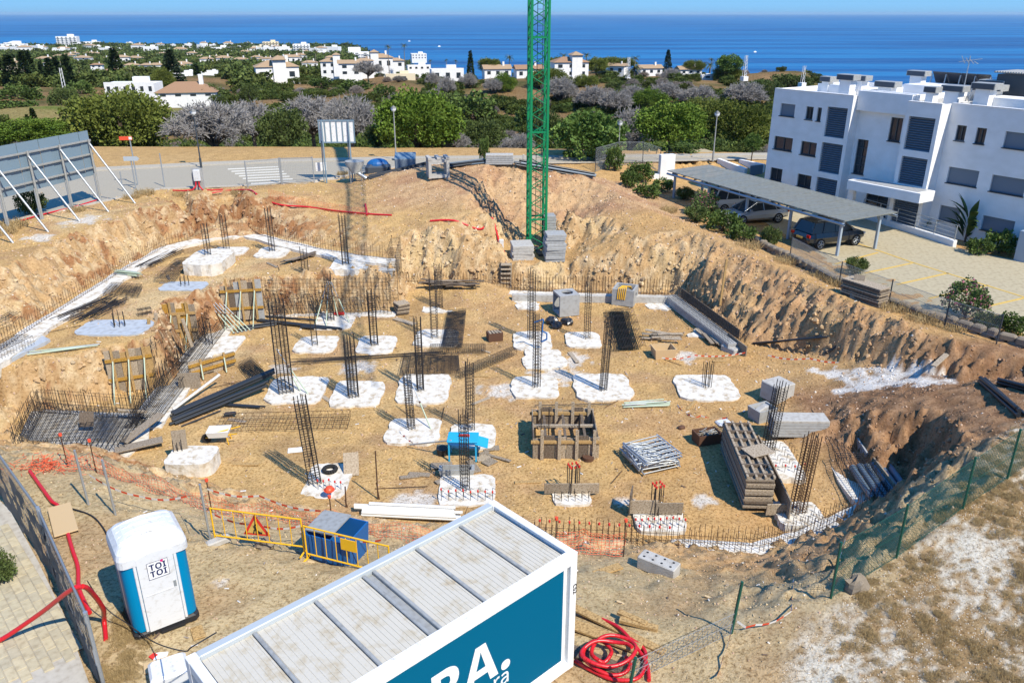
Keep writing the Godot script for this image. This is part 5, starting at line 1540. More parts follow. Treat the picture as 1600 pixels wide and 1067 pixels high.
func starters(q: MB, path: Array, h: float, gap: float, double := 0.0, rails := 2) -> void:
	for i in path.size() - 1:
		var a: Vector3 = path[i]
		var b: Vector3 = path[i + 1]
		var n := int(a.distance_to(b) / gap)
		var side := (b - a).normalized().cross(Vector3.UP)
		for k in n:
			var p := a.lerp(b, float(k) / n)
			for s in ([0.0] if double == 0.0 else [-double, double]):
				var hh := h * rng.randf_range(0.88, 1.08)
				q.bar(p + side * s, p + side * s + Vector3(rng.randf_range(-0.04, 0.04), hh, rng.randf_range(-0.04, 0.04)), 0.011, 3)
		for r in rails:
			for s in ([0.0] if double == 0.0 else [-double, double]):
				var y := h * (0.12 + 0.4 * r)
				q.bar(a + side * s + Vector3(0, y, 0), b + side * s + Vector3(0, y, 0), 0.009, 3)

func beam_cage(q: MB, a: Vector3, b: Vector3, w: float, h: float, gap: float, nb := 4) -> void:
	var side := (b - a).normalized().cross(Vector3.UP).normalized()
	for i in nb:
		var s := lerpf(-w / 2, w / 2, float(i) / (nb - 1))
		for y in [0.02, h]:
			q.bar(a + side * s + Vector3(0, y, 0), b + side * s + Vector3(0, y, 0), 0.012, 4)
	var n := int(a.distance_to(b) / gap)
	for k in n + 1:
		var p := a.lerp(b, float(k) / maxi(n, 1))
		var c := [p - side * w / 2, p + side * w / 2, p + side * w / 2 + Vector3(0, h, 0), p - side * w / 2 + Vector3(0, h, 0)]
		for j in 4: q.bar(c[j], c[(j + 1) % 4], 0.007, 3)

func grid_mat(q: MB, c: Array, nx: int, ny: int, y: float, r := 0.01) -> void:
	for i in nx + 1:
		q.bar(bilerp(c, float(i) / nx, 0) + Vector3(0, y, 0), bilerp(c, float(i) / nx, 1) + Vector3(0, y, 0), r, 3)
	for j in ny + 1:
		q.bar(bilerp(c, 0, float(j) / ny) + Vector3(0, y + 0.02, 0), bilerp(c, 1, float(j) / ny) + Vector3(0, y + 0.02, 0), r, 3)

func ribbon(path: Array, w: float, y0: float, y1: float, rough := 0.12) -> MB:
	# strip of concrete of uneven width along a path
	var l := PackedVector2Array()
	var r := PackedVector2Array()
	for i in path.size():
		var a: Vector3 = path[maxi(i - 1, 0)]
		var b: Vector3 = path[mini(i + 1, path.size() - 1)]
		var d := flat(b - a).normalized()
		var nrm := Vector2(-d.y, d.x)
		var sub := 1 if i == path.size() - 1 else 6
		for s in sub:
			var p: Vector3 = path[i].lerp(path[mini(i + 1, path.size() - 1)], float(s) / sub)
			l.append(flat(p) + nrm * w * 0.5 * (1 + rough * fine.get_noise_2d(p.x * 2, p.z * 2) * 2))
			r.append(flat(p) - nrm * w * 0.5 * (1 + rough * fine.get_noise_2d(p.x * 2 + 30, p.z * 2) * 2))
	r.reverse()
	l.append_array(r)
	var q := MB.new()
	q.poly(l, y0, y1)
	return q

func prop(a: Vector3, b: Vector3, label: String, m: Material = null, r := 0.028) -> void:
	var t := thing("steel_prop", label, "prop", a, 0.0, "adjustable steel props")
	var d := b - a
	barpart("outer_tube", t, m if m else M.prop_green, Vector3.ZERO, d * 0.6, r, 7)
	barpart("inner_tube", t, M.galv, d * 0.6, d, r * 0.75, 7)
	boxpart("foot_plate", t, M.galv, Vector3.ZERO, Vector3(0.14, 0.012, 0.14))
	barpart("collar", t, M.rust_metal, d * 0.58, d * 0.62, r * 1.5, 7)

func stage_pit() -> void:
	footings()
	strips()
	formwork()
	rebar_piles()
	litter()

func footings() -> void:
	column(Vector3(-9.94,0,-31.69), 4.41, 0.62, 0.4, 14, [Vector3(-9.54,0,-31.93),1.27,1.36], "thick dark column cage beside the black duct bundle, its pad braced by two props", {"step": 0.09})
	column(Vector3(-6.9,0,-31.25), 3, 0.42, 0.36, 10, [Vector3(-6.78,0,-31.54),1.12,1.27], "column cage with pad right of the thickest cage", {"step": 0.1})
	column(Vector3(-4.05,0,-31.88), 3.48, 0.26, 0.26, 8, [Vector3(-3.92,0,-32.07),1.16,1.5], "slim tall column cage with pad in front of the flat stirrup mats", {"step": 0.11})
	column(Vector3(-4.04,0,-28.36), 2.65, 0.26, 0.26, 6, [Vector3(-3.93,0,-28.18),1.07,1.05], "column cage whose pad carries red and white tape and one prop", {"step": 0.11, "tilt": 0.03})
	var c5 := column(Vector3(-7,0,-24.36), 3.56, 0.42, 0.3, 10, [Vector3(-6.57,0,-24.49),0.77,1.18], "nearest left column cage leaning over a pad with an old tyre", {"step": 0.1, "tilt": 0.06})
	hooks(c5, Vector3(-6.38,0,-23.91) - Vector3(-7,0,-24.36), 0.5, 0.2, 5, 1, 0.35, true)
	column(Vector3(-6.92,0,-37.1), 3.01, 0.34, 0.3, 8, [Vector3(-6.82,0,-37.13),0.96,1.17], "column cage with pad in front of the tall rebar wall's right half", {"step": 0.12})
	column(Vector3(-9.91,0,-37.1), 2.68, 0.26, 0.26, 4, [Vector3(-9.86,0,-37.21),1.03,1.09], "thin column cage on the pad just behind the rebar lying across the floor", {"step": 0.18})
	column(Vector3(-9.84,0,-40.61), 2.79, 0.34, 0.28, 8, [Vector3(-9.59,0,-40.25),1.03,1.06], "column cage on a pad under four splayed pale props", {"step": 0.13})
	column(Vector3(-3.98,0,-38.03), 3.6, 0.3, 0.26, 4, [Vector3(-3.88,0,-38.06),1.12,1.13], "ladder-like column cage on the pad beside the long flat mat", {"step": 0.16})
	column(Vector3(-1.67,0,-28.26), 3.05, 0.28, 0.24, 6, [Vector3(-1.54,0,-27.76),0.91,0.98], "ladder-like column cage on the littered pad behind the blue table", {"step": 0.15})
	var c11 := column(Vector3(-1.64,0,-23.91), 3.21, 0.26, 0.24, 6, [Vector3(-1.57,0,-23.94),0.99,0.97], "tall ladder-like cage rising from the pad in front of the blue table", {"step": 0.15})
	hooks(c11, Vector3(-1.54,0,-23.35) - Vector3(-1.64,0,-23.91), 1.0, 0.25, 8, 2, 0.4, true)
	column(Vector3(1.09,0,-32.27), 3.48, 0.28, 0.24, 6, [Vector3(1.03,0,-32.24),1.03,1.12], "ladder-like cage on the wide pad left of the tall leaning cage", {"step": 0.15, "group": "column footings in the pit"})
	column(Vector3(4.02,0,-31.88), 3.51, 0.26, 0.22, 8, [Vector3(4.05,0,-32.26),1.26,1.38], "tall leaning column cage on a white pad in the pit's middle", {"step": 0.09, "tilt": -0.05})
	column(Vector3(3.84,0,-37.95), 3.4, 0.24, 0.22, 4, [Vector3(3.63,0,-37.8),0.88,1.03], "ladder-like cage on the pad in front of the two precast boxes", {"step": 0.15})
	column(Vector3(0.98,0,-37.95), 3.79, 0.3, 0.26, 6, [Vector3(1.04,0,-37.72),0.98,1.2], "tall ladder-like cage on the pad beside the blue bracket", {"step": 0.15})
	column(Vector3(8.68,0,-32.21), 1.28, 0.3, 0.26, 8, [Vector3(8.66,0,-32.19),1.34,1.31], "short bundle of column bars with a board on top on a white slab", {"stirrups": false, "rough": 0.06})
	var c16 := column(Vector3(9.52,0,-22.55), 2.94, 0.42, 0.34, 10, [Vector3(9.55,0,-22.46),0.77,0.7], "leaning cage on the scalloped pad nearest the green fence", {"step": 0.1, "tilt": -0.07, "bar_mat": "rebar_rust"})
	hooks(c16, Vector3(9.52,0,-22.22) - Vector3(9.52,0,-22.55), 0.7, 0.5, 6, 3, 0.3, false)
	var c17 := column(Vector3(9.75,0,-26.64), 2.91, 0.38, 0.3, 10, [Vector3(9.93,0,-25.95),0.72,1.38], "leaning cage behind the long shutter board on the capped white pad", {"step": 0.1, "tilt": -0.08})
	hooks(c17, Vector3(10.07,0,-25.89) - Vector3(9.75,0,-26.64), 0.7, 1.0, 4, 7, 0.3, true)
	var c18 := column(Vector3(2.12,0,-23.75), 1.13, 0.3, 0.26, 8, [Vector3(2.06,0,-23.52),0.66,0.55], "short red capped column bars between two planks by the timber box form", {"stirrups": false, "caps": true})
	hooks(c18, Vector3(2.04,0,-23.27) - Vector3(2.12,0,-23.75), 0.7, 0.2, 6, 2, 0.32, false)
	var c19 := column(Vector3(4.8,0,-22.44), 1.19, 0.28, 0.26, 8, [Vector3(4.85,0,-22.13),0.82,0.68], "red capped column bars behind a plank on the front middle pad", {"stirrups": false, "caps": true})
	hooks(c19, Vector3(4.79,0,-21.8) - Vector3(4.8,0,-22.44), 0.9, 0.3, 9, 2, 0.35, true)
	column(Vector3(-12.31,0.1,-25.72), 0.97, 0.3, 0.3, 6, [Vector3(-11.66,0.1,-25.33),0.84,0.67], "raised concrete block with bars beside a leaning board at the pit's left front", {"stirrups": false, "block": 0.45, "rough": 0.04})
	# terrace
	column(Vector3(-17.52,2,-44.51), 2.42, 0.32, 0.3, 8, [Vector3(-17.31,2,-44.06),1.1,1.62], "column cage on the high pale block in the terrace corner", {"block": 0.55, "step": 0.13, "rough": 0.05})
	column(Vector3(-17.4,2,-47.19), 2.34, 0.34, 0.3, 8, [Vector3(-17.25,2,-47.2),1.01,0.85], "hindmost left column cage on its small terrace pad", {"step": 0.14})
	column(Vector3(-14.63,2,-47.19), 2.76, 0.32, 0.3, 8, [Vector3(-14.52,2,-46.93),0.93,1.12], "terrace column cage next to the pile of dark boards", {"step": 0.14})
	column(Vector3(-9.61,2,-44.38), 3, 0.34, 0.3, 8, [Vector3(-9.45,2,-44.54),0.96,1.27], "terrace column cage on the cloud shaped pad by the wall head", {"step": 0.14})
	column(Vector3(-11.64,1.9,-43.11), 1.49, 0.34, 0.3, 8, [Vector3.ZERO, 0.0, 0.0], "low open cage at the lip of the terrace cut", {"step": 0.16})
	column(Vector3(-18.25,1.95,-34.67), 0.82, 0.45, 0.3, 8, [Vector3(-18.39,1.95,-34.53),1.6,0.97], "group of starter bars on the large bluish slab of the terrace", {"stirrups": false, "pad_mat": "blinding", "rough": 0.06})
	column(Vector3(-17.49,1.95,-40.69), 0.64, 0.4, 0.3, 6, [Vector3(-17.52,1.95,-40.59),1.16,0.75], "starter bars on the bluish slab above the yellow shutters", {"stirrups": false, "pad_mat": "blinding", "rough": 0.05})
	column(Vector3(-4.11,0.05,-42.4), 2.66, 0.34, 0.28, 6, [Vector3(-4.15,0.05,-42.41),0.87,0.74], "ladder-like cage on the small pad below the plank heap", {"step": 0.16})
	column(Vector3(-15.24,0,-37.18), 1.17, 0.3, 0.26, 8, [Vector3(-14.86,0,-37.13),1.16,1.17], "plain bundle of bars on the wide lime patch at the terrace foot", {"stirrups": false})
	# pads without a column
	for q in [[[Vector3(0.88,0.05,-42.95),0.73,0.75], "small lime pad with dots behind the precast box"], [[Vector3(8.28,0.05,-42.95),0.73,0.75], "small lime pad at the foot of the back wall's right end"], [[Vector3(1.55,0,-35.45),0.99,1.23], "spilled lime patch around the blue bracket"], [[Vector3(10.83,0,-38.66),1.5,0.54], "lime strip under the plank heap by the right wall"]]:
		var b := MB.new()
		b.poly(ragged(Vector3.ZERO, q[0][1], q[0][2], 0.0, int(q[0][1] * 100), 0.25), -0.2, 0.085)
		one("lime_patch", b.mesh(), M.lime, q[1], "concrete pad", q[0][0])
	# props on pads
	for q in [[Vector3(-10.56,1.6,-32.97), Vector3(-8.9,0.05,-31.46), "pale prop leaning from the thick cage to the right"], [Vector3(-10.01,0.9,-32.43), Vector3(-9.29,0.05,-31.72), "short prop leaning at the thick cage's foot"], [Vector3(-4.07,1.5,-29.51), Vector3(-3.23,0.05,-28.27), "pale prop bracing the cage on the taped pad"], [Vector3(-10.19,1.8,-42.03), Vector3(-10.53,0.05,-39.72), "left one of the four splayed props"], [Vector3(-10.12,1.8,-42.03), Vector3(-9.88,0.05,-39.53), "upright second one of the four splayed props"], [Vector3(-10.05,1.8,-42.03), Vector3(-9.54,0.05,-41.07), "third one of the four splayed props"], [Vector3(-9.98,1.8,-42.03), Vector3(-8.75,0.05,-40.19), "right one of the four splayed props"]]:
		prop(q[1], q[0], q[2])

func strips() -> void:
	# back strip of the terrace with its starter bars
	var p := [Vector3(-21.64,2,-28.46), Vector3(-21.62,2,-30.98), Vector3(-21.73,2,-34.14), Vector3(-21.63,2,-38.09), Vector3(-21.52,2,-42.91), Vector3(-21.16,2,-47.62), Vector3(-19.38,2,-50.17), Vector3(-17.23,2,-50.97), Vector3(-14.47,2,-48.79), Vector3(-11.61,2,-46.77), Vector3(-9.05,2,-45.42), Vector3(-6.98,2,-44.64)]
	var t := thing("foundation_strip", "long white concrete strip with starter bars round the back of the terrace", "foundation", Vector3.ZERO)
	part("concrete", ribbon(p, 1.15, 1.6, 2.16).mesh(), M.lime, t)
	var q := MB.new()
	var back := []
	for i in p.size(): back.append(p[i] + Vector3(-0.25, 0.1, -0.55))
	starters(q, back, 0.85, 0.2, 0.0, 2)
	part("starter_bars", q.mesh(), M.rebar_rust, t)
	# beam face at the right end of the terrace strip
	var bf := thing("concrete_beam", "grey concrete beam end bridging the gap at the terrace corner", "beam", Vector3(-7.87,1.9,-44.09), yaw(Vector3(-9.56,1.9,-45.1), Vector3(-6.95,1.9,-44.34)))
	boxpart("body", bf, M.concrete, Vector3(0, -0.1, 0.3), Vector3(2.6, 0.5, 0.5), Basis(), 0.02)
	# strip at the foot of the terrace cut
	var p2 := [Vector3(-15.55,0,-36.52), Vector3(-15.79,0,-40.04), Vector3(-14.42,0,-41.41), Vector3(-11.77,0,-41.81), Vector3(-9.27,0,-41.81), Vector3(-6.43,0,-41.41)]
	t = thing("foundation_strip", "white lime strip along the foot of the rebar wall", "foundation", Vector3.ZERO)
	part("concrete", ribbon(p2, 0.9, -0.25, 0.1, 0.2).mesh(), M.lime, t)
	# tall rebar wall
	var w := thing("rebar_wall", "tall upright net of rebar standing before the terrace cut", "rebar", Vector3.ZERO)
	q = MB.new()
	var a: Vector3 = Vector3(-15.22,0.05,-41.27)
	var b: Vector3 = Vector3(-6.68,0.05,-41.68)
	for s in [0.0, 0.22]:
		var off := Vector3(0, 0, s)
		var n := int(a.distance_to(b) / 0.2)
		for k in n + 1:
			var e := a.lerp(b, float(k) / n) + off
			q.bar(e, e + Vector3(0, 2.15 + rng.randf_range(-0.1, 0.1), 0), 0.01, 3)
		for k in 10: q.bar(a + off + Vector3(0, 0.2 + k * 0.21, 0), b + off + Vector3(0, 0.2 + k * 0.21, 0), 0.009, 3)
	part("net", q.mesh(), M.rebar, w)
	var cc := thing("rebar_cage", "tall dense cage standing at the terrace's right corner", "rebar", Vector3.ZERO)
	q = MB.new()
	for k in 6:
		var e: Vector3 = Vector3(-6.62,0.05,-42.3).lerp(Vector3(-6.92,0.4,-46.32), k / 5.0)
		for s in [-0.25, 0.25]: q.bar(e + Vector3(s, 0, 0), e + Vector3(s, 3.4 - k * 0.1, 0), 0.013, 4)
		for y in 14: q.bar(e + Vector3(-0.25, 0.1 + y * 0.2, 0), e + Vector3(0.25, 0.1 + y * 0.2, 0), 0.009, 3)
	part("net", q.mesh(), M.rebar, cc)
	# back strip
	var p3 := [Vector3(-6.65,0.1,-45.04), Vector3(-3.06,0.1,-45.28), Vector3(0,0.1,-44.81), Vector3(3.75,0.1,-44.35), Vector3(9.29,0.1,-43.89)]
	t = thing("foundation_strip", "straight back foundation strip with a row of starter bars below the crane", "foundation", Vector3.ZERO)
	part("concrete", ribbon(p3, 0.75, -0.2, 0.24, 0.1).mesh(), M.lime, t)
	q = MB.new()
	var p3b := []
	for e in p3: p3b.append(e + Vector3(0, 0.1, -0.42))
	starters(q, p3b, 1.05, 0.17, 0.12, 2)
	part("starter_bars", q.mesh(), M.rebar_rust, t)
	var kb := thing("concrete_beam", "long low grey concrete upstand in front of the back starter bars", "beam", Vector3(0,0.1,-43.67), yaw(Vector3(0,0.1,-43.67), Vector3(9.02,0.1,-43.23)))
	boxpart("body", kb, M.concrete, Vector3(4.6, 0.22, 0), Vector3(9.2, 0.42, 0.26), Basis(), 0.02)
	# right wall beam with cage and shutters
	t = thing("foundation_strip", "raised grey beam with open cage running down the pit's right side", "foundation", Vector3.ZERO)
	var ra: Vector3 = Vector3(9.13,0.1,-43.45)
	var rb: Vector3 = Vector3(10.91,0.1,-36.28)
	part("concrete", path_box([ra, rb], 0.7, 0.42).mesh(), M.concrete_grey, t)
	q = MB.new()
	beam_cage(q, ra + Vector3(0, 0.4, 0), rb + Vector3(0, 0.4, 0), 0.6, 0.35, 0.16, 5)
	starters(q, [ra + Vector3(0.4, 0.3, 0), rb + Vector3(0.4, 0.3, 0)], 0.95, 0.2)
	part("cage", q.mesh(), M.rebar, t)
	var sh := boxpart("shutter_board", t, M.timber_dark, Vector3.ZERO, Vector3(ra.distance_to(rb) * 0.9, 0.5, 0.05), Basis(Vector3.UP, yaw(ra, rb)))
	sh.position = (ra + rb) * 0.5 + Vector3(0.5, 0.6, -0.3)
	var eb := boxpart("end_board", t, M.timber_grey, Vector3(11.09,0.4,-36.38), Vector3(1.9, 0.5, 0.05), Basis(Vector3.UP, yaw(Vector3(10.9,0.3,-37.73), Vector3(11.36,0.3,-35.81))))
	eb.name = "end_board"
	# left front: rebar mat and the beam that climbs from it
	var m := thing("rebar_mat", "dense dark rebar mat with upright bars in the pit's left front corner", "rebar", Vector3.ZERO)
	var cq := [Vector3(-18.75,0,-26.55), Vector3(-19.75,0,-29.81), Vector3(-15.02,0,-29.13), Vector3(-14.71,0,-26.55)]
	q = MB.new()
	for y in [0.12, 0.5]: grid_mat(q, cq, 26, 20, y, 0.011)
	starters(q, [cq[0], cq[1], cq[2]], 1.15, 0.16, 0.12, 3)
	starters(q, [cq[3], cq[0]], 0.7, 0.2, 0.0, 2)
	part("grid", q.mesh(), M.rebar, m)
	var lb := MB.new()
	lb.poly(PackedVector2Array([flat(Vector3(-18.9,0,-26.17)), flat(Vector3(-20.2,0,-30.04)), flat(Vector3(-15.03,0,-29.58)), flat(Vector3(-14.21,0,-27.43)), flat(Vector3(-14.45,0,-26.17))]), -0.2, 0.09)
	part("blinding", lb.mesh(), M.lime, m)
	var d := thing("beam_cage", "long dark beam cage climbing from the mat to the terrace foot", "rebar", Vector3.ZERO)
	q = MB.new()
	var d0: Vector3 = Vector3(-14.85,0.1,-28.39)
	var d1: Vector3 = Vector3(-15.16,0.1,-33.85)
	var d2: Vector3 = Vector3(-15.52,0.1,-39.78)
	beam_cage(q, d0, d1, 1.0, 0.5, 0.13, 7)
	beam_cage(q, d1, d2, 0.8, 0.4, 0.16, 5)
	starters(q, [d0 + Vector3(-0.4, 0, -0.2), d1 + Vector3(-0.4, 0, -0.2), d2 + Vector3(-0.4, 0, -0.2)], 1.2, 0.17, 0.06, 2)
	starters(q, [Vector3(-15.99,0.1,-32.46), Vector3(-15.85,0.1,-33.49)], 2.0, 0.14, 0.1, 3)
	part("cage", q.mesh(), M.rebar, d)
	part("blinding", ribbon([d0, d1, d2], 1.5, -0.2, 0.09, 0.15).mesh(), M.lime, d)
	# far left cages on the terrace edge
	var fl := thing("beam_cage", "tangled dark cage lying on pale slabs at the photograph's left edge", "rebar", Vector3.ZERO)
	q = MB.new()
	beam_cage(q, Vector3(-22.02,2,-29.06), Vector3(-21.33,2,-32.38), 0.9, 0.5, 0.16, 6)
	beam_cage(q, Vector3(-23.24,2,-30.98), Vector3(-22.84,2,-34.54), 0.5, 0.8, 0.2, 4)
	part("cage", q.mesh(), M.rebar, fl)
	var bs := MB.new()
	bs.poly(PackedVector2Array([flat(Vector3(-22.21,2,-29.36)), flat(Vector3(-21.68,2,-32.02)), flat(Vector3(-21.39,2,-33.51)), flat(Vector3(-20.54,2,-32.9)), flat(Vector3(-20.79,2,-31.67)), flat(Vector3(-21.02,2,-30.64)), flat(Vector3(-21.43,2,-28.93))]), 1.8, 2.1)
	one("slab", bs.mesh(), M.blinding, "bluish wet concrete slab at the terrace's left end", "slab")
	# front strip and right trench
	var f := [Vector3(0.71,-0.05,-21.11), Vector3(2.83,-0.05,-20.92), Vector3(5.01,-0.05,-20.72), Vector3(7.58,-0.1,-20.53), Vector3(9.39,-0.1,-21.18), Vector3(11.29,-0.1,-22.37), Vector3(12.95,0,-23.2)]
	t = thing("foundation_strip", "front foundation strip of starter bars behind the near bank", "foundation", Vector3.ZERO)
	part("concrete", ribbon([f[2], f[3], f[4], f[5], f[6]], 0.7, -0.4, 0.08, 0.15).mesh(), M.lime, t)
	q = MB.new()
	starters(q, f, 0.85, 0.17, 0.16, 2)
	part("starter_bars", q.mesh(), M.rebar_rust, t)
	for k in 14:
		var e: Vector3 = f[0].lerp(f[2], (k + 0.5) / 14.0)
		part("bar_cap", _bar_mesh(Vector3.ZERO, Vector3(0, 0.07, 0), 0.035, 6), M.red_paint, t, e + Vector3(0, 0.88, 0.16))
	var g0: Vector3 = Vector3(12.71,0.05,-29.59)
	var g1: Vector3 = Vector3(12.39,0,-25.53)
	var g2: Vector3 = Vector3(12.35,0,-22.66)
	t = thing("foundation_strip", "trench cage with capped bars between the slab stack and the grey pipes", "foundation", Vector3.ZERO)
	q = MB.new()
	beam_cage(q, g0, g1, 0.75, 0.4, 0.15, 6)
	beam_cage(q, g1, g2, 1.0, 0.6, 0.15, 6)
	starters(q, [g0 + Vector3(0.4, 0, 0), g1 + Vector3(0.4, 0, 0), g2 + Vector3(0.4, 0, 0)], 0.8, 0.2)
	part("cage", q.mesh(), M.rebar, t)
	part("blinding", ribbon([g0, g1, g2], 1.3, -0.25, 0.07, 0.1).mesh(), M.lime, t)
	boxpart("side_board", t, M.concrete_grey, (g0 + g1) * 0.5 + Vector3(0.62, 0.35, 0), Vector3(g0.distance_to(g1), 0.5, 0.06), Basis(Vector3.UP, yaw(g0, g1)))
	boxpart("side_board", t, M.timber_grey, (g1 + g2) * 0.5 + Vector3(0.75, 0.35, 0), Vector3(g1.distance_to(g2), 0.5, 0.06), Basis(Vector3.UP, yaw(g1, g2)))

func board(c: Vector3, s: Vector3, turn: float, m: Material, label: String, pitch := 0.0, roll := 0.0) -> MeshInstance3D:
	var o := one("plank", _cbox_mesh(s, 0.006), m, label, "plank", c, 0.0)
	o.basis = Basis(Vector3.UP, turn) * Basis(Vector3(0, 0, 1), pitch) * Basis(Vector3.RIGHT, roll)
	return o

func shutter_run(called: String, label: String, a: Vector3, b: Vector3, h: float, n: int, tone: Array) -> Node3D:
	# upright boards held by raking props
	var t := thing(called, label, "formwork", a, yaw(a, b))
	var L := a.distance_to(b)
	for k in n:
		var w := L / n
		boxpart("board", t, M[tone[k % tone.size()]], Vector3((k + 0.5) * w, h * 0.5 + rng.randf_range(-0.08, 0.1), rng.randf_range(-0.03, 0.03)), Vector3(w * 0.96, h * rng.randf_range(0.85, 1.1), 0.04))
	for y in [h * 0.35, h * 0.8]:
		boxpart("waling", t, M.timber_new if n % 2 else M.ply_yellow, Vector3(L * 0.5, y, 0.06), Vector3(L, 0.14, 0.06))
	for k in maxi(2, n / 2):
		var x := (k + 0.5) * L / maxi(2, n / 2)
		barpart("raking_prop", t, M.prop_green, Vector3(x, h * 0.8, 0.1), Vector3(x - 0.15, 0.0, 0.1 + h * 0.55), 0.03, 6)
		boxpart("stud", t, M.timber_new, Vector3(x, h * 0.55, 0.11), Vector3(0.1, h * 1.15, 0.05))
	return t

func formwork() -> void:
	# shutters round the terrace's bitten corner
	shutter_run("shutter_wall", "grey and yellow shutters on props at the terrace front beside the large bluish slab", Vector3(-17.57,0,-31.56), Vector3(-15.84,0,-32.27), 2.0, 6, ["timber_pale", "timber_grey", "timber_new"])
	shutter_run("shutter_wall", "yellow ply shutters on leaning props below the upper bluish slab", Vector3(-17.4,0,-37.35), Vector3(-15.91,0,-37.69), 2.0, 5, ["ply_yellow", "timber_grey", "ply_yellow"])
	shutter_run("shutter_wall", "pale shutters against the terrace cut left of the rebar wall", Vector3(-15.53,0.05,-40.29), Vector3(-13.43,0.05,-40.68), 2.2, 6, ["timber_pale", "timber_dark", "concrete_grey"])
	shutter_run("shutter_wall", "low shutter with rails beside the lime patch", Vector3(-14.72,0.05,-33.11), Vector3(-13.12,0.05,-34.69), 0.75, 4, ["timber_pale", "timber_grey"])
	for k in 5:
		prop(Vector3(-14.53,0.05,-38.8) + Vector3(k * 0.18, 0, -0.1 * k), Vector3(-16.08,1.5,-39.7) + Vector3(k * 0.22, -0.05 * k, 0), "pale prop fanned out from the terrace corner onto the lime strip, %s of five" % ["leftmost", "second", "middle", "fourth", "rightmost"][k])
	for k in 4:
		prop(Vector3(-12.15,0.1,-43.45) + Vector3(-k * 0.45, 0, 0.1 * k), Vector3(-13.36,2.1,-42.01) + Vector3(-k * 0.1, -0.25 * k, 0), "grey prop sloping down before the rebar wall, %s of four" % ["rightmost", "second", "third", "leftmost"][k])
	for k in 4:
		var o := one("timber_post", _cbox_mesh(Vector3(0.16, 1.5, 0.06)), [M.timber_new, M.timber_pale][k % 2], "rough upright timber on the terrace lip behind the grey shutters, %s" % ["leftmost", "second from left", "third from left", "rightmost"][k], "timber", [Vector3(-17.07,1.6,-34.9), Vector3(-16.95,1.6,-35.56), Vector3(-15.7,1.6,-35.31), Vector3(-15.38,1.5,-35.16)][k], 0.2 * k)
		o.rotation.z = 0.1 * (k - 1.5)
	# timber box form sunk in the floor, in front of the crane
	var A: Vector3 = Vector3(0.77,0,-26.17)
	var B: Vector3 = Vector3(3.27,0,-26.17)
	var t := thing("timber_box_form", "square timber box form full of struts sunk into the pit floor", "formwork", A, yaw(A, B))
	var L := A.distance_to(B)
	var Dp := 2.3
	for s in 2:
		var z := -Dp * s
		for k in 6:
			boxpart("board", t, [M.timber_grey, M.timber_dark, M.timber_pale][k % 3], Vector3((k + 0.5) * L / 6, 0.42, z), Vector3(L / 6 - 0.02, 0.85 + 0.12 * ((k * 5) % 3), 0.04))
		boxpart("waling", t, M.timber_new, Vector3(L * 0.5, 0.72, z + 0.05), Vector3(L * 1.05, 0.12, 0.06))
		for k in 4: boxpart("stud", t, M.timber_pale, Vector3(0.35 + k * L * 0.26, 0.62, z + 0.1), Vector3(0.12, 1.25, 0.05))
	for s in 2:
		for k in 4:
			boxpart("board", t, [M.timber_dark, M.timber_grey][k % 2], Vector3(L * s * 0.96 + 0.04, 0.45, -(k + 0.5) * Dp / 4), Vector3(0.04, 0.9, Dp / 4 - 0.03))
	for k in 3:
		boxpart("strut", t, M.timber_dark, Vector3(0.5 + k * L * 0.3, 0.66, -Dp * 0.5), Vector3(0.1, 0.08, Dp - 0.1))
	boxpart("strut", t, M.timber_pale, Vector3(L * 0.5, 0.76, -Dp * 0.5), Vector3(L - 0.1, 0.08, 0.12))
	var rq := MB.new()
	for k in 8: rq.bar(Vector3(0.35 + (k % 2) * 0.3, 0, -Dp * 0.4 - (k / 2) * 0.1), Vector3(0.35 + (k % 2) * 0.3, 1.5, -Dp * 0.4 - (k / 2) * 0.1), 0.014, 4)
	for k in 6: rq.bar(Vector3(0.35, 0.3 + k * 0.18, -Dp * 0.4), Vector3(0.65, 0.3 + k * 0.18, -Dp * 0.4), 0.01, 3)
	for k in 4: rq.bar(Vector3(L * 0.72, 0, -Dp * 0.3 - k * 0.12), Vector3(L * 0.72, 1.35, -Dp * 0.3 - k * 0.12), 0.014, 4)
	part("cage", rq.mesh(), M.rebar, t)
	# planks against short column bars
	board(Vector3(1.59,0.3,-23.64), Vector3(0.95, 0.42, 0.04), 0.0, M.timber_grey, "left plank standing beside the short red capped bars", 0.0, 0.1)
	board(Vector3(2.54,0.3,-23.64), Vector3(0.95, 0.42, 0.04), 0.02, M.timber_pale, "right plank standing beside the short red capped bars", 0.0, 0.1)
	board(Vector3(4.36,0.4,-22.37), Vector3(0.95, 0.55, 0.04), 0.0, M.timber_pale, "left plank behind the hooks of the front middle pad", 0.0, 0.12)
	board(Vector3(5.2,0.35,-22.34), Vector3(0.9, 0.5, 0.04), 0.0, M.timber_grey, "right plank behind the hooks of the front middle pad", 0.0, 0.12)
	board(Vector3(3.96,0.5,-22.6), Vector3(0.6, 0.8, 0.04), 1.3, M.timber_dark, "dark board standing on edge at the front middle pad's corner")
	# long shutter board by the leaning cage
	var lbn := board((Vector3(9.41,0.4,-26.24) + Vector3(9.01,0.4,-22.45)) * 0.5, Vector3(Vector3(9.4,0,-27.43).distance_to(Vector3(9.2,0,-22.96)), 0.75, 0.05), yaw(Vector3(9.4,0,-27.43), Vector3(9.2,0,-22.96)), M.timber_grey, "long timber shutter standing on edge beside the panel stack")
	board(Vector3(8.8,0.25,-22.45), Vector3(0.7, 0.45, 0.04), 0.05, M.timber_pale, "short pale board closing the long shutter's near end", 0.0, 0.1)
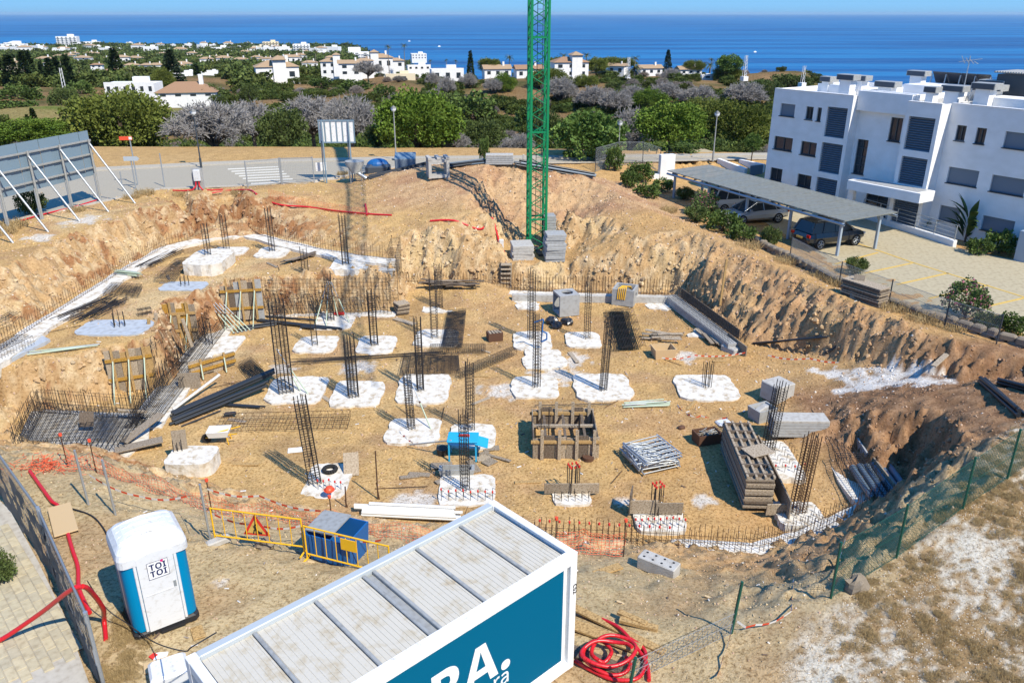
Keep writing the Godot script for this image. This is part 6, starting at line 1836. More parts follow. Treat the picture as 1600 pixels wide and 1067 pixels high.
	# leaning sheets
	board(Vector3(-12.21,0.7,-25.72), Vector3(0.5, 1.35, 0.03), 0.3, M.timber_grey, "tall grey board leaning beside the raised concrete block", 0.0, -0.25)
	board(Vector3(-19.44,0.35,-31.42), Vector3(0.5, 0.95, 0.03), 0.05, M.timber_pale, "pale board standing upright behind the rebar mat", 0.0, -0.1)
	board(Vector3(-16.89,0.6,-28.16), Vector3(0.55, 0.6, 0.03), 0.1, M.timber_dark, "small brown board lying on the rebar mat's bars", 0.0, -0.5)
	board(Vector3(-14.26,0.25,-26.74), Vector3(1.7, 0.05, 0.5), yaw(Vector3(-14.99,0.2,-26.49), Vector3(-13.62,0.2,-27.18)), M.timber_grey, "wide grey plank across the mound beside the rebar mat", 0.03)
	board(Vector3(-14.51,0.45,-27.75), Vector3(1.9, 0.05, 0.4), yaw(Vector3(-14.81,0.2,-27.08), Vector3(-14.15,0.5,-28.35)), M.timber_grey, "grey plank leaning on the beam cage's end", 0.2)
	board(Vector3(-14.36,0.35,-32.2), Vector3(0.95, 0.8, 0.05), 0.1, M.timber_grey, "square grey box board beside the beam cage", 0.0, -0.15)
	board(Vector3(-16.79,0.7,-33.59), Vector3(0.75, 0.9, 0.04), 0.1, M.timber_grey, "grey sheet closing the right end of the terrace shutters", 0.0, -0.1)
	board(Vector3(-5.85,0.35,-25.17), Vector3(0.55, 0.85, 0.03), 0.15, M.timber_pale, "pale board leaning beside the old tyre", 0.0, -0.7)
	board(Vector3(-5.81,0.08,-40.4), Vector3(1.5, 0.04, 0.35), -0.65, M.timber_pale, "pale plank lying on the floor below the corner cage")
	board(Vector3(-6.79,1.3,-44.03), Vector3(0.25, 2.4, 0.05), 0.4, M.timber_pale, "plank leaning on the tall corner cage", -0.2, 0.1)

func rebar_piles() -> void:
	# bundles of bars
	for q in [["bundle of straight bars on the terrace beside the white strip", Vector3(-21.01,2.1,-35.28), Vector3(-20.03,2.1,-38.29), 1.6, 26, 0.015], ["second bundle of bars next to the first on the terrace", Vector3(-20.06,2.1,-35.45), Vector3(-19.77,2.1,-38), 0.9, 16, 0.015], ["flat bundle of thin bars beyond the green prop pile", Vector3(-21.04,2.1,-43.68), Vector3(-20.41,2.1,-47.12), 0.9, 18, 0.012], ["long thin bars lying across the pit's middle", Vector3(-10.29,0.12,-34.84), Vector3(-3.44,0.12,-35.92), 0.35, 9, 0.013]]:
		var t := thing("rebar_bundle", q[0], "rebar", q[1], yaw(q[1], q[2]), "bundles of loose rebar")
		var L: float = q[1].distance_to(q[2])
		var b := MB.new()
		for k in q[4]:
			var z: float = (rng.randf() - 0.5) * q[3]
			var x := rng.randf_range(-0.4, 0.4)
			b.bar(Vector3(x, rng.randf_range(0.0, 0.12), z), Vector3(x + L, rng.randf_range(0.0, 0.12), z + rng.randf_range(-0.15, 0.15)), q[5], 4)
		part("bars", b.mesh(), M.rebar, t)
	# flat stirrup mats and cages lying about
	for q in [["wide flat mat of stirrups in front of the long dark cage", [Vector3(-5.15,0.1,-33.42), Vector3(-5.23,0.1,-35.73), Vector3(-2.61,0.1,-35.65), Vector3(-2.42,0.1,-33.64)], 22, 8],
		["long upright mat lying on the lime pad", [Vector3(-3.5,0.12,-36.64), Vector3(-3.55,0.12,-41.69), Vector3(-2.57,0.12,-41.9), Vector3(-2.48,0.12,-36.64)], 8, 22],
		["square brown mat beside the black ducts", [Vector3(-12.91,0.1,-34.43), Vector3(-12.53,0.1,-35.18), Vector3(-11.54,0.1,-33.85), Vector3(-11.79,0.1,-32.73)], 10, 10],
		["tangle of mesh lying on the terrace in front of the green prop pile", [Vector3(-20.99,2.15,-38.84), Vector3(-21.22,2.15,-40.41), Vector3(-19.49,2.15,-40.09), Vector3(-19.1,2.15,-38.64)], 12, 6],
		["rack of bars with a pale board on the terrace", [Vector3(-19.34,2.15,-41.17), Vector3(-19.53,2.15,-44.78), Vector3(-18.89,2.15,-45.17), Vector3(-18.14,2.15,-40.95)], 3, 12]]:
		var b := MB.new()
		grid_mat(b, q[1], q[2], q[3], 0.0, 0.011)
		grid_mat(b, q[1], q[2], q[3], 0.14, 0.01)
		one("rebar_mat", b.mesh(), M.rebar, q[0], "rebar")
	for q in [["long dark beam cage lying across the pit's middle", Vector3(-4.03,0.1,-36.2), Vector3(-1.32,0.1,-36.2), 0.5, 0.3, 0.09], ["beam cage lying aslant beside the ladder-like cage", Vector3(-2.48,0.1,-33.15), Vector3(0.09,0.1,-35.96), 0.35, 0.3, 0.12], ["wide comb shaped cage lying left of the nearest left cage", Vector3(-11.76,0.08,-28.59), Vector3(-6.64,0.08,-28.86), 1.0, 0.3, 0.3], ["beam cage lying behind the bluish terrace slab", Vector3(-18.02,2.05,-36.11), Vector3(-17.52,2.05,-36.46), 0.3, 0.25, 0.2]]:
		var b := MB.new()
		beam_cage(b, q[1], q[2], q[3], q[4], q[5], 4)
		one("beam_cage", b.mesh(), M.rebar if q[3] < 0.9 else M.rebar_rust, q[0], "rebar")
	# black stack of mats by the plank heap
	var ms := thing("mat_stack", "black stack of rebar cages leaning between the precast box and the planks", "rebar", Vector3.ZERO)
	for k in 5:
		var b := MB.new()
		var dx := rng.randf_range(-0.1, 0.1)
		var off := Vector3(dx + (k - 3) * 0.12, 0.08 + 0.06 * k, 0)
		grid_mat(b, [Vector3(5.38,0,-36.36) + off, Vector3(5.53,0,-41.81) + off, Vector3(6.56,0,-41.81) + off, Vector3(6.44,0,-36.52) + off], 5, 13, 0.0, 0.012)
		part("cage", b.mesh(), M.rebar, ms)
	# rolled black cages and ducts
	for q in [["long black duct bundle beside the thick cage, upper one", Vector3(-13.96,0.15,-29.29), Vector3(-10.84,0.35,-33.16), 0.11, 6], ["long black duct bundle beside the thick cage, lower one", Vector3(-13.78,0.12,-28.68), Vector3(-10.77,0.3,-32.04), 0.1, 5], ["single black pipe lying below the duct bundles", Vector3(-13.32,0.08,-28.48), Vector3(-12.1,0.08,-30), 0.05, 1],
		["upper black pipe behind the lime strip", Vector3(-13.7,0.1,-41.14), Vector3(-10.68,0.1,-40.55), 0.06, 2], ["middle black pipe behind the lime strip", Vector3(-13.72,0.12,-40.49), Vector3(-8.95,0.12,-39.17), 0.09, 3], ["left black duct bundle at the lime strip's edge", Vector3(-14.34,0.12,-39.17), Vector3(-12.52,0.12,-39.91), 0.08, 4], ["right short black duct at the small oval pad", Vector3(-11.18,0.12,-39.44), Vector3(-9.49,0.12,-39.17), 0.1, 2], ["short black duct on the comb shaped cage", Vector3(-11.85,0.2,-29.31), Vector3(-11.17,0.2,-29.48), 0.1, 2],
		["thin black pipe near the comb shaped cage", Vector3(-12.19,0.1,-30.44), Vector3(-10.49,0.1,-30.2), 0.06, 3], ["thin dark bar lying in front of the white middle pads", Vector3(1.08,0.1,-30.32), Vector3(4.41,0.1,-30.5), 0.03, 1]]:
		var t := thing("duct_bundle", q[0], "duct", q[1], yaw(q[1], q[2]), "black ducts and pipes on the pit floor")
		var L: float = q[1].distance_to(q[2])
		var rise: float = q[2].y - q[1].y
		for k in q[4]:
			var z: float = (k % 3 - 1) * q[3] * 1.05
			var y: float = (k / 3) * q[3] * 1.1
			barpart("pipe", t, M.pipe_black, Vector3(rng.randf_range(-0.15, 0.1), y, z), Vector3(L + rng.randf_range(-0.3, 0.2), y + rise, z * 0.8), q[3] * 0.62, 8)

func litter() -> void:
	# loose offcuts and rods one can count
	rng.seed = 555
	for k in 44:
		var u := rng.randf()
		var p: Vector3 = bilerp([Vector3(-15.52,0,-35.57), Vector3(12.73,0,-38.92), Vector3(8.59,0,-22.66), Vector3(-9.51,0,-24.23)], u, rng.randf()) if k % 3 else bilerp([Vector3(-21.6,2,-33.9), Vector3(-18.05,2,-46.36), Vector3(-8.87,2,-44.38), Vector3(-16.35,2,-33.9)], rng.randf(), rng.randf())
		p = on(p, 0.03)
		if k % 2: one("loose_rod", _bar_mesh(Vector3.ZERO, Vector3(rng.randf_range(0.6, 2.2), 0.02, 0), 0.014, 5), M.rebar_rust, "single loose rebar rod lying on the ground of the pit", "rebar", p, rng.randf() * TAU, "loose rods in the pit")
		else: one("offcut", _cbox_mesh(Vector3(rng.randf_range(0.4, 1.3), 0.035, rng.randf_range(0.1, 0.22)), 0.006), [M.timber_grey, M.timber_pale, M.timber_new][k % 3], "single timber offcut lying on the ground of the pit", "offcut", p, rng.randf() * TAU, "timber offcuts in the pit")
	var mm := MultiMesh.new()
	mm.transform_format = MultiMesh.TRANSFORM_3D
	mm.use_colors = true
	mm.mesh = _cbox_mesh(Vector3(1, 0.12, 0.3), 0.03)
	mm.instance_count = 900
	for i in 900:
		var z := rng.randf_range(-46.0, -12.0)
		var x := rng.randf_range(-0.62, 0.5) * -z
		var r := 0.05 + 0.16 * pow(rng.randf(), 3.0)
		mm.set_instance_transform(i, Transform3D(Basis.from_euler(Vector3(rng.randf_range(-0.2, 0.2), rng.randf() * TAU, rng.randf_range(-0.3, 0.3))).scaled_local(Vector3.ONE * r), on(Vector3(x, 0, z), 0.02)))
		mm.set_instance_color(i, [Color(0.5, 0.38, 0.22), Color(0.3, 0.25, 0.2), Color(0.6, 0.58, 0.54), Color(0.12, 0.08, 0.06)][i % 4])
	var o := MultiMeshInstance3D.new()
	o.name = "litter"
	o.multimesh = mm
	o.material_override = M.pebbles
	add_child(o)
	tag(o, "small timber scraps and litter strewn over the site", "litter", "", "stuff")

# ---------------------------------------------------------------- loose things
func stage_objects() -> void:
	precast()
	stacks()
	workplace()
	roadside_store()
	netting()
	front_things()
	rubble()

func open_box(t: Node3D, s: Vector3, wall: float, m: Material, flare := 0.0, fill := 0.25) -> void:
	# box open at the top, with thick sides
	var q := MB.new()
	var o := [Vector3(-s.x, 0, -s.z), Vector3(s.x, 0, -s.z), Vector3(s.x, 0, s.z), Vector3(-s.x, 0, s.z)]
	for i in 4:
		var a: Vector3 = o[i] * 0.5
		var b: Vector3 = o[(i + 1) % 4] * 0.5
		var au := a * (1 + flare) + Vector3(0, s.y, 0)
		var bu := b * (1 + flare) + Vector3(0, s.y, 0)
		var k := 1.0 - 2.0 * wall / minf(s.x, s.z)
		var ai := a * k + Vector3(0, s.y * fill, 0)
		var bi := b * k + Vector3(0, s.y * fill, 0)
		var aui := a * (1 + flare) * k + Vector3(0, s.y, 0)
		var bui := b * (1 + flare) * k + Vector3(0, s.y, 0)
		q.quad(b, bu, au, a)
		q.quad(au, bu, bui, aui)
		q.quad(ai, aui, bui, bi)
	q.quad(o[0] * 0.49 + Vector3(0, s.y * fill, 0), o[1] * 0.49 + Vector3(0, s.y * fill, 0), o[2] * 0.49 + Vector3(0, s.y * fill, 0), o[3] * 0.49 + Vector3(0, s.y * fill, 0))
	part("tub", q.mesh(), m, t)

func precast() -> void:
	# two precast chambers
	for q in [[Vector3(3,0,-41.81), 1.15, 1.2, 0.3, "precast concrete chamber standing on end with a square opening at its side"], [Vector3(6.47,0,-43.29), 1.25, 0.95, -0.35, "precast concrete chamber with yellow straps on its rim"]]:
		var t := thing("precast_chamber", q[4], "concrete chamber", on(q[0]), q[3], "precast chambers")
		var w: float = q[1]
		var h: float = q[2]
		var c := CSGCombiner3D.new()
		c.name = "shell"
		t.add_child(c)
		var b := CSGBox3D.new()
		b.size = Vector3(w, h, w)
		b.position = Vector3(0, h * 0.5, 0)
		b.material = M.concrete_grey
		c.add_child(b)
		if q[3] > 0:
			var k := CSGBox3D.new()
			k.operation = CSGShape3D.OPERATION_SUBTRACTION
			k.size = Vector3(w * 0.9, h * 0.8, w * 0.8)
			k.position = Vector3(-w * 0.15, h * 0.5, 0)
			k.material = M.concrete_grey
			c.add_child(k)
			var cy := CSGCylinder3D.new()
			cy.operation = CSGShape3D.OPERATION_SUBTRACTION
			cy.radius = 0.33; cy.height = 0.5; cy.sides = 20
			cy.position = Vector3(0.05, h, 0)
			cy.material = M.concrete_grey
			c.add_child(cy)
		else:
			var k := CSGBox3D.new()
			k.operation = CSGShape3D.OPERATION_SUBTRACTION
			k.size = Vector3(w * 0.8, h, w * 0.8)
			k.position = Vector3(0, h * 0.62, 0)
			k.material = M.concrete_grey
			c.add_child(k)
			var cy := CSGCylinder3D.new()
			cy.operation = CSGShape3D.OPERATION_SUBTRACTION
			cy.radius = 0.2; cy.height = 0.5; cy.sides = 20
			cy.rotation.z = PI / 2
			cy.position = Vector3(w * 0.5, h * 0.5, 0)
			cy.material = M.concrete_grey
			c.add_child(cy)
			var st := MB.new()
			for s in 5:
				st.tube(PackedVector3Array([Vector3(-0.3 + s * 0.1, h * 0.4, w * 0.52), Vector3(-0.28 + s * 0.11, h + 0.05, w * 0.5), Vector3(-0.1 + s * 0.06, h + 0.16, w * 0.3), Vector3(0.1 + s * 0.06, h + 0.08, w * 0.1), Vector3(0.3, h * 0.8, -w * 0.2)]), 0.028, 5)
			one("lifting_straps", st.mesh(), M.yellow_paint, "yellow lifting straps draped over the precast chamber's rim", "strap", on(q[0]), q[3])
	# black sacks
	for k in 3:
		var s := MB.new()
		blob(s, Vector3(0.36, 0.26, 0.3), 40 + k, 0.4)
		one("rubbish_sack", s.mesh(), M.bag_black, "black rubbish sack in front of the precast chamber, %s of three" % ["left", "middle", "right"][k], "sack", on([Vector3(2.14,0,-40.23), Vector3(2.38,0,-39.66), Vector3(2.96,0,-40.23)][k], 0.12), k * 1.3)
	# white block and grey skips on the right
	var wb := thing("concrete_block", "white concrete block with bars passing in front of it", "block", on(Vector3(11.38,0.05,-30.9)), 0.5)
	boxpart("body", wb, M.concrete, Vector3(0, 0.35, 0), Vector3(1.05, 0.75, 0.95), Basis(), 0.03)
	var sk := thing("mortar_skip", "grey mortar skip with lumps beside the white block", "skip", on(Vector3(10.29,0,-29.29)), 0.45)
	open_box(sk, Vector3(0.85, 0.55, 0.65), 0.04, M.concrete_grey, 0.14, 0.6)
	boxpart("lump", sk, M.concrete, Vector3(-0.15, 0.5, 0.05), Vector3(0.45, 0.16, 0.3), Basis(Vector3(0, 0, 1), 0.4), 0.04)
	boxpart("lump", sk, M.concrete_grey, Vector3(0.2, 0.45, -0.1), Vector3(0.3, 0.2, 0.3), Basis(Vector3.UP, 0.7), 0.05)
	var rs := thing("metal_skip", "rusty metal skip full of short rods", "skip", on(Vector3(7.6,0,-27.43)), 0.28)
	open_box(rs, Vector3(0.95, 0.45, 0.6), 0.03, M.rust_metal, 0.05, 0.4)
	for k in 34:
		barpart("rod", rs, M.timber_grey if k % 2 else M.galv_dull, Vector3(rng.randf_range(-0.42, 0.1), rng.randf_range(0.25, 0.42), rng.randf_range(-0.22, 0.22)), Vector3(rng.randf_range(-0.1, 0.42), rng.randf_range(0.38, 0.52), rng.randf_range(-0.22, 0.22)), 0.018, 5)
	var bx := thing("brown_tub", "brown open tub on the floor before the plank heap", "tub", on(Vector3(7.36,0,-35.8)), 0.15)
	open_box(bx, Vector3(0.95, 0.5, 0.75), 0.03, M.cardboard, 0.12, 0.08)
	var cr := thing("wooden_crate", "small dark wooden crate with pale odds and ends beside the lime spill", "crate", on(Vector3(-0.89,0,-37.95)), 0.3)
	open_box(cr, Vector3(0.75, 0.45, 0.5), 0.04, M.rust_metal, 0.02, 0.7)
	for k in 4: boxpart("offcut", cr, M.timber_pale, Vector3(-0.25 + k * 0.16, 0.42, 0), Vector3(0.1, 0.08, 0.4), Basis(Vector3.UP, 0.1 * k))
	one("concrete_beam", _cbox_mesh(Vector3(0.5, 0.3, 0.9), 0.05), M.concrete, "short concrete stub at the lower end of the right beam", "beam", on(Vector3(10.78,0.1,-36.28), 0.1), 0.6)

func blob(q: MB, s: Vector3, seed_: int, rough := 0.3, nu := 12, nv := 8) -> void:
	var g := []
	for j in nv + 1:
		var r := []
		var th := PI * j / nv
		for i in nu:
			var ph := TAU * i / nu
			var d := Vector3(sin(th) * cos(ph), cos(th), sin(th) * sin(ph))
			var k := 1.0 + rough * fine.get_noise_3d(d.x * 1.4 + seed_ * 9.0, d.y * 1.4, d.z * 1.4)
			r.append(d * s * k)
		g.append(r)
	for j in nv:
		for i in nu:
			var i2 := (i + 1) % nu
			q.quad(g[j][i], g[j][i2], g[j + 1][i2], g[j + 1][i])

func stacks() -> void:
	# formwork panels stacked by the leaning cages
	var a: Vector3 = Vector3(8.37,0,-26.69)
	var b: Vector3 = Vector3(8.19,0,-22.93)
	var t := thing("panel_stack", "long tall stack of ribbed timber formwork panels casting a dark shadow", "panel stack", (a + b) * 0.5 + Vector3(0.1, 0, 0), yaw(a, b))
	var L := a.distance_to(b) + 0.2
	for k in 13:
		var p := boxpart("panel", t, [M.timber_grey, M.timber_dark, M.timber_pale][(k * 5) % 3], Vector3(rng.randf_range(-0.06, 0.06), 0.1 + k * 0.085, rng.randf_range(-0.03, 0.03)), Vector3(L, 0.07, 0.95))
		p.name = "panel"
	for k in 7: boxpart("top_rib", t, M.timber_dark, Vector3(-L * 0.45 + k * L * 0.15, 1.22, 0), Vector3(0.07, 0.1, 0.95))
	for z in [-0.44, -0.15, 0.15, 0.44]: boxpart("top_rib", t, M.timber_pale, Vector3(0, 1.225, z), Vector3(L, 0.085, 0.07))
	one("white_sheet", _cbox_mesh(Vector3(0.95, 0.02, 0.7), 0.005), M.timber_pale, "bent pale sheet lying on the panel stack", "sheet", (a + b) * 0.5 + Vector3(0.35, 1.33, 0.35), 0.4)
	# scaffold frames
	var sf := thing("scaffold_stack", "stack of galvanised scaffold frames lying askew on the floor", "scaffold frames", on(Vector3(5.16,0,-25.89)), 0.32)
	for k in 9:
		var f := Node3D.new()
		f.name = "frame"
		sf.add_child(f, true)
		f.position = Vector3(rng.randf_range(-0.12, 0.12), 0.1 + k * 0.055, rng.randf_range(-0.1, 0.1))
		f.rotation.y = rng.randf_range(-0.12, 0.12)
		var W := 1.5
		var D := 1.6
		for s in [-1, 1]: barpart("stile", f, M.galv, Vector3(s * W * 0.5, 0, -D * 0.5), Vector3(s * W * 0.5, 0, D * 0.5), 0.03, 6)
		for r in 6: barpart("rung", f, M.galv, Vector3(-W * 0.5, 0, -D * 0.45 + r * D * 0.18), Vector3(W * 0.5, 0, -D * 0.45 + r * D * 0.18), 0.022, 6)
		barpart("brace", f, M.galv, Vector3(-W * 0.5, 0.01, -D * 0.3), Vector3(0, 0.01, D * 0.4), 0.018, 6)
	# pale slabs stacked
	var ss := thing("slab_stack", "stack of long pale grey concrete slabs at the trench's upper end", "slab stack", on(Vector3(11.25,0.05,-27.75)), -0.03)
	for k in 6: boxpart("slab", ss, M.concrete if k == 5 else M.concrete_grey, Vector3(rng.randf_range(-0.03, 0.03), 0.1 + k * 0.12, 0), Vector3(2.15, 0.105, 0.75), Basis(), 0.015)
	# grey drain pipes
	for k in 6:
		var pa: Vector3 = Vector3(12.32,0.3,-24.99) + Vector3(k * 0.27, 0.04 * (k % 2), -0.05 * k)
		var pb: Vector3 = Vector3(12.11,0.35,-22.23) + Vector3(k * 0.27, 0.04 * (k % 2), 0)
		var p := thing("drain_pipe", "blue grey drain pipe lying beside the trench, %s of six" % ["first from the trench", "second from the trench", "third from the trench", "fourth from the trench", "fifth from the trench", "outermost"][k], "pipe", pa, 0.0, "grey drain pipes")
		barpart("barrel", p, M.pipe_grey, Vector3.ZERO, pb - pa, 0.115, 14)
		barpart("socket", p, M.pipe_grey, Vector3.ZERO, (pb - pa) * 0.05, 0.135, 14)
	# black pipes on the right
	for q in [["bundle of black pipes running down the spoil heap at the right edge", Vector3(17.95,2.5,-27.52), Vector3(16.94,3,-23.62), 0.09, 5], ["second bundle of black pipes behind the first at the right edge", Vector3(18.56,2.6,-27.36), Vector3(18.73,2.9,-25.5), 0.09, 5], ["black pipes lying at the foot of the right bank", Vector3(12.18,0.2,-37.03), Vector3(14.92,0.35,-34.92), 0.06, 3], ["thin grey pipe beyond the black ones at the bank's foot", Vector3(14.81,0.4,-34.65), Vector3(16.66,0.5,-33.68), 0.05, 2]]:
		var t2 := thing("pipe_bundle", q[0], "pipe", q[1], 0.0, "pipes on the right side")
		for k in q[4]:
			var off := Vector3((k % 3 - 1) * q[3] * 1.4, (k / 3) * q[3] * 1.5 + 0.08, (k % 3 - 1) * q[3])
			barpart("pipe", t2, M.pipe_black, off + Vector3(0, gy(q[1].x, q[1].z) - q[1].y, 0), q[2] - q[1] + off * 0.9 + Vector3(rng.randf_range(-0.1, 0.1), gy(q[2].x, q[2].z) - q[2].y, rng.randf_range(-0.2, 0.2)), q[3] * 0.8, 9)
	# pale battens over the lime area
	board(on(Vector3(18,1,-30.57), 0.12), Vector3(1.9, 0.05, 0.22), yaw(Vector3(16.99,1,-29.65), Vector3(19.18,1,-31.6)), M.timber_pale, "pale plank lying across the lime spread", 0.15)
	# plank heaps
	for q in [["grey heap of old planks on the ledge left of the crane", Vector3(-5.46,0.72,-44.85), Vector3(-1.69,0.72,-44.62), 14, "timber_dark", 0.5, 1.9], ["heap of pale planks and offcuts behind the brown tub", Vector3(6.77,0.05,-38.26), Vector3(8.58,0.05,-37.91), 12, "timber_pale", 0.7, 1.2], ["fan of planks and boards beside the right beam", Vector3(9.64,0.1,-39.4), Vector3(10.57,0.1,-36.94), 9, "timber_pale", 0.6, 1.6], ["pile of dark boards on the terrace behind the low open cage", Vector3(-13.06,2.05,-44.6), Vector3(-11.68,2.05,-46.73), 8, "timber_dark", 0.3, 1.9]]:
		var t3 := thing("plank_heap", q[0], "planks", q[1], yaw(q[1], q[2]), "heaps of planks")
		var LL: float = q[1].distance_to(q[2])
		for k in q[3]:
			boxpart("plank", t3, M[q[4]] if k % 3 else M.timber_grey, Vector3(LL * rng.randf_range(0.2, 0.8), 0.06 + 0.05 * (k / 3), rng.randf_range(-0.4, 0.4) * q[5] * 2), Vector3(q[6] * rng.randf_range(0.7, 1.2), 0.04, rng.randf_range(0.12, 0.24)), Basis(Vector3.UP, rng.randf_range(-0.5, 0.5) * q[5]) * Basis(Vector3(0, 0, 1), rng.randf_range(-0.08, 0.08)))
	# props piled
	for q in [["pile of pale green props in front of the tall leaning cage's pad", Vector3(4.84,0.05,-30.41), Vector3(6.74,0.05,-30.66), 10], ["pile of green props on the white strip of the terrace", Vector3(-21.86,2.15,-42.32), Vector3(-20.39,2.15,-41.85), 18], ["white tubes lying on the terrace edge above the cut", Vector3(-20.67,2,-31.46), Vector3(-18.19,2,-32.38), 5]]:
		var t4 := thing("prop_pile", q[0], "props", q[1], yaw(q[1], q[2]), "piles of props")
		var l4: float = q[1].distance_to(q[2])
		for k in q[3]:
			var z := rng.randf_range(-0.22, 0.22)
			barpart("prop", t4, M.prop_green if k % 3 else M.galv, Vector3(rng.randf_range(-0.2, 0.2), 0.05 + 0.05 * (k / 5), z), Vector3(l4 + rng.randf_range(-0.3, 0.1), 0.05 + 0.05 * (k / 5), z + rng.randf_range(-0.12, 0.12)), 0.026, 6)
	# white PVC pipes behind the net
	var pv := thing("pvc_pipe_pile", "pile of white pipes behind the orange net at the pit's front", "pipe", Vector3(-5.3,0.15,-22.34), yaw(Vector3(-5.3,0.15,-22.34), Vector3(-1.85,0.15,-22.08)))
	var lp: float = Vector3(-5.3,0.15,-22.34).distance_to(Vector3(-1.85,0.15,-22.08))
	for k in 9: barpart("pipe", pv, M.pvc_white, Vector3(rng.randf_range(-0.1, 0.6), 0.12 + 0.09 * (k / 4), (k % 4) * 0.13 - 0.2), Vector3(lp + rng.randf_range(-0.2, 0.3), 0.1 + 0.09 * (k / 4), (k % 4) * 0.13 - 0.2), 0.055, 9)
	# board stack on the right bank
	var bs := thing("board_stack", "stack of weathered boards on the right bank by the car park", "boards", on(Vector3(16.81,2.7,-36.11), 0.0), yaw(Vector3(16.34,2.7,-37.63), Vector3(17.58,2.7,-35.57)))
	for k in 9: boxpart("board", bs, [M.timber_grey, M.timber_pale, M.timber_dark][(k * 2) % 3], Vector3(rng.randf_range(-0.08, 0.08), 0.06 + k * 0.1, rng.randf_range(-0.05, 0.05)), Vector3(2.1, 0.06, 0.75))
	board(on(Vector3(16.51,2.7,-36.3), 0.55), Vector3(0.5, 1.25, 0.04), -0.5, M.timber_grey, "grey board leaning against the weathered board stack", 0.0, -0.5)
	# lone posts and stakes
	var st := one("timber_post", _cbox_mesh(Vector3(0.14, 2.6, 0.08)), M.timber_new, "tall orange brown timber post leaning at the right bank's foot", "timber", on(Vector3(11.29,0.2,-40.67), 1.25), 0.3)
	st.rotation.z = -0.05
	# boards stacked below the corner cage, steps by the crane
	var s2 := thing("board_stack", "small stack of pale boards beside the tall corner cage", "boards", on(Vector3(-6.13,0.05,-41.78)), 0.3)
	for k in 6: boxpart("board", s2, M.timber_pale if k % 2 else M.timber_dark, Vector3(0, 0.06 + k * 0.1, 0), Vector3(0.7, 0.07, 0.7), Basis(Vector3.UP, 0.06 * k))
	var sl := thing("timber_steps", "pale timber steps leading up to the crane", "steps", Vector3(-0.38,0.15,-45.6), 0.0)
	for k in 6:
		var e: Vector3 = Vector3(-0.39,0.2,-45.7).lerp(Vector3(-0.34,1.6,-46.09), k / 5.5) - Vector3(-0.38,0.15,-45.6)
		boxpart("tread", sl, M.timber_pale, e + Vector3(0, 0.1, 0), Vector3(0.62, 0.05, 0.42))
	for s in [-1, 1]: barpart("stringer", sl, M.timber_grey, Vector3(s * 0.3, 0.0, 0.1), Vector3(-0.35,1.65,-46.19) - Vector3(-0.38,0.15,-45.6) + Vector3(s * 0.3, 0, 0), 0.05, 4)

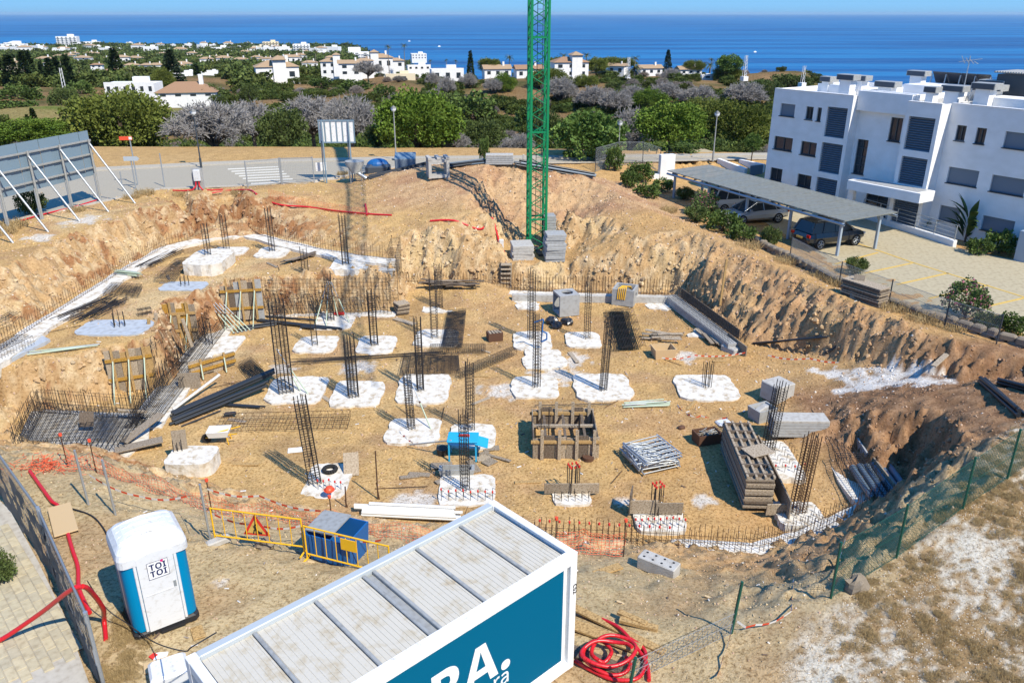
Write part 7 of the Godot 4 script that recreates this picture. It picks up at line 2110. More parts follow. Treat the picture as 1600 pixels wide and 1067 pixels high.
func workplace() -> void:
	# blue saw table
	var A: Vector3 = Vector3(-2.39,0,-25.89)
	var t := thing("saw_table", "bright blue saw table with a stack of blue sheets", "table", on(A), -0.03)
	boxpart("table_top", t, M.tarp_blue, Vector3(0.55, 0.84, -0.35), Vector3(1.15, 0.05, 0.75), Basis(), 0.012)
	for x in [0.05, 1.05]:
		for z in [-0.03, -0.66]: boxpart("leg", t, M.tarp_blue, Vector3(x, 0.41, z), Vector3(0.06, 0.82, 0.06))
	boxpart("apron", t, M.blue_paint, Vector3(0.55, 0.76, 0.0), Vector3(1.0, 0.1, 0.02))
	boxpart("saw_guard", t, M.red_paint, Vector3(0.6, 0.93, -0.35), Vector3(0.4, 0.1, 0.06), Basis(), 0.02)
	boxpart("side_sheet", t, M.tarp_blue, Vector3(1.25, 0.7, -0.3), Vector3(0.5, 0.03, 0.7), Basis(Vector3(0, 0, 1), -0.3))
	hose("steel_rod", "long steel rod lying from the taped pad to the blue table", M.galv_dull, 0.03, [Vector3(-3.93,0.15,-26.92), Vector3(-2.25,0.9,-25.93)])
	var tr := thing("mortar_trough", "grey mortar trough lying in front of the blue table", "trough", on(Vector3(-2,0,-25)), 0.04)
	open_box(tr, Vector3(1.15, 0.3, 0.35), 0.03, M.galv_dull, 0.12, 0.2)
	for q in [[Vector3(-1.08,0.05,-26.13), 0.55, 0.45, 0.3], [Vector3(-0.83,0.05,-25.81), 0.5, 0.4, 0.8], [Vector3(-1.26,0.1,-26.33), 0.9, 0.2, 0.6], [Vector3(-0.79,0.05,-26.85), 0.6, 0.35, 0.1], [Vector3(-0.53,0.05,-26.13), 1.1, 0.14, -0.5], [Vector3(-2.6,0.05,-25.53), 0.8, 0.4, 0.1], [Vector3(-1.42,0.06,-25.52), 0.3, 0.9, 0.4], [Vector3(-3.69,0.05,-24.79), 0.7, 0.2, 0.2], [Vector3(-3.36,0.08,-24.95), 0.8, 0.25, -0.1], [Vector3(-2.29,0.06,-24.64), 1.0, 0.25, 0.6]]:
		one("offcut", _cbox_mesh(Vector3(q[1], 0.035, q[2]), 0.006), M.timber_pale if int(q[1] * 100) % 2 else M.timber_grey, "pale plywood offcut scattered around the blue saw table", "offcut", on(q[0], 0.05), q[3], "offcuts round the saw table")
	var bk := thing("bucket", "black bucket left of the blue saw table", "bucket", on(Vector3(-2.64,0,-26.4)))
	var bq := MB.new()
	bq.bar(Vector3.ZERO, Vector3(0, 0.28, 0), 0.18, 14, 0.22)
	part("body", bq.mesh(), M.black, bk)
	var hq := MB.new()
	for k in 8: hq.bar(Vector3(cos(PI * k / 8) * 0.22, 0.28 + sin(PI * k / 8) * 0.16, 0), Vector3(cos(PI * (k + 1) / 8) * 0.22, 0.28 + sin(PI * (k + 1) / 8) * 0.16, 0), 0.008, 4)
	part("handle", hq.mesh(), M.galv, bk)
	# tyre
	var ty := MB.new()
	for k in 20:
		var a := TAU * k / 20
		var b := TAU * (k + 1) / 20
		ty.bar(Vector3(cos(a), 0, sin(a)) * 0.22, Vector3(cos(b), 0, sin(b)) * 0.22, 0.075, 8)
	one("old_tyre", ty.mesh(), M.tyre, "old black tyre lying on the nearest left pad", "tyre", Vector3(-6.62,0.17,-25.11))
	# helmet
	var he := MB.new()
	blob(he, Vector3(0.15, 0.13, 0.18), 3, 0.0, 14, 8)
	he.bar(Vector3(0, -0.02, 0), Vector3(0, 0.0, 0), 0.19, 14)
	one("safety_helmet", he.mesh(), M.sign_red, "orange safety helmet hung on the starter bars of the nearest left pad", "helmet", Vector3(-6.26,0.42,-23.38))
	# wheelbarrow
	var w := thing("wheelbarrow", "yellow wheelbarrow with a pale tray standing on the floor", "wheelbarrow", on(Vector3(-11.4,0,-27.43)), 0.1)
	var tub := Node3D.new()
	tub.name = "tray"
	w.add_child(tub)
	tub.position = Vector3(0, 0.32, 0)
	open_box(tub, Vector3(0.7, 0.26, 0.5), 0.02, M.pvc_white, 0.22, 0.15)
	for s in [-1, 1]:
		barpart("handle", w, M.yellow_paint, Vector3(-0.5, 0.28, s * 0.12), Vector3(0.75, 0.5, s * 0.3), 0.022, 6)
		barpart("leg", w, M.yellow_paint, Vector3(0.3, 0.38, s * 0.22), Vector3(0.36, 0.0, s * 0.24), 0.02, 6)
	var wl := MB.new()
	wl.bar(Vector3(0, 0, -0.05), Vector3(0, 0, 0.05), 0.19, 16)
	part("wheel", wl.mesh(), M.tyre, w, Vector3(-0.52, 0.19, 0))
	# blue bracket on the cage, red jerrycan etc.
	var br := thing("blue_bracket", "blue steel shutter bracket hung on the ladder-like cage", "bracket", Vector3(1.43,0,-36.44))
	for q in [[Vector3(0, 0.5, 0), Vector3(0.1, 1.7, 0)], [Vector3(0.1, 1.7, 0), Vector3(-0.35, 1.55, 0.05)], [Vector3(0, 0.5, 0), Vector3(0.28, 0.65, 0)], [Vector3(0.28, 0.65, 0), Vector3(0.28, 0.95, 0)], [Vector3(0.28, 0.95, 0), Vector3(0.05, 1.1, 0)]]:
		barpart("arm", br, M.blue_paint, q[0], q[1], 0.04, 6)
	one("red_roll", _bar_mesh(Vector3.ZERO, Vector3(0.55, 0.03, 0.05), 0.09, 10), M.red_paint, "red roll of tape lying on the lime strip", "roll", Vector3(-9.82,0.15,-41.41))
	one("white_tube", _bar_mesh(Vector3.ZERO, Vector3(-13.12,0.5,-32.56) - Vector3(-14.23,0.1,-29.96), 0.06, 8), M.pvc_white, "long white tube lying beside the black duct bundles", "tube", Vector3(-14.2,0.14,-29.88))
	board(on(Vector3(-15.44,0.3,-29), 0.5), Vector3(1.2, 0.08, 0.12), -0.1, M.timber_pale, "pale batten sticking out over the beam cage")
	one("paper_sheet", _cbox_mesh(Vector3(0.55, 0.02, 0.35), 0.004), M.white_paint, "single white sheet lying on bare floor left of the nearest left cage", "sheet", on(Vector3(-8.29,0,-26.69), 0.03), 0.2)
	one("rusty_bowl", _bar_mesh(Vector3.ZERO, Vector3(0, 0.14, 0), 0.22, 12), M.rust_metal, "rusty round bowl before the timber box form", "bowl", on(Vector3(2.86,0,-26.07)))
	one("rubber_scrap", _cbox_mesh(Vector3(0.3, 0.15, 0.22), 0.06), M.rust_metal, "dark rusty lump on the floor by the scaffold frames", "scrap", on(Vector3(6.83,0,-28.47), 0.05), 0.4)
	one("white_bag", _cbox_mesh(Vector3(0.6, 0.1, 0.45), 0.05), M.white_plastic, "white bag lying behind the rusty metal skip", "bag", on(Vector3(8.64,0,-28.91), 0.06), 0.3)
	# upright steel stakes on the floor
	for q in [[Vector3(-4.61,0.1,-23.36), 1.9, "pair of rusty steel stakes standing before the net, in the open floor"], [Vector3(-5.58,0.2,-22.74), 0.8, "small steel stake near the white pipes"]]:
		var sk := thing("steel_stake", q[2], "stake", on(q[0]))
		barpart("rod", sk, M.rebar_rust, Vector3.ZERO, Vector3(0.03, q[1], 0), 0.025, 5)
		barpart("rod", sk, M.rebar_rust, Vector3(0.05, 0, 0), Vector3(-0.02, q[1] * 0.35, 0), 0.02, 5)

func roadside_store() -> void:
	# culvert frames
	var c := thing("culvert_frame", "pair of open pale concrete frames on top of the mound", "concrete frame", on(Vector3(-5.15,5.4,-55.83)), 0.25)
	for s in 3:
		var z := -0.5 + s * 0.5
		for x in [-0.62, 0.62]: boxpart("side", c, M.concrete, Vector3(x, 0.62, z), Vector3(0.2, 1.25, 0.2))
		boxpart("sill", c, M.concrete, Vector3(0, 0.1, z), Vector3(1.04, 0.2, 0.2))
		boxpart("head", c, M.concrete, Vector3(0, 1.16, z), Vector3(1.04, 0.18, 0.2))
	for x in [-0.62, 0.0, 0.62]: boxpart("lintel", c, M.concrete, Vector3(x, 1.32, 0), Vector3(0.24, 0.15, 1.25))
	# tanks
	var bt := thing("water_tank", "blue rounded tank beside the road", "tank", on(Vector3(-10.22,4.1,-61.41)), 0.05)
	var q := MB.new()
	blob(q, Vector3(0.85, 0.5, 0.65), 2, 0.06, 16, 10)
	part("dome", q.mesh(), M.blue_paint, bt, Vector3(0, 0.55, 0))
	boxpart("body", bt, M.louvre, Vector3(0, 0.35, 0), Vector3(1.85, 0.75, 1.45), Basis(), 0.25)
	var gt := thing("site_bin", "dark grey lidded bin right of the blue tank", "bin", on(Vector3(-7.89,4.6,-59.73)), 0.05)
	boxpart("body", gt, M.shutter, Vector3(0, 0.4, 0), Vector3(1.5, 0.8, 0.9), Basis(), 0.06)
	boxpart("lid", gt, M.hoarding, Vector3(0, 0.95, -0.05), Vector3(1.55, 0.12, 1.0), Basis(Vector3.RIGHT, 0.35), 0.03)
	# concrete hopper
	var h := thing("concrete_hopper", "grey steel concrete hopper on a stand at the mound's left end", "hopper", on(Vector3(-11.3,4.1,-57.93)), 0.2)
	var cone := MB.new()
	cone.bar(Vector3(0, 1.3, 0), Vector3(0, 0.65, 0), 0.68, 16, 0.28)
	cone.bar(Vector3(0, 1.5, 0), Vector3(0, 1.3, 0), 0.7, 16, 0.68)
	part("cone", cone.mesh(), M.galv_dull, h)
	for k in 3:
		var a := TAU * k / 3 + 0.4
		barpart("leg", h, M.galv_dull, Vector3(cos(a) * 0.5, 1.2, sin(a) * 0.5), Vector3(cos(a) * 0.45, -0.05, sin(a) * 0.45), 0.04, 6)
	barpart("chute", h, M.galv, Vector3(0.1, 0.7, 0), Vector3(0.75, 0.25, 0.2), 0.14, 10)
	# black pipes along the crest
	for e in [["long black pipe bundle climbing the crest beside the blue tank", Vector3(-10.6,4.1,-58.16), Vector3(-6.22,4.9,-59.37), 4], ["grey black pipes on the crest right of the concrete frames", Vector3(-4.53,5.45,-57.05), Vector3(-1.82,5.5,-57.53), 5], ["long grey pipes on the crest right of the crane mast", Vector3(0.36,5.5,-57.02), Vector3(5.76,4.8,-57.88), 7]]:
		var t := thing("pipe_bundle", e[0], "pipe", on(e[1]), 0.0, "pipes on the crest of the mound")
		for k in e[3]:
			var o := Vector3(0, 0.1 + 0.14 * (k / 3), (k % 3 - 1) * 0.17)
			barpart("pipe", t, M.pipe_grey if e[3] > 4 and k % 2 else M.pipe_black, o + Vector3(rng.randf_range(-0.3, 0.3), 0, 0), on(e[2]) - on(e[1]) + o + Vector3(rng.randf_range(-0.4, 0.4), 0, rng.randf_range(-0.15, 0.15)), 0.085, 9)
	# slabs on the crest
	var s := thing("slab_stack", "stack of pale concrete slabs on the crest left of the crane mast", "slab stack", on(Vector3(-0.91,5.5,-57.53)), 0.0)
	for k in 5: boxpart("slab", s, M.concrete if k > 3 else M.concrete_grey, Vector3(0.02 * (k % 3), 0.09 + k * 0.14, 0), Vector3(1.95, 0.12, 0.8), Basis(), 0.02)
	one("white_sheet", _cbox_mesh(Vector3(1.1, 0.05, 0.55), 0.02), M.white_plastic, "crumpled white sheet on the crest below the grey pipes", "sheet", on(Vector3(4.98,4.6,-58.46), 0.05), 0.5)
	one("white_post_box", _cbox_mesh(Vector3(0.14, 0.9, 0.14)), M.concrete, "pale block standing on the crest by the pipes' end", "block", on(Vector3(0.86,5,-60.14), 0.25), 0.0)
	# signal panel and box by the crane
	var eb := thing("switch_box", "white electric box leaning by the red duct at the crane's left", "box", on(Vector3(-0.69,2,-49.39)), 0.3)
	boxpart("case", eb, M.white_plastic, Vector3(0, 0.3, 0), Vector3(0.3, 0.55, 0.2), Basis(), 0.03)
	boxpart("socket", eb, M.blue_paint, Vector3(-0.16, 0.25, 0.03), Vector3(0.06, 0.3, 0.12))
	# red ducts over the slope
	hose("red_duct", "red duct snaking down the slope to the crane's left", M.red_hose, 0.06, [on(Vector3(-5.15,3.3,-49.33), 0.06), on(Vector3(-3.61,3.1,-49.15), 0.06), on(Vector3(-2.02,2.9,-49.45), 0.06), on(Vector3(-1.33,2.7,-50.73), 0.08), on(Vector3(-1.03,2.2,-50.37), 0.1), on(Vector3(-0.73,1.8,-49.36), 0.1), on(Vector3(-0.4,1.6,-48.16), 0.08)])
	hose("red_duct", "long red duct along the rim above the terrace", M.red_hose, 0.055, [on(Vector3(-17.83,4.1,-54.8), 0.06), on(Vector3(-15.72,4.1,-52.75), 0.06), on(Vector3(-13.61,3.7,-52.62), 0.06), on(Vector3(-11.39,3.4,-52.05), 0.06), on(Vector3(-9.36,3.3,-51.21), 0.06), on(Vector3(-7.74,3.2,-50.58), 0.06)])
	hose("red_duct", "short upright red duct at the end of the red fringe", M.red_hose, 0.06, [on(Vector3(-9.79,3.8,-52.75), 0.08), on(Vector3(-9.6,3.5,-51.99), 0.06), on(Vector3(-9.41,3.3,-51.04), 0.06)])
	hose("red_duct", "red duct along the kerb from the hoarding to the meter box", M.red_hose, 0.045, [on(Vector3(-29.27,4,-46.66), 0.08), on(Vector3(-28.72,4,-48.44), 0.08), on(Vector3(-27.92,4,-50.36), 0.08), on(Vector3(-27.4,4,-52.42), 0.08)])
	hose("red_duct", "red duct from the meter box along the road edge", M.red_hose, 0.05, [on(Vector3(-21.17,4,-56.15), 0.06), on(Vector3(-19.96,4,-56.59), 0.06), on(Vector3(-18.24,4.1,-55.44), 0.06), on(Vector3(-17.36,4.1,-53.96), 0.06)])

func net_panel(t: Node3D, pts: Array, h: float, m: Material, cell := 0.09, r := 0.008, sag := 0.25) -> void:
	var q := MB.new()
	for i in pts.size() - 1:
		var a: Vector3 = pts[i]
		var b: Vector3 = pts[i + 1]
		var n := int(a.distance_to(b) / cell)
		var rows := int(h / cell)
		var prev := []
		for k in n + 1:
			var u := float(k) / n
			var base := a.lerp(b, u)
			var top := h * (1.0 - sag * sin(PI * u)) * (1.0 + 0.12 * fine.get_noise_2d(base.x, base.z))
			var cur := []
			for j in rows + 1:
				cur.append(base + Vector3(0.05 * fine.get_noise_3d(base.x * 2, j, base.z * 2), top * j / rows, 0.08 * fine.get_noise_3d(base.x * 2, j * 0.5, base.z)))
			for j in rows: q.bar(cur[j], cur[j + 1], r, 3)
			if k > 0:
				for j in rows + 1: q.bar(prev[j], cur[j], r, 3)
			prev = cur
	part("net", q.mesh(), m, t)

func tape(label: String, pts: Array) -> void:
	# red and white barrier tape: bands are pieces of the ribbon
	var t := thing("barrier_tape", label, "tape", pts[0], 0.0, "red and white barrier tape")
	var rb := MB.new()
	rb.tinted = true
	var s := 0
	for i in pts.size() - 1:
		var a: Vector3 = pts[i] - pts[0]
		var b: Vector3 = pts[i + 1] - pts[0]
		var n := maxi(1, int(a.distance_to(b) / 0.16))
		for k in n:
			var u0 := float(k) / n
			var u1 := float(k + 1) / n
			var sg := Vector3(0, -0.12, 0)
			var p0 := a.lerp(b, u0) + sg * sin(PI * u0)
			var p1 := a.lerp(b, u1) + sg * sin(PI * u1)
			var up := Vector3(0.01, 0.075, 0.02)
			rb.tint = Color(0.7, 0.08, 0.03) if s % 2 else Color(0.75, 0.75, 0.73)
			rb.quad(p0, p0 + up, p1 + up, p1)
			s += 1
	part("ribbon", rb.mesh(), M.pebbles, t)

func netting() -> void:
	var t := thing("orange_net", "orange barrier netting with stakes along the front rim, left stretch", "netting", Vector3.ZERO)
	var pts := [on(Vector3(-13.37,2.9,-20.82)), on(Vector3(-12.43,2.8,-20.62)), on(Vector3(-10.32,2.4,-19.97)), on(Vector3(-8.66,2.2,-19.45)), on(Vector3(-6.98,2,-19.26)), on(Vector3(-5.07,1.9,-18.88)), on(Vector3(-2.85,1.9,-18.47)), on(Vector3(-1.41,1.9,-18.29))]
	net_panel(t, pts, 0.7, M.orange_net, 0.11, 0.005, 0.4)
	for p in [pts[0], pts[1], pts[3], pts[5]]:
		barpart("stake", t, M.rebar_rust, p - Vector3(0, 0.2, 0), p + Vector3(0, 1.05, 0), 0.018, 5)
		part("stake_cap", _bar_mesh(Vector3.ZERO, Vector3(0, 0.08, 0), 0.05, 7), M.sign_red, t, p + Vector3(0, 1.05, 0))
	t = thing("orange_net", "orange barrier netting right of the cabin along the front starter bars", "netting", Vector3.ZERO)
	pts = [on(Vector3(1.19,1.9,-18.01)), on(Vector3(1.94,1.8,-18.14)), on(Vector3(3.07,1.8,-18.09))]
	net_panel(t, pts, 0.8, M.orange_net, 0.1, 0.007, 0.15)
	for p in [pts[0], pts[2]]:
		barpart("stake", t, M.rebar_rust, p - Vector3(0, 0.2, 0), p + Vector3(0, 1.15, 0), 0.018, 5)
		part("stake_cap", _bar_mesh(Vector3.ZERO, Vector3(0, 0.08, 0), 0.05, 7), M.sign_red, t, p + Vector3(0, 1.15, 0))
	# heap of net at the left
	var hp := MB.new()
	for k in 240:
		var a := Vector3(rng.randfn(0, 0.5), rng.randf_range(0.02, 0.2), rng.randfn(0, 0.25))
		hp.bar(a, a + Vector3(rng.randfn(0, 0.14), rng.randf_range(-0.05, 0.08), rng.randfn(0, 0.12)), 0.009, 3)
	one("orange_net_heap", hp.mesh(), M.orange_net, "crumpled heap of orange netting beside the rebar mat", "netting", on(Vector3(-13.86,3,-20.59)))
	# red fringe net on the back slope
	t = thing("orange_net", "torn red net lying on the slope above the terrace", "netting", Vector3.ZERO)
	net_panel(t, [on(Vector3(-16.26,4.1,-53.15)), on(Vector3(-13.63,3.6,-52.68)), on(Vector3(-11.36,3.4,-51.87)), on(Vector3(-9.46,3.3,-51.04))], 0.55, M.orange_net, 0.12, 0.006, 0.1)
	# steel posts for tape
	var posts := [[Vector3(-11.53,3.1,-18.43), "left galvanised post beyond the toilet"], [Vector3(-10.59,3.1,-17.98), "galvanised post just above the toilet roof"], [Vector3(-7.81,3,-17.19), "galvanised post at the yellow barrier's left end"]]
	for p in posts:
		var b: Vector3 = on(p[0])
		one("steel_post", _bar_mesh(Vector3.ZERO, Vector3(-0.03, 1.7, 0), 0.03, 8), M.galv, p[1], "post", b)
	tape("tape strung from the posts above the toilet towards the net", [on(Vector3(-11.38,3,-18.52), 0.9), on(Vector3(-10.13,2.8,-18.48), 0.45), on(Vector3(-8.78,2.6,-18.35), 0.8)])
	tape("tape knot hanging on a stake right of the toilet roof", [on(Vector3(-8.75,2.6,-18.26), 0.8), on(Vector3(-8.41,2.8,-17.46), 0.1)])
	tape("tape along the net behind the yellow barriers", [on(Vector3(-8.54,2.3,-19.14), 0.9), on(Vector3(-7.11,2.1,-19.12), 0.8), on(Vector3(-5.29,1.9,-18.64), 0.7)])
	tape("tape wound along the yellow barriers", [on(Vector3(-7.88,2.9,-17.49), 0.75), on(Vector3(-6.57,2.8,-17.27), 0.6), on(Vector3(-5.41,2.7,-17.22), 0.75), on(Vector3(-4.28,2.6,-16.93), 0.6), on(Vector3(-3.28,2.6,-16.61), 0.7)])
	tape("tape lying on the floor between the skips and the tall leaning cage", [on(Vector3(7.02,0,-30.39), 0.05), on(Vector3(7.37,0,-29.46), 0.05), on(Vector3(7.82,0,-29.46), 0.05), on(Vector3(8.84,0,-29.29), 0.05), on(Vector3(8.99,0,-28.74), 0.05)])
	tape("tape strung low between the brown tub and the right wall", [Vector3(7.19,0.15,-35.22), Vector3(8.77,0.25,-35.3), Vector3(11.27,0.3,-35.5)])
	tape("tape strung along the foot of the right bank", [Vector3(12.1,0.5,-34.72), Vector3(13.85,0.6,-34.12), Vector3(15.68,0.7,-33.52)])
	tape("crumpled tape on the pad with one prop", [Vector3(-4.47,0.12,-27.99), Vector3(-4.21,0.14,-27.59), Vector3(-3.95,0.12,-27.22), Vector3(-3.65,0.12,-27.02)])
	tape("orange and white tape round the lower green fence post", [on(Vector3(4.86,3.1,-13.68), 0.3), on(Vector3(5.29,3.1,-13.74), 0.15), on(Vector3(6.17,3.1,-14.08), 0.2), on(Vector3(6.98,2.9,-16.11), 0.1)])
	tape("tape lying on the ground below the lower green fence post", [on(Vector3(4.74,3.1,-13.58), 0.25), on(Vector3(4.37,3.2,-12.83), 0.1), on(Vector3(4.07,3.2,-12.23), 0.1)])
	tape("tape tied to the green fence post beside the boulder", [on(Vector3(8.42,2.9,-16.79), 0.8), on(Vector3(7.71,3,-15.62), 0.1)])

func barrier(at: Vector3, turn: float, label: String, L := 2.05) -> Node3D:
	var t := thing("site_barrier", label, "barrier", at, turn, "yellow pedestrian barriers")
	for y in [0.18, 1.0]: barpart("rail", t, M.yellow_paint, Vector3(0, y, 0), Vector3(L, y, 0), 0.022, 8)
	for x in [0.0, L]:
		barpart("upright", t, M.yellow_paint, Vector3(x, 0.02, 0), Vector3(x, 1.02, 0), 0.022, 8)
		barpart("foot", t, M.yellow_paint, Vector3(x, 0.03, -0.25), Vector3(x, 0.03, 0.25), 0.025, 6)
	for k in 7: barpart("bar", t, M.yellow_paint, Vector3(L * (k + 1) / 8.0, 0.18, 0), Vector3(L * (k + 1) / 8.0, 1.0, 0), 0.012, 6)
	return t

func front_things() -> void:
	var b0: Vector3 = on(Vector3(-7.66,3,-17.14))
	var b1: Vector3 = on(Vector3(-5.25,2.8,-16.66))
	barrier(b0, yaw(b0, b1), "left yellow barrier carrying the triangular warning sign", b0.distance_to(b1))
	var b2: Vector3 = on(Vector3(-5.16,2.8,-16.56))
	var b3: Vector3 = on(Vector3(-2.95,2.8,-15.75))
	var br := barrier(b2, yaw(b2, b3), "right yellow barrier standing before the blue skip", b2.distance_to(b3))
	boxpart("plate", br, M.yellow_paint, Vector3(1.25, 0.75, 0.01), Vector3(0.42, 0.32, 0.02))
	# warning triangle
	var ws := thing("warning_sign", "red edged triangular road works sign hung on the yellow barrier", "sign", on(Vector3(-6.5,2.9,-17), 0.5), yaw(b0, b1) + 0.05)
	var tri_ := MB.new()
	var fr := MB.new()
	fr.tri(Vector3(-0.36, -0.05, 0.03), Vector3(0.0, 0.57, 0.03), Vector3(0.36, -0.05, 0.03))
	fr.tri(Vector3(0.36, -0.05, 0.015), Vector3(0.0, 0.57, 0.015), Vector3(-0.36, -0.05, 0.015))
	part("red_edge", fr.mesh(), M.red_paint, ws)
	tri_.tri(Vector3(-0.25, 0.01, 0.036), Vector3(0.0, 0.44, 0.036), Vector3(0.25, 0.01, 0.036))
	part("yellow_face", tri_.mesh(), M.line_yellow, ws)
	var fig := MB.new()
	fig.box(Vector3(-0.02, 0.17, 0.042), Vector3(0.05, 0.14, 0.006), Basis(Vector3(0, 0, 1), 0.3))
	fig.box(Vector3(0.05, 0.09, 0.043), Vector3(0.16, 0.03, 0.006), Basis(Vector3(0, 0, 1), -0.6))
	fig.box(Vector3(0.1, 0.04, 0.044), Vector3(0.12, 0.05, 0.006))
	fig.box(Vector3(-0.06, 0.06, 0.041), Vector3(0.03, 0.12, 0.006), Basis(Vector3(0, 0, 1), -0.3))
	fig.bar(Vector3(0.0, 0.27, 0.039), Vector3(0.0, 0.27, 0.046), 0.028, 10)
	part("worker_symbol", fig.mesh(), M.black, ws)
	# concrete feet
	one("concrete_weight", _cbox_mesh(Vector3(0.6, 0.14, 0.24), 0.03), M.concrete, "pale concrete foot under the yellow barrier's left post", "weight", on(Vector3(-7.55,3,-17.05), 0.07), 0.7)
	# blue skip
	var sk := thing("blue_skip", "battered blue metal skip behind the right yellow barrier", "skip", on(Vector3(-4.49,2.5,-16.95)), -0.35)
	open_box(sk, Vector3(1.25, 0.85, 0.95), 0.03, M.blue_paint, 0.08, 0.3)
	for x in [-0.4, 0.0, 0.4]: boxpart("rib", sk, M.blue_paint, Vector3(x, 0.42, 0.5), Vector3(0.07, 0.8, 0.05))
	boxpart("lid", sk, M.galv_dull, Vector3(-0.25, 0.87, -0.1), Vector3(0.8, 0.04, 0.9), Basis(Vector3(0, 0, 1), 0.05))
	# boulder, perforated beam, planks
	one("boulder", _blob_mesh(Vector3(0.26, 0.16, 0.2), 5), M.stone, "pale boulder below the warning sign", "boulder", on(Vector3(-6.4,2.9,-17.11), 0.08), 0.3)
	one("boulder", _blob_mesh(Vector3(0.36, 0.24, 0.22), 8), M.stone, "dark boulder beside the green fence post", "boulder", on(Vector3(8.03,3.1,-15.08), 0.1), 0.5)
	var pb := thing("perforated_block", "pale perforated concrete block lying on the near ground", "block", on(Vector3(3.85,2.2,-17.18), 0.2), -0.62)
	boxpart("body", pb, M.concrete, Vector3.ZERO, Vector3(1.05, 0.36, 0.42), Basis(), 0.02)
	for k in 4:
		for s in 2: part("hole", _bar_mesh(Vector3.ZERO, Vector3(0, 0.006, 0), 0.035, 8), M.black, pb, Vector3(-0.38 + k * 0.25, 0.178, -0.1 + s * 0.2))
	board(on(Vector3(2.46,2.4,-16.77), 0.05), Vector3(0.8, 0.05, 0.24), 0.45, M.timber_new, "single fresh plank lying right of the cabin's far corner")
	board(on(Vector3(2.24,3,-13.79), 0.06), Vector3(2.4, 0.05, 0.2), -0.65, M.timber_new, "long fresh plank above the coiled hose")
	board(on(Vector3(1.86,3,-13.5), 0.08), Vector3(1.9, 0.05, 0.3), -0.5, M.timber_new, "broad fresh plank beside the coiled hose")
	board(on(Vector3(2.79,3,-13.93), 0.09), Vector3(0.85, 0.08, 0.16), -0.35, M.timber_new, "short upper batten right of the cabin")
	board(on(Vector3(2.67,3,-14.09), 0.16), Vector3(0.7, 0.07, 0.14), -0.6, M.timber_new, "short crossed batten right of the cabin")
	board(on(Vector3(1.66,3.1,-12.81), 0.03), Vector3(1.3, 0.05, 0.3), -0.5, M.timber_dark, "dark plank under the coiled hose")
	# coiled red hose
	var co := []
	var cc: Vector3 = on(Vector3(1.92,3.1,-12.77), 0.06)
	for k in 46:
		var a := k * 0.42
		var r := 0.36 + 0.14 * sin(k * 0.27)
		co.append(cc + Vector3(cos(a) * r * 1.2 + 0.18 * sin(k * 0.31), 0.03 + 0.0055 * k + 0.03 * sin(k * 1.3), sin(a) * r))
	hose("red_hose", "coiled red hose lying at the cabin's right corner", M.red_hose, 0.042, co)
	hose("red_hose", "red hose sweeping from the cabin round the timber planks", M.red_hose, 0.042, [on(Vector3(1.38,3,-14.46), 0.1), on(Vector3(1.86,3,-14.17), 0.08), on(Vector3(2.3,3,-13.73), 0.12), on(Vector3(2.57,3.1,-13.17), 0.1), on(Vector3(2.76,3.1,-12.67), 0.06), on(Vector3(2.73,3.2,-12.16), 0.06)])
	hose("red_hose", "second red hose looping below the coil", M.red_hose, 0.042, [on(Vector3(1.29,3.1,-12.74), 0.06), on(Vector3(1.62,3.1,-12.46), 0.06), on(Vector3(2.04,3.2,-12.19), 0.06), on(Vector3(2.56,3.2,-12.26), 0.06), on(Vector3(2.79,3.1,-13.02), 0.06), on(Vector3(2.53,3.1,-13.39), 0.06)])
	# green chain link fence on the right
	wire_fence("green_fence", "green chain link fence along the gravel field, far stretch by the spoil heap", [on(Vector3(7.35,3.2,-14.8)), on(Vector3(9.45,3.3,-16.16)), on(Vector3(11.9,3.4,-17.84)), on(Vector3(13.76,3.5,-19.09)), on(Vector3(15.78,3.6,-20.49))], 1.5, M.fence_green, M.fence_green, 0.1, 0.0042, 0.032)
	wire_fence("fallen_wire", "slumped chain link wire along the near ground between two green posts", [on(Vector3(2.34,3.2,-12.16)), on(Vector3(4.79,3.1,-13.68))], 0.55, M.fence_green, M.mesh_wire, 0.14, 0.004, 0.005)
	for p in [[Vector3(4.76,3.1,-13.68), 1.35, "leaning green fence post in the middle of the near ground"], [Vector3(2.25,3.2,-11.82), 0.95, "short green fence post beside the coiled hose"]]:
		one("fence_post", _bar_mesh(Vector3(0, -0.2, 0), Vector3(0.12, p[1], -0.05), 0.034, 9), M.fence_green, p[2], "post", on(p[0]))

func _blob_mesh(s: Vector3, seed_: int) -> ArrayMesh:
	var q := MB.new()
	blob(q, s, seed_, 0.7, 10, 7)
	return q.mesh()

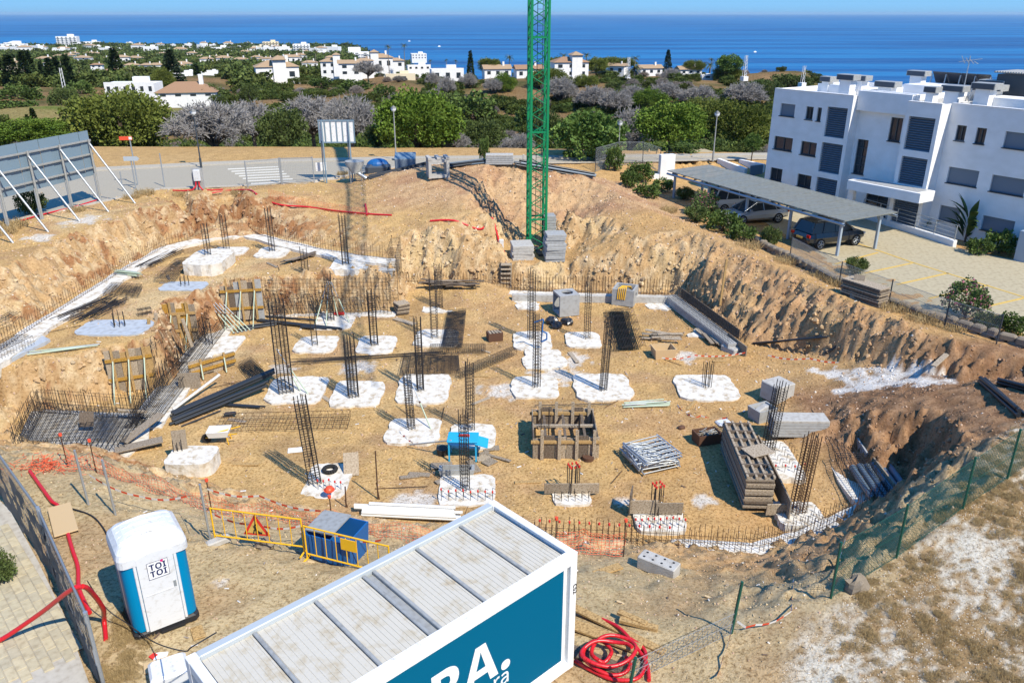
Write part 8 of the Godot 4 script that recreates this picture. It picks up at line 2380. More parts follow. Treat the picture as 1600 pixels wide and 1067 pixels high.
func rubble() -> void:
	# stones and clods scattered over the dug ground, too many to count
	var shapes := []
	for k in 3:
		var q := MB.new()
		blob(q, Vector3(1.0, 0.62, 0.8), 20 + k, 0.9, 6, 4)
		shapes.append(q.mesh())
	var spec := [["stones", 0, 55000], ["clods", 1, 40000], ["gravel", 2, 30000]]
	for s in spec:
		var mm := MultiMesh.new()
		mm.transform_format = MultiMesh.TRANSFORM_3D
		mm.use_colors = true
		mm.mesh = shapes[s[1]]
		var tr := []
		var cl := []
		var tries := 0
		while tr.size() < s[2] and tries < s[2] * 6:
			tries += 1
			var x := 0.0
			var z := 0.0
			if s[0] == "gravel":
				z = rng.randf_range(-28.0, -8.0)
				x = rng.randf_range(4.0, 22.0)
				if x < 9.5 + (z + 16.0) * -1.05 - 0.5: continue
			else:
				z = -9.0 - 55.0 * pow(rng.randf(), 0.8)
				x = rng.randf_range(-0.75, 0.72) * -z
			var y := gy(x, z)
			var dens := 0.5 + 0.7 * fbm.get_noise_2d(x * 0.6 + 5, z * 0.6)
			var sl := Vector2(gy(x + 0.3, z) - gy(x - 0.3, z), gy(x, z + 0.3) - gy(x, z - 0.3)).length() / 0.6
			if s[0] != "gravel" and rng.randf() > dens * (0.55 + sl * 1.2): continue
			if z < -58.0 and sl < 0.06: continue
			if x > 14.0 and z < -37.0 and y < 2.75 and sl < 0.12: continue
			if x < -7.5 and z > -13.0 and x < -8.2 - (z + 13.0) * -0.2: continue
			var r := (0.012 + 0.05 * pow(rng.randf(), 7.0)) * clampf(-z / 30.0, 0.6, 1.5)
			if s[0] == "clods": r = (0.016 + 0.06 * pow(rng.randf(), 5.0) * (0.35 + sl)) * clampf(-z / 30.0, 0.6, 1.4)
			if s[0] == "gravel": r = 0.008 + 0.013 * rng.randf()
			tr.append(Transform3D(Basis.from_euler(Vector3(rng.randf() * 0.6, rng.randf() * TAU, rng.randf() * 0.6)).scaled(Vector3.ONE * r), Vector3(x, y + r * 0.15, z)))
			var b := rng.randf()
			var c := Color(0.58, 0.46, 0.33).lerp(Color(0.42, 0.28, 0.19), b)
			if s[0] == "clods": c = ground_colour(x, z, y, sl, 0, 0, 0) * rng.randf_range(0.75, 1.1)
			if s[0] == "gravel": c = Color(0.64, 0.59, 0.5).lerp(Color(0.4, 0.29, 0.17), b)
			if s[0] == "stones":
				if rng.randf() < 0.04: c = Color(0.62, 0.56, 0.48)
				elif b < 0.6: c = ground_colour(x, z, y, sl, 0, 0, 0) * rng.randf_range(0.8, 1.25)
			cl.append(c)
		mm.instance_count = tr.size()
		for i in tr.size():
			mm.set_instance_transform(i, tr[i])
			mm.set_instance_color(i, cl[i])
		var o := MultiMeshInstance3D.new()
		o.name = s[0]
		o.multimesh = mm
		o.material_override = M.pebbles
		add_child(o)
		tag(o, {"stones": "pale and brown stones strewn over the dug ground", "clods": "lumps of earth lying on banks and floor", "gravel": "white gravel spread over the field on the right"}[s[0]], {"stones": "stones", "clods": "earth clods", "gravel": "gravel"}[s[0]], "", "stuff")

# ---------------------------------------------------------------- trees and shrubs
var crowns := {}

func leafq(q: MB, p: Vector3, d: Vector3, s: float, c: Color) -> void:
	# one small leaf spray: a bent pair of triangles
	var u := d.cross(Vector3(rng.randf() - 0.5, rng.randf() - 0.5, rng.randf() - 0.5)).normalized() * s
	var w := (d + Vector3(rng.randf() - 0.5, rng.randf() - 0.5, rng.randf() - 0.5) * 1.2).normalized() * s
	q.tint = c
	q.tri(p - u * 0.5, p + w, p + u * 0.5)
	q.tri(p - u * 0.5 + w * 0.2, p + u * 0.8 + w * 0.5, p + w * 1.1 - u * 0.1)

func crown_mesh(kind: String, seed_: int) -> ArrayMesh:
	var key := kind + str(seed_)
	if crowns.has(key): return crowns[key]
	var q := MB.new()
	q.tinted = true
	rng.seed = 900 + seed_ * 17 + kind.hash() % 1000
	var P := {"pine": [Vector3(1, 0.62, 1), 150, 105, 0.042, Color(0.07, 0.09, 0.018), Color(0.125, 0.145, 0.03), 0.21],
		"pine_bright": [Vector3(1, 0.62, 1), 140, 105, 0.043, Color(0.06, 0.105, 0.014), Color(0.115, 0.165, 0.026), 0.21],
		"broad": [Vector3(1, 0.8, 1), 120, 60, 0.07, Color(0.055, 0.1, 0.022), Color(0.135, 0.2, 0.05), 0.2],
		"bush": [Vector3(1, 0.6, 1), 80, 56, 0.065, Color(0.05, 0.07, 0.02), Color(0.095, 0.125, 0.04), 0.22],
		"scrub": [Vector3(1, 0.6, 1), 44, 26, 0.12, Color(0.05, 0.08, 0.02), Color(0.095, 0.135, 0.035), 0.25],
		"oleander": [Vector3(1, 0.85, 1), 60, 40, 0.08, Color(0.06, 0.1, 0.03), Color(0.12, 0.17, 0.06), 0.24],
		"far": [Vector3(1, 0.75, 1), 22, 18, 0.2, Color(0.055, 0.085, 0.022), Color(0.11, 0.15, 0.045), 0.33]}
	if P.has(kind):
		var a: Array = P[kind]
		for k in a[1]:
			var d := Vector3(rng.randfn(), rng.randfn() * 0.8 + 0.12, rng.randfn()).normalized()
			var rr := rng.randf_range(0.5, 0.92)
			var c: Vector3 = d * a[0] * rr
			if c.y < 0: c.y *= 0.85
			c *= 1.0 + 0.16 * fine.get_noise_3d(d.x * 1.5 + seed_ * 5, d.y * 1.5, d.z * 1.5)
			var tone: Color = a[4].lerp(a[5], rng.randf()) * 1.35
			for j in a[2]:
				var e := Vector3(rng.randfn(), rng.randfn() * 0.8 + 0.15, rng.randfn()).normalized()
				var pos: Vector3 = c + e * a[6] * pow(rng.randf(), 0.45)
				var col: Color = tone * rng.randf_range(0.75, 1.25)
				if kind == "oleander" and rng.randf() < 0.09: col = Color(0.55, 0.18, 0.26)
				leafq(q, pos, (e + d).normalized(), a[3] * rng.randf_range(0.6, 1.3), col)
	elif kind == "dry":
		for k in 150:
			var d := Vector3(rng.randfn(), absf(rng.randfn()) * 0.8 + 0.05, rng.randfn()).normalized()
			var p := Vector3(d.x * 0.12, -0.45, d.z * 0.12)
			var e := Vector3(d.x, d.y * 0.85 - 0.25, d.z) * rng.randf_range(0.7, 1.0)
			var mid := p.lerp(e, 0.5) + Vector3(0, 0.12, 0)
			q.tint = Color(0.13, 0.11, 0.1) * rng.randf_range(0.7, 1.1)
			q.bar(p, mid, 0.011, 3); q.bar(mid, e, 0.008, 3)
			for j in 34:
				var s := mid.lerp(e, rng.randf_range(0.0, 1.05))
				var o := (d + Vector3(rng.randfn(), rng.randfn() + 0.3, rng.randfn()) * 0.9).normalized() * rng.randf_range(0.1, 0.24)
				q.tint = Color(0.36, 0.345, 0.33).lerp(Color(0.22, 0.205, 0.19), rng.randf())
				q.bar(s, s + o, 0.0065, 3)
				if j % 4 == 0: leafq(q, s + o * 0.8, o.normalized(), 0.035, q.tint)
	elif kind == "cypress":
		for k in 700:
			var y := rng.randf()
			var r := 0.24 * pow(1.0 - y, 0.7) + 0.02
			var an := rng.randf() * TAU
			var d := Vector3(cos(an), 0.7, sin(an)).normalized()
			leafq(q, Vector3(cos(an) * r, y * 2 - 1, sin(an) * r) * Vector3(1, 1, 1) * rng.randf_range(0.75, 1.08), d, 0.11, Color(0.025, 0.045, 0.014).lerp(Color(0.05, 0.075, 0.025), rng.randf()))
	elif kind == "palm":
		for k in 30:
			var an := k * 2.4
			var el := rng.randf_range(-0.5, 1.1)
			var p := Vector3.ZERO
			var d := Vector3(cos(an) * cos(el), sin(el), sin(an) * cos(el))
			q.tint = Color(0.085, 0.115, 0.03).lerp(Color(0.16, 0.15, 0.06), rng.randf())
			for s in 6:
				var n := p + d * 0.18
				var sd := d.cross(Vector3.UP).normalized() * (0.13 - 0.015 * s)
				q.tri(p - sd, n, p); q.tri(p + sd, p, n)
				q.tri(p - sd * 0.4 + Vector3(0, -0.05, 0), n, p)
				p = n
				d = (d + Vector3(0, -0.2, 0)).normalized()
	elif kind == "araucaria":
		for k in 15:
			var y := -1.0 + k * 0.13
			var r := 0.42 * (1.0 - float(k) / 15) + 0.04
			for j in 22:
				var an := rng.randf() * TAU
				for s in 4: leafq(q, Vector3(cos(an) * r * (s + 1) / 4.0, y + rng.randf_range(-0.03, 0.03), sin(an) * r * (s + 1) / 4.0), Vector3(cos(an), 0.4, sin(an)).normalized(), 0.1, Color(0.03, 0.05, 0.025).lerp(Color(0.06, 0.085, 0.04), rng.randf()))
	elif kind == "banana":
		for k in 26:
			var an := k * 2.1
			var el := rng.randf_range(0.5, 1.3)
			var p := Vector3(cos(an) * 0.08, rng.randf_range(-0.8, 0.3), sin(an) * 0.08)
			var d := Vector3(cos(an) * cos(el), sin(el), sin(an) * cos(el))
			q.tint = Color(0.045, 0.085, 0.025).lerp(Color(0.09, 0.14, 0.04), rng.randf())
			for s in 6:
				var n := p + d * 0.17
				var wd: float = [0.02, 0.1, 0.14, 0.13, 0.09, 0.04][s]
				var we: float = [0.1, 0.14, 0.13, 0.09, 0.04, 0.0][s]
				var sd := d.cross(Vector3.UP).normalized()
				q.quad(p - sd * wd, n - sd * we, n, p); q.quad(p, n, n + sd * we, p + sd * wd)
				p = n
				d = (d + Vector3(0, -0.14, 0)).normalized()
	elif kind == "grass":
		for k in 260:
			var an := rng.randf() * TAU
			var r := sqrt(rng.randf())
			var p := Vector3(cos(an) * r, -0.4, sin(an) * r)
			var d := Vector3(rng.randfn() * 0.35, 1.0, rng.randfn() * 0.35).normalized() * rng.randf_range(0.3, 0.8)
			q.tint = Color(0.5, 0.37, 0.18).lerp(Color(0.34, 0.24, 0.11), rng.randf())
			q.bar(p, p + d, 0.014, 3)
	var m := q.mesh()
	crowns[key] = m
	return m

func tree(called: String, label: String, category: String, kind: String, c: Vector3, w: float, h: float, ground: float, v := 0, group := "", trunk_r := 0.0) -> Node3D:
	# c is the crown's middle, w and h its full width and height; the trunk reaches the ground
	var asp: float = {"pine": 0.62, "pine_bright": 0.62, "broad": 0.8, "bush": 0.6, "scrub": 0.6, "dry": 0.6, "oleander": 0.85, "far": 0.75}.get(kind, 1.0)
	var t := thing(called, label, category, Vector3(c.x, ground, c.z), 0.0, group)
	var o := part("crown" if category != "grass" else "blades", crown_mesh(kind, v), M.twig if kind in ["dry", "grass"] else M.leaf, t, Vector3(0, c.y - ground, 0))
	var s := Vector3(w * 0.5, h * 0.5 / asp, w * 0.5)
	if kind in ["cypress", "araucaria"]: s = Vector3(w * 0.5 / (0.26 if kind == "cypress" else 0.46), h * 0.5, w * 0.5 / (0.26 if kind == "cypress" else 0.46))
	elif kind == "palm": s = Vector3.ONE * w * 0.5
	elif kind == "dry": s = Vector3(w * 0.5, h * 0.72, w * 0.5)
	elif kind == "grass": s = Vector3(w * 0.5, h, w * 0.5)
	o.basis = Basis(Vector3.UP, v * 1.7 + c.x).scaled_local(s)
	if category == "grass": return t
	var tr := MB.new()
	var r := trunk_r if trunk_r > 0 else maxf(w * 0.025, 0.05)
	if kind == "palm": r = maxf(w * 0.045, 0.12)
	var top := c.y - ground
	tr.bar(Vector3(0, -0.4, 0), Vector3(0.04 * w * sin(c.x), top * 0.6, 0), r * 1.25, 7, r)
	tr.bar(Vector3(0.04 * w * sin(c.x), top * 0.6, 0), Vector3(0, top + (0.0 if kind == "palm" else h * 0.1), 0), r, 7, r * 0.7)
	if not kind in ["palm", "cypress", "araucaria", "banana"]:
		for k in 5:
			var an := k * 1.26 + c.z
			tr.bar(Vector3(0, maxf(top - h * 0.42, 0.0), 0), Vector3(cos(an) * w * 0.3, top + h * 0.08 * sin(k * 2.0), sin(an) * w * 0.3), r * 0.6, 5, r * 0.25)
	part("trunk", tr.mesh(), M.bark_grey if kind in ["dry", "palm"] else M.bark, t)
	return t

func stage_plants() -> void:
	# [kind, name, category, crown middle, distance-scaled width px, height px, label]; px at that distance become metres
	var T := [
		["pine", "stone_pine", Vector3(-40,4.98,-84), 160, 104, "broad dark stone pine behind the orange arrow sign"],
		["dry", "dry_shrub", Vector3(-29.28,5.3,-80), 138, 76, "largest grey leafless shrub right of the broad stone pine"],
		["dry", "dry_shrub", Vector3(-27.66,5.01,-88), 105, 62, "grey leafless shrub behind the olive bush"],
		["bush", "olive_bush", Vector3(-22.02,5.32,-78), 78, 62, "dark olive bush left of the white site board"],
		["dry", "dry_shrub", Vector3(-21.84,5.04,-90), 115, 66, "grey leafless shrub above the white site board's left half"],
		["dry", "dry_shrub", Vector3(-17.03,5.18,-86), 100, 80, "grey leafless shrub between the site board and the round pine"],
		["bush", "green_bush", Vector3(-12.98,4.4,-79), 46, 34, "low green bush at the foot of the grey shrub by the round pine"],
		["pine_bright", "round_pine", Vector3(-9.03,5.97,-78), 140, 88, "round bright green pine behind the street lamp"],
		["scrub", "green_bush", Vector3(-8.15,-3.1,-176), 72, 40, "green bush right behind the round pine"],
		["bush", "green_bush", Vector3(-2.82,3.96,-84), 60, 44, "dark green bush left of the crane on the verge"],
		["dry", "dry_shrub", Vector3(-5.52,3.77,-80), 46, 32, "small grey shrub at the round pine's right foot"],
		["dry", "dry_shrub", Vector3(0.63,3.65,-80), 50, 34, "small grey shrub beside the crane mast"],
		["broad", "broadleaf_tree", Vector3(6.63,5.72,-70), 112, 78, "bright leafy tree right of the crane mast"],
		["dry", "dry_shrub", Vector3(13,3.48,-90), 75, 74, "tall grey shrub behind the leafy tree"],
		["pine_bright", "umbrella_pine", Vector3(16.28,4.98,-83), 118, 64, "umbrella pine with leaning trunks right of the leafy tree"],
		["pine", "stone_pine", Vector3(36.58,-1.61,-135), 110, 76, "wide dark pine left of the white apartment block"],
		["pine", "stone_pine", Vector3(37.38,-2.83,-162), 70, 46, "dark pine between the umbrella pine and the wide dark pine"],
		["bush", "green_bush", Vector3(31.79,-3.86,-128), 52, 24, "rounded bush on the green fairway"],
		["oleander", "flowering_shrub", Vector3(39.64,-4.16,-130), 28, 18, "pale flowering shrub beside the apartment block's corner"],
		["broad", "young_tree", Vector3(20.7,5.24,-70), 26, 26, "slim young tree at the apartment block's left corner"],
		["pine_bright", "hedge_pine", Vector3(-45.8,5.02,-78), 120, 36, "flat olive pine crowns behind the hoarding"],
		["pine", "hedge_pine", Vector3(-51.31,4.39,-80), 90, 40, "olive pine crown at the left edge behind the hoarding"],
		["cypress", "cypress", Vector3(-53.43,4.46,-92), 12, 32, "small dark cypress on the dry slope above the hoarding"],
		["cypress", "cypress", Vector3(-54.16,4.12,-92), 9, 24, "smaller cypress left of the one on the dry slope"],
		["bush", "green_bush", Vector3(-95.84,-1.6,-178), 44, 36, "dark bush below the left pylon"],
		["scrub", "green_bush", Vector3(-107.52,-2.18,-208), 36, 26, "bright bush right of the left pylon"],
		["scrub", "hedge", Vector3(-113.25,-2.14,-191), 66, 28, "long green hedge at the far left"],
		["scrub", "hedge", Vector3(-100.53,-2.26,-168), 62, 22, "lower green hedge at the far left"],
		["bush", "green_bush", Vector3(-67.58,-2.85,-191), 26, 16, "round bush on the golf fairway"],
		["bush", "green_bush", Vector3(-73.63,-2.24,-200), 48, 26, "dark bushes right of the terracotta roof"],
		["bush", "green_bush", Vector3(-61.97,-2.17,-196), 30, 28, "bush left of the dry slope below the white villa"],
		["araucaria", "fir_tree", Vector3(-96.53,0.39,-239), 42, 64, "tall dark fir beside the long white house"],
		["pine", "green_tree", Vector3(-96.83,-1.75,-233), 34, 34, "dark tree leaning on the tall dark fir"],
		["dry", "dry_shrub", Vector3(11.72,-1.84,-204), 56, 40, "first grey shrub of the mid row, right of the crane"],
		["dry", "dry_shrub", Vector3(18.73,-2.8,-195), 52, 36, "second grey shrub of the mid row"],
		["dry", "dry_shrub", Vector3(23.45,-2.98,-188), 54, 38, "third grey shrub of the mid row"],
		["dry", "dry_shrub", Vector3(28.75,-2.69,-197), 46, 34, "fourth grey shrub of the mid row"],
		["dry", "dry_shrub", Vector3(37.18,-2.41,-202), 54, 34, "fifth grey shrub of the mid row"],
		["dry", "dry_shrub", Vector3(43.66,-2.6,-196), 60, 36, "sixth grey shrub of the mid row"],
		["dry", "dry_shrub", Vector3(55.2,-2.4,-197), 66, 40, "grey shrub of the mid row next to the apartment block"],
		["dry", "dry_shrub", Vector3(44.73,-0.85,-237), 36, 22, "round grey shrub below the araucaria"],
		["dry", "dry_shrub", Vector3(-40.11,1.16,-235), 44, 26, "grey shrub before the cream wall"],
		["dry", "dry_shrub", Vector3(-21.37,-1.24,-226), 24, 24, "grey shrub below the flat white house"],
		["dry", "dry_shrub", Vector3(-16.54,-1.75,-212), 30, 32, "grey shrub right of the brown gully"],
		["dry", "dry_shrub", Vector3(-11.96,-1.25,-224), 28, 26, "grey shrub below the gabled white house"],
		["dry", "dry_shrub", Vector3(-4.95,-1.91,-216), 34, 24, "grey shrub left of the crane on the ridge slope"],
		["pine", "green_tree", Vector3(9.9,-0.93,-224), 64, 30, "dark tree right of the crane on the ridge slope"],
		["pine", "green_tree", Vector3(19.66,-1.58,-224), 40, 20, "low dark tree below the ridge villa"],
		["bush", "green_bush", Vector3(26.93,-2.23,-216), 34, 18, "dark bush on the brown ridge slope"],
		["pine_bright", "green_tree", Vector3(34.46,-3.01,-207), 26, 18, "small pine among the mid row of grey shrubs"],
		["pine_bright", "green_tree", Vector3(31.77,-3.23,-192), 60, 30, "green pine below the mid row of grey shrubs"],
		["pine", "green_tree", Vector3(62.02,-0.84,-242), 46, 22, "umbrella shaped pine on the ridge by the right pylon"],
		["broad", "green_tree", Vector3(61.97,1.88,-240), 40, 28, "dark round tree above the umbrella shaped pine"],
		["pine", "green_tree", Vector3(25,1.14,-250), 36, 22, "dark tree between two ridge villas"],
		["pine", "green_tree", Vector3(13.9,1.22,-255), 36, 22, "dark tree left of the ridge villa"],
		["pine", "green_tree", Vector3(56.14,0.38,-260), 34, 16, "dark tree behind the low ridge house"],
		["pine", "green_tree", Vector3(32.51,1.2,-262), 60, 16, "long dark crown behind the gabled ridge house"],
		["pine", "green_tree", Vector3(-6.76,0.85,-255), 36, 22, "dark tree beside the tall brown cypress"],
		["pine_bright", "green_tree", Vector3(-2,-1.44,-218), 36, 28, "pine just left of the crane mast"],
		["araucaria", "araucaria", Vector3(48.3,2.13,-262), 14, 30, "pointed araucaria against the sea"],
		["cypress", "cypress", Vector3(-13.09,0.41,-266), 10, 38, "tall brown cypress against the sea"],
		["bush", "green_tree", Vector3(73.87,-1.35,-221), 62, 26, "olive trees behind the apartment block's roof"],
		["bush", "green_tree", Vector3(64.09,-2.31,-206), 40, 30, "olive tree touching the apartment block's left corner"],
		["scrub", "green_bush", Vector3(-22.12,-3.64,-185), 60, 28, "green scrub above the round pine"],
		["scrub", "green_bush", Vector3(-42.33,-2.72,-226), 46, 18, "green scrub on the slope below the villas"],
		["scrub", "green_bush", Vector3(-31.45,-2.83,-205), 40, 22, "green scrub left of the brown gully"],
		["scrub", "green_bush", Vector3(-54.75,-3.07,-239), 36, 16, "green scrub below the white villa's garden wall"],
		["scrub", "green_bush", Vector3(3.65,-3.09,-157), 50, 40, "green scrub behind the crane mast"],
		["bush", "green_bush", Vector3(4.34,3.04,-96), 44, 50, "dark bush left of the leafy tree"],
		["bush", "green_bush", Vector3(-14.42,-3.57,-187), 50, 30, "dark scrub above the small grey shrub"],
	]
	for i in T.size():
		var e: Array = T[i]
		var c: Vector3 = e[2]
		var k: float = -c.z / 1250.0 / 0.99
		var g := minf(land(c.x, c.z) if -c.z > 77.0 else on(c).y, c.y - e[4] * k * 0.3)
		tree(e[1], e[5], "shrub" if e[0] in ["dry", "bush", "scrub"] else "tree", e[0], c, e[3] * k, e[4] * k, g, i % 3, "", 0.12 if e[1] == "broadleaf_tree" else 0.0)
	# palms and cypresses
	for e in [["palm", Vector3(-39.35,5.56,-270), 9, 33, "left one of two tall palms against the sea"], ["palm", Vector3(-34.26,5.94,-270), 9, 36, "right one of two tall palms against the sea"], ["palm", Vector3(-104.89,-1.45,-420), 9, 20, "palm before the tall white hotel"], ["palm", Vector3(-76.5,1.72,-330), 10, 26, "palm left of the white villa cluster"], ["palm", Vector3(-92.26,-1.99,-380), 8, 20, "lower palm before the tall white hotel"], ["palm", Vector3(22.5,3.76,-255), 12, 20, "palm left above the ridge villa's garden"], ["palm", Vector3(16.01,3.25,-262), 12, 18, "palm behind the ridge villa"], ["palm", Vector3(37.6,2.71,-258), 12, 24, "palm right of the gabled ridge house"], ["palm", Vector3(32.61,1.6,-225), 22, 12, "squat palm below the ridge pylon"], ["palm", Vector3(-0.79,2.69,-262), 12, 18, "palm left of the crane mast on the ridge"], ["palm", Vector3(-123.54,0.33,-240), 16, 24, "palm among the dark cypresses"], ["palm", Vector3(-103.96,0.63,-230), 22, 14, "palm above the long white house"], ["palm", Vector3(-94.41,-2.6,-300), 18, 20, "palm right of the white village"], ["palm", Vector3(-29.03,-0.23,-300), 6, 8, "small palm left above the flat white house"], ["palm", Vector3(-23.35,-0.02,-300), 6, 8, "middle small palm above the flat white house"], ["palm", Vector3(-19.96,-0.23,-300), 6, 8, "right small palm above the flat white house"], ["palm", Vector3(61.76,2.13,-262), 8, 16, "thin palm right of the araucaria"], ["palm", Vector3(59.88,0.85,-255), 16, 14, "feathery palm beside the low ridge house"]]:
		var c: Vector3 = e[1]
		var k: float = -c.z / 1250.0
		tree("palm_tree", e[4], "palm", "palm", c, e[2] * k * 1.3, e[3] * k, minf(land(c.x, c.z), c.y - e[3] * k), 0, "palms")
	for i in 17:
		var x: float = [28, 36, 44, 55, 70, 84, 92, 104, 112, 128, 140, 150, 162, 166, 235, 305, 350][i]
		var y: float = [108, 114, 110, 102, 112, 104, 108, 100, 104, 118, 108, 112, 108, 116, 96, 118, 122][i]
		var dd := 230.0 + (i * 37) % 60
		var c := Vector3((x - 800.0) / 1250.0 * dd * 1.04, 15.5 - dd * (y * 0.00072 - 0.0162), -dd)
		tree("cypress", "dark cypress in the left woods, %s from the left" % ["first", "second", "third", "fourth", "fifth", "sixth", "seventh", "eighth", "ninth", "tenth", "eleventh", "twelfth", "thirteenth", "fourteenth", "fifteenth", "sixteenth", "last"][i], "tree", "cypress", c, 2.4 + (i % 3) * 0.8, 6.0 + (i * 13 % 5), minf(land(c.x, c.z), c.y - 3.0), i % 2, "cypresses in the left woods")
	near_plants()
	# scrub of the valley and the far woods: a mass nobody could count
	mass("valley_scrub", "green and olive scrub covering the valley beyond the road", "scrub", 3400, 84.0, 330.0)
	mass("dry_scrub", "grey leafless scrub patches in the valley", "dry", 420, 90.0, 300.0)
	mass("far_woods", "dark green woods on the hillside down to the coast", "far", 9500, 235.0, 1500.0)

func mass(called: String, label: String, kind: String, n: int, d0: float, d1: float) -> void:
	var mm := MultiMesh.new()
	mm.transform_format = MultiMesh.TRANSFORM_3D
	mm.use_colors = true
	mm.mesh = crown_mesh(kind, 0)
	rng.seed = 77 + n
	var tr := []
	var cl := []
	var tries := 0
	while tr.size() < n and tries < n * 8:
		tries += 1
		var d := d0 * pow(d1 / d0, pow(rng.randf(), 0.85))
		var ang := rng.randf_range(-0.72, 0.72)
		var x := ang * d
		if kind == "far" and (ang > -0.12 or (ang > -0.3 and d < 300.0)): continue
		if kind != "far" and ang < -0.35 and d > 150.0: continue
		if fairway(x, -d) > 0.15 or (kind == "far" and ang > -0.44 and ang < -0.33 and d < 395.0): continue
		var p := fbm.get_noise_2d(x * 0.12, d * 0.12)
		if kind == "scrub" and p + 0.15 * rng.randfn() < -0.12: continue
		if kind == "dry" and fbm.get_noise_2d(x * 0.08 + 40, d * 0.08) < 0.1: continue
		# the brown ridge in front of the villas stays half bare
		if kind == "scrub" and (d > 200.0 or d < 260.0 and ang < -0.4) and rng.randf() < 0.55: continue
		if kind == "scrub" and d > 115.0 and p < -0.03: continue
		var r := rng.randf_range(0.9, 2.3) * (1.0 if d > 110.0 else 0.7)
		if kind == "far": r = rng.randf_range(2.0, 4.2) * (0.75 + d / 900.0)
		var s := Vector3(r, r * rng.randf_range(0.7, 1.15), r)
		tr.append(Transform3D(Basis(Vector3.UP, rng.randf() * TAU).scaled_local(s), Vector3(x, land(x, -d) + r * 0.35, -d)))
		var b := rng.randf()
		cl.append(Color(1, 1, 1).lerp(Color(1.0, 0.82, 0.7), b) * rng.randf_range(0.7, 1.15))
	mm.instance_count = tr.size()
	for i in tr.size():
		mm.set_instance_transform(i, tr[i])
		mm.set_instance_color(i, cl[i])
	var o := MultiMeshInstance3D.new()
	o.name = called
	o.multimesh = mm
	o.material_override = M.twig if kind == "dry" else M.leaf
	add_child(o)
	tag(o, label, "woods" if kind == "far" else "scrub", "", "stuff")

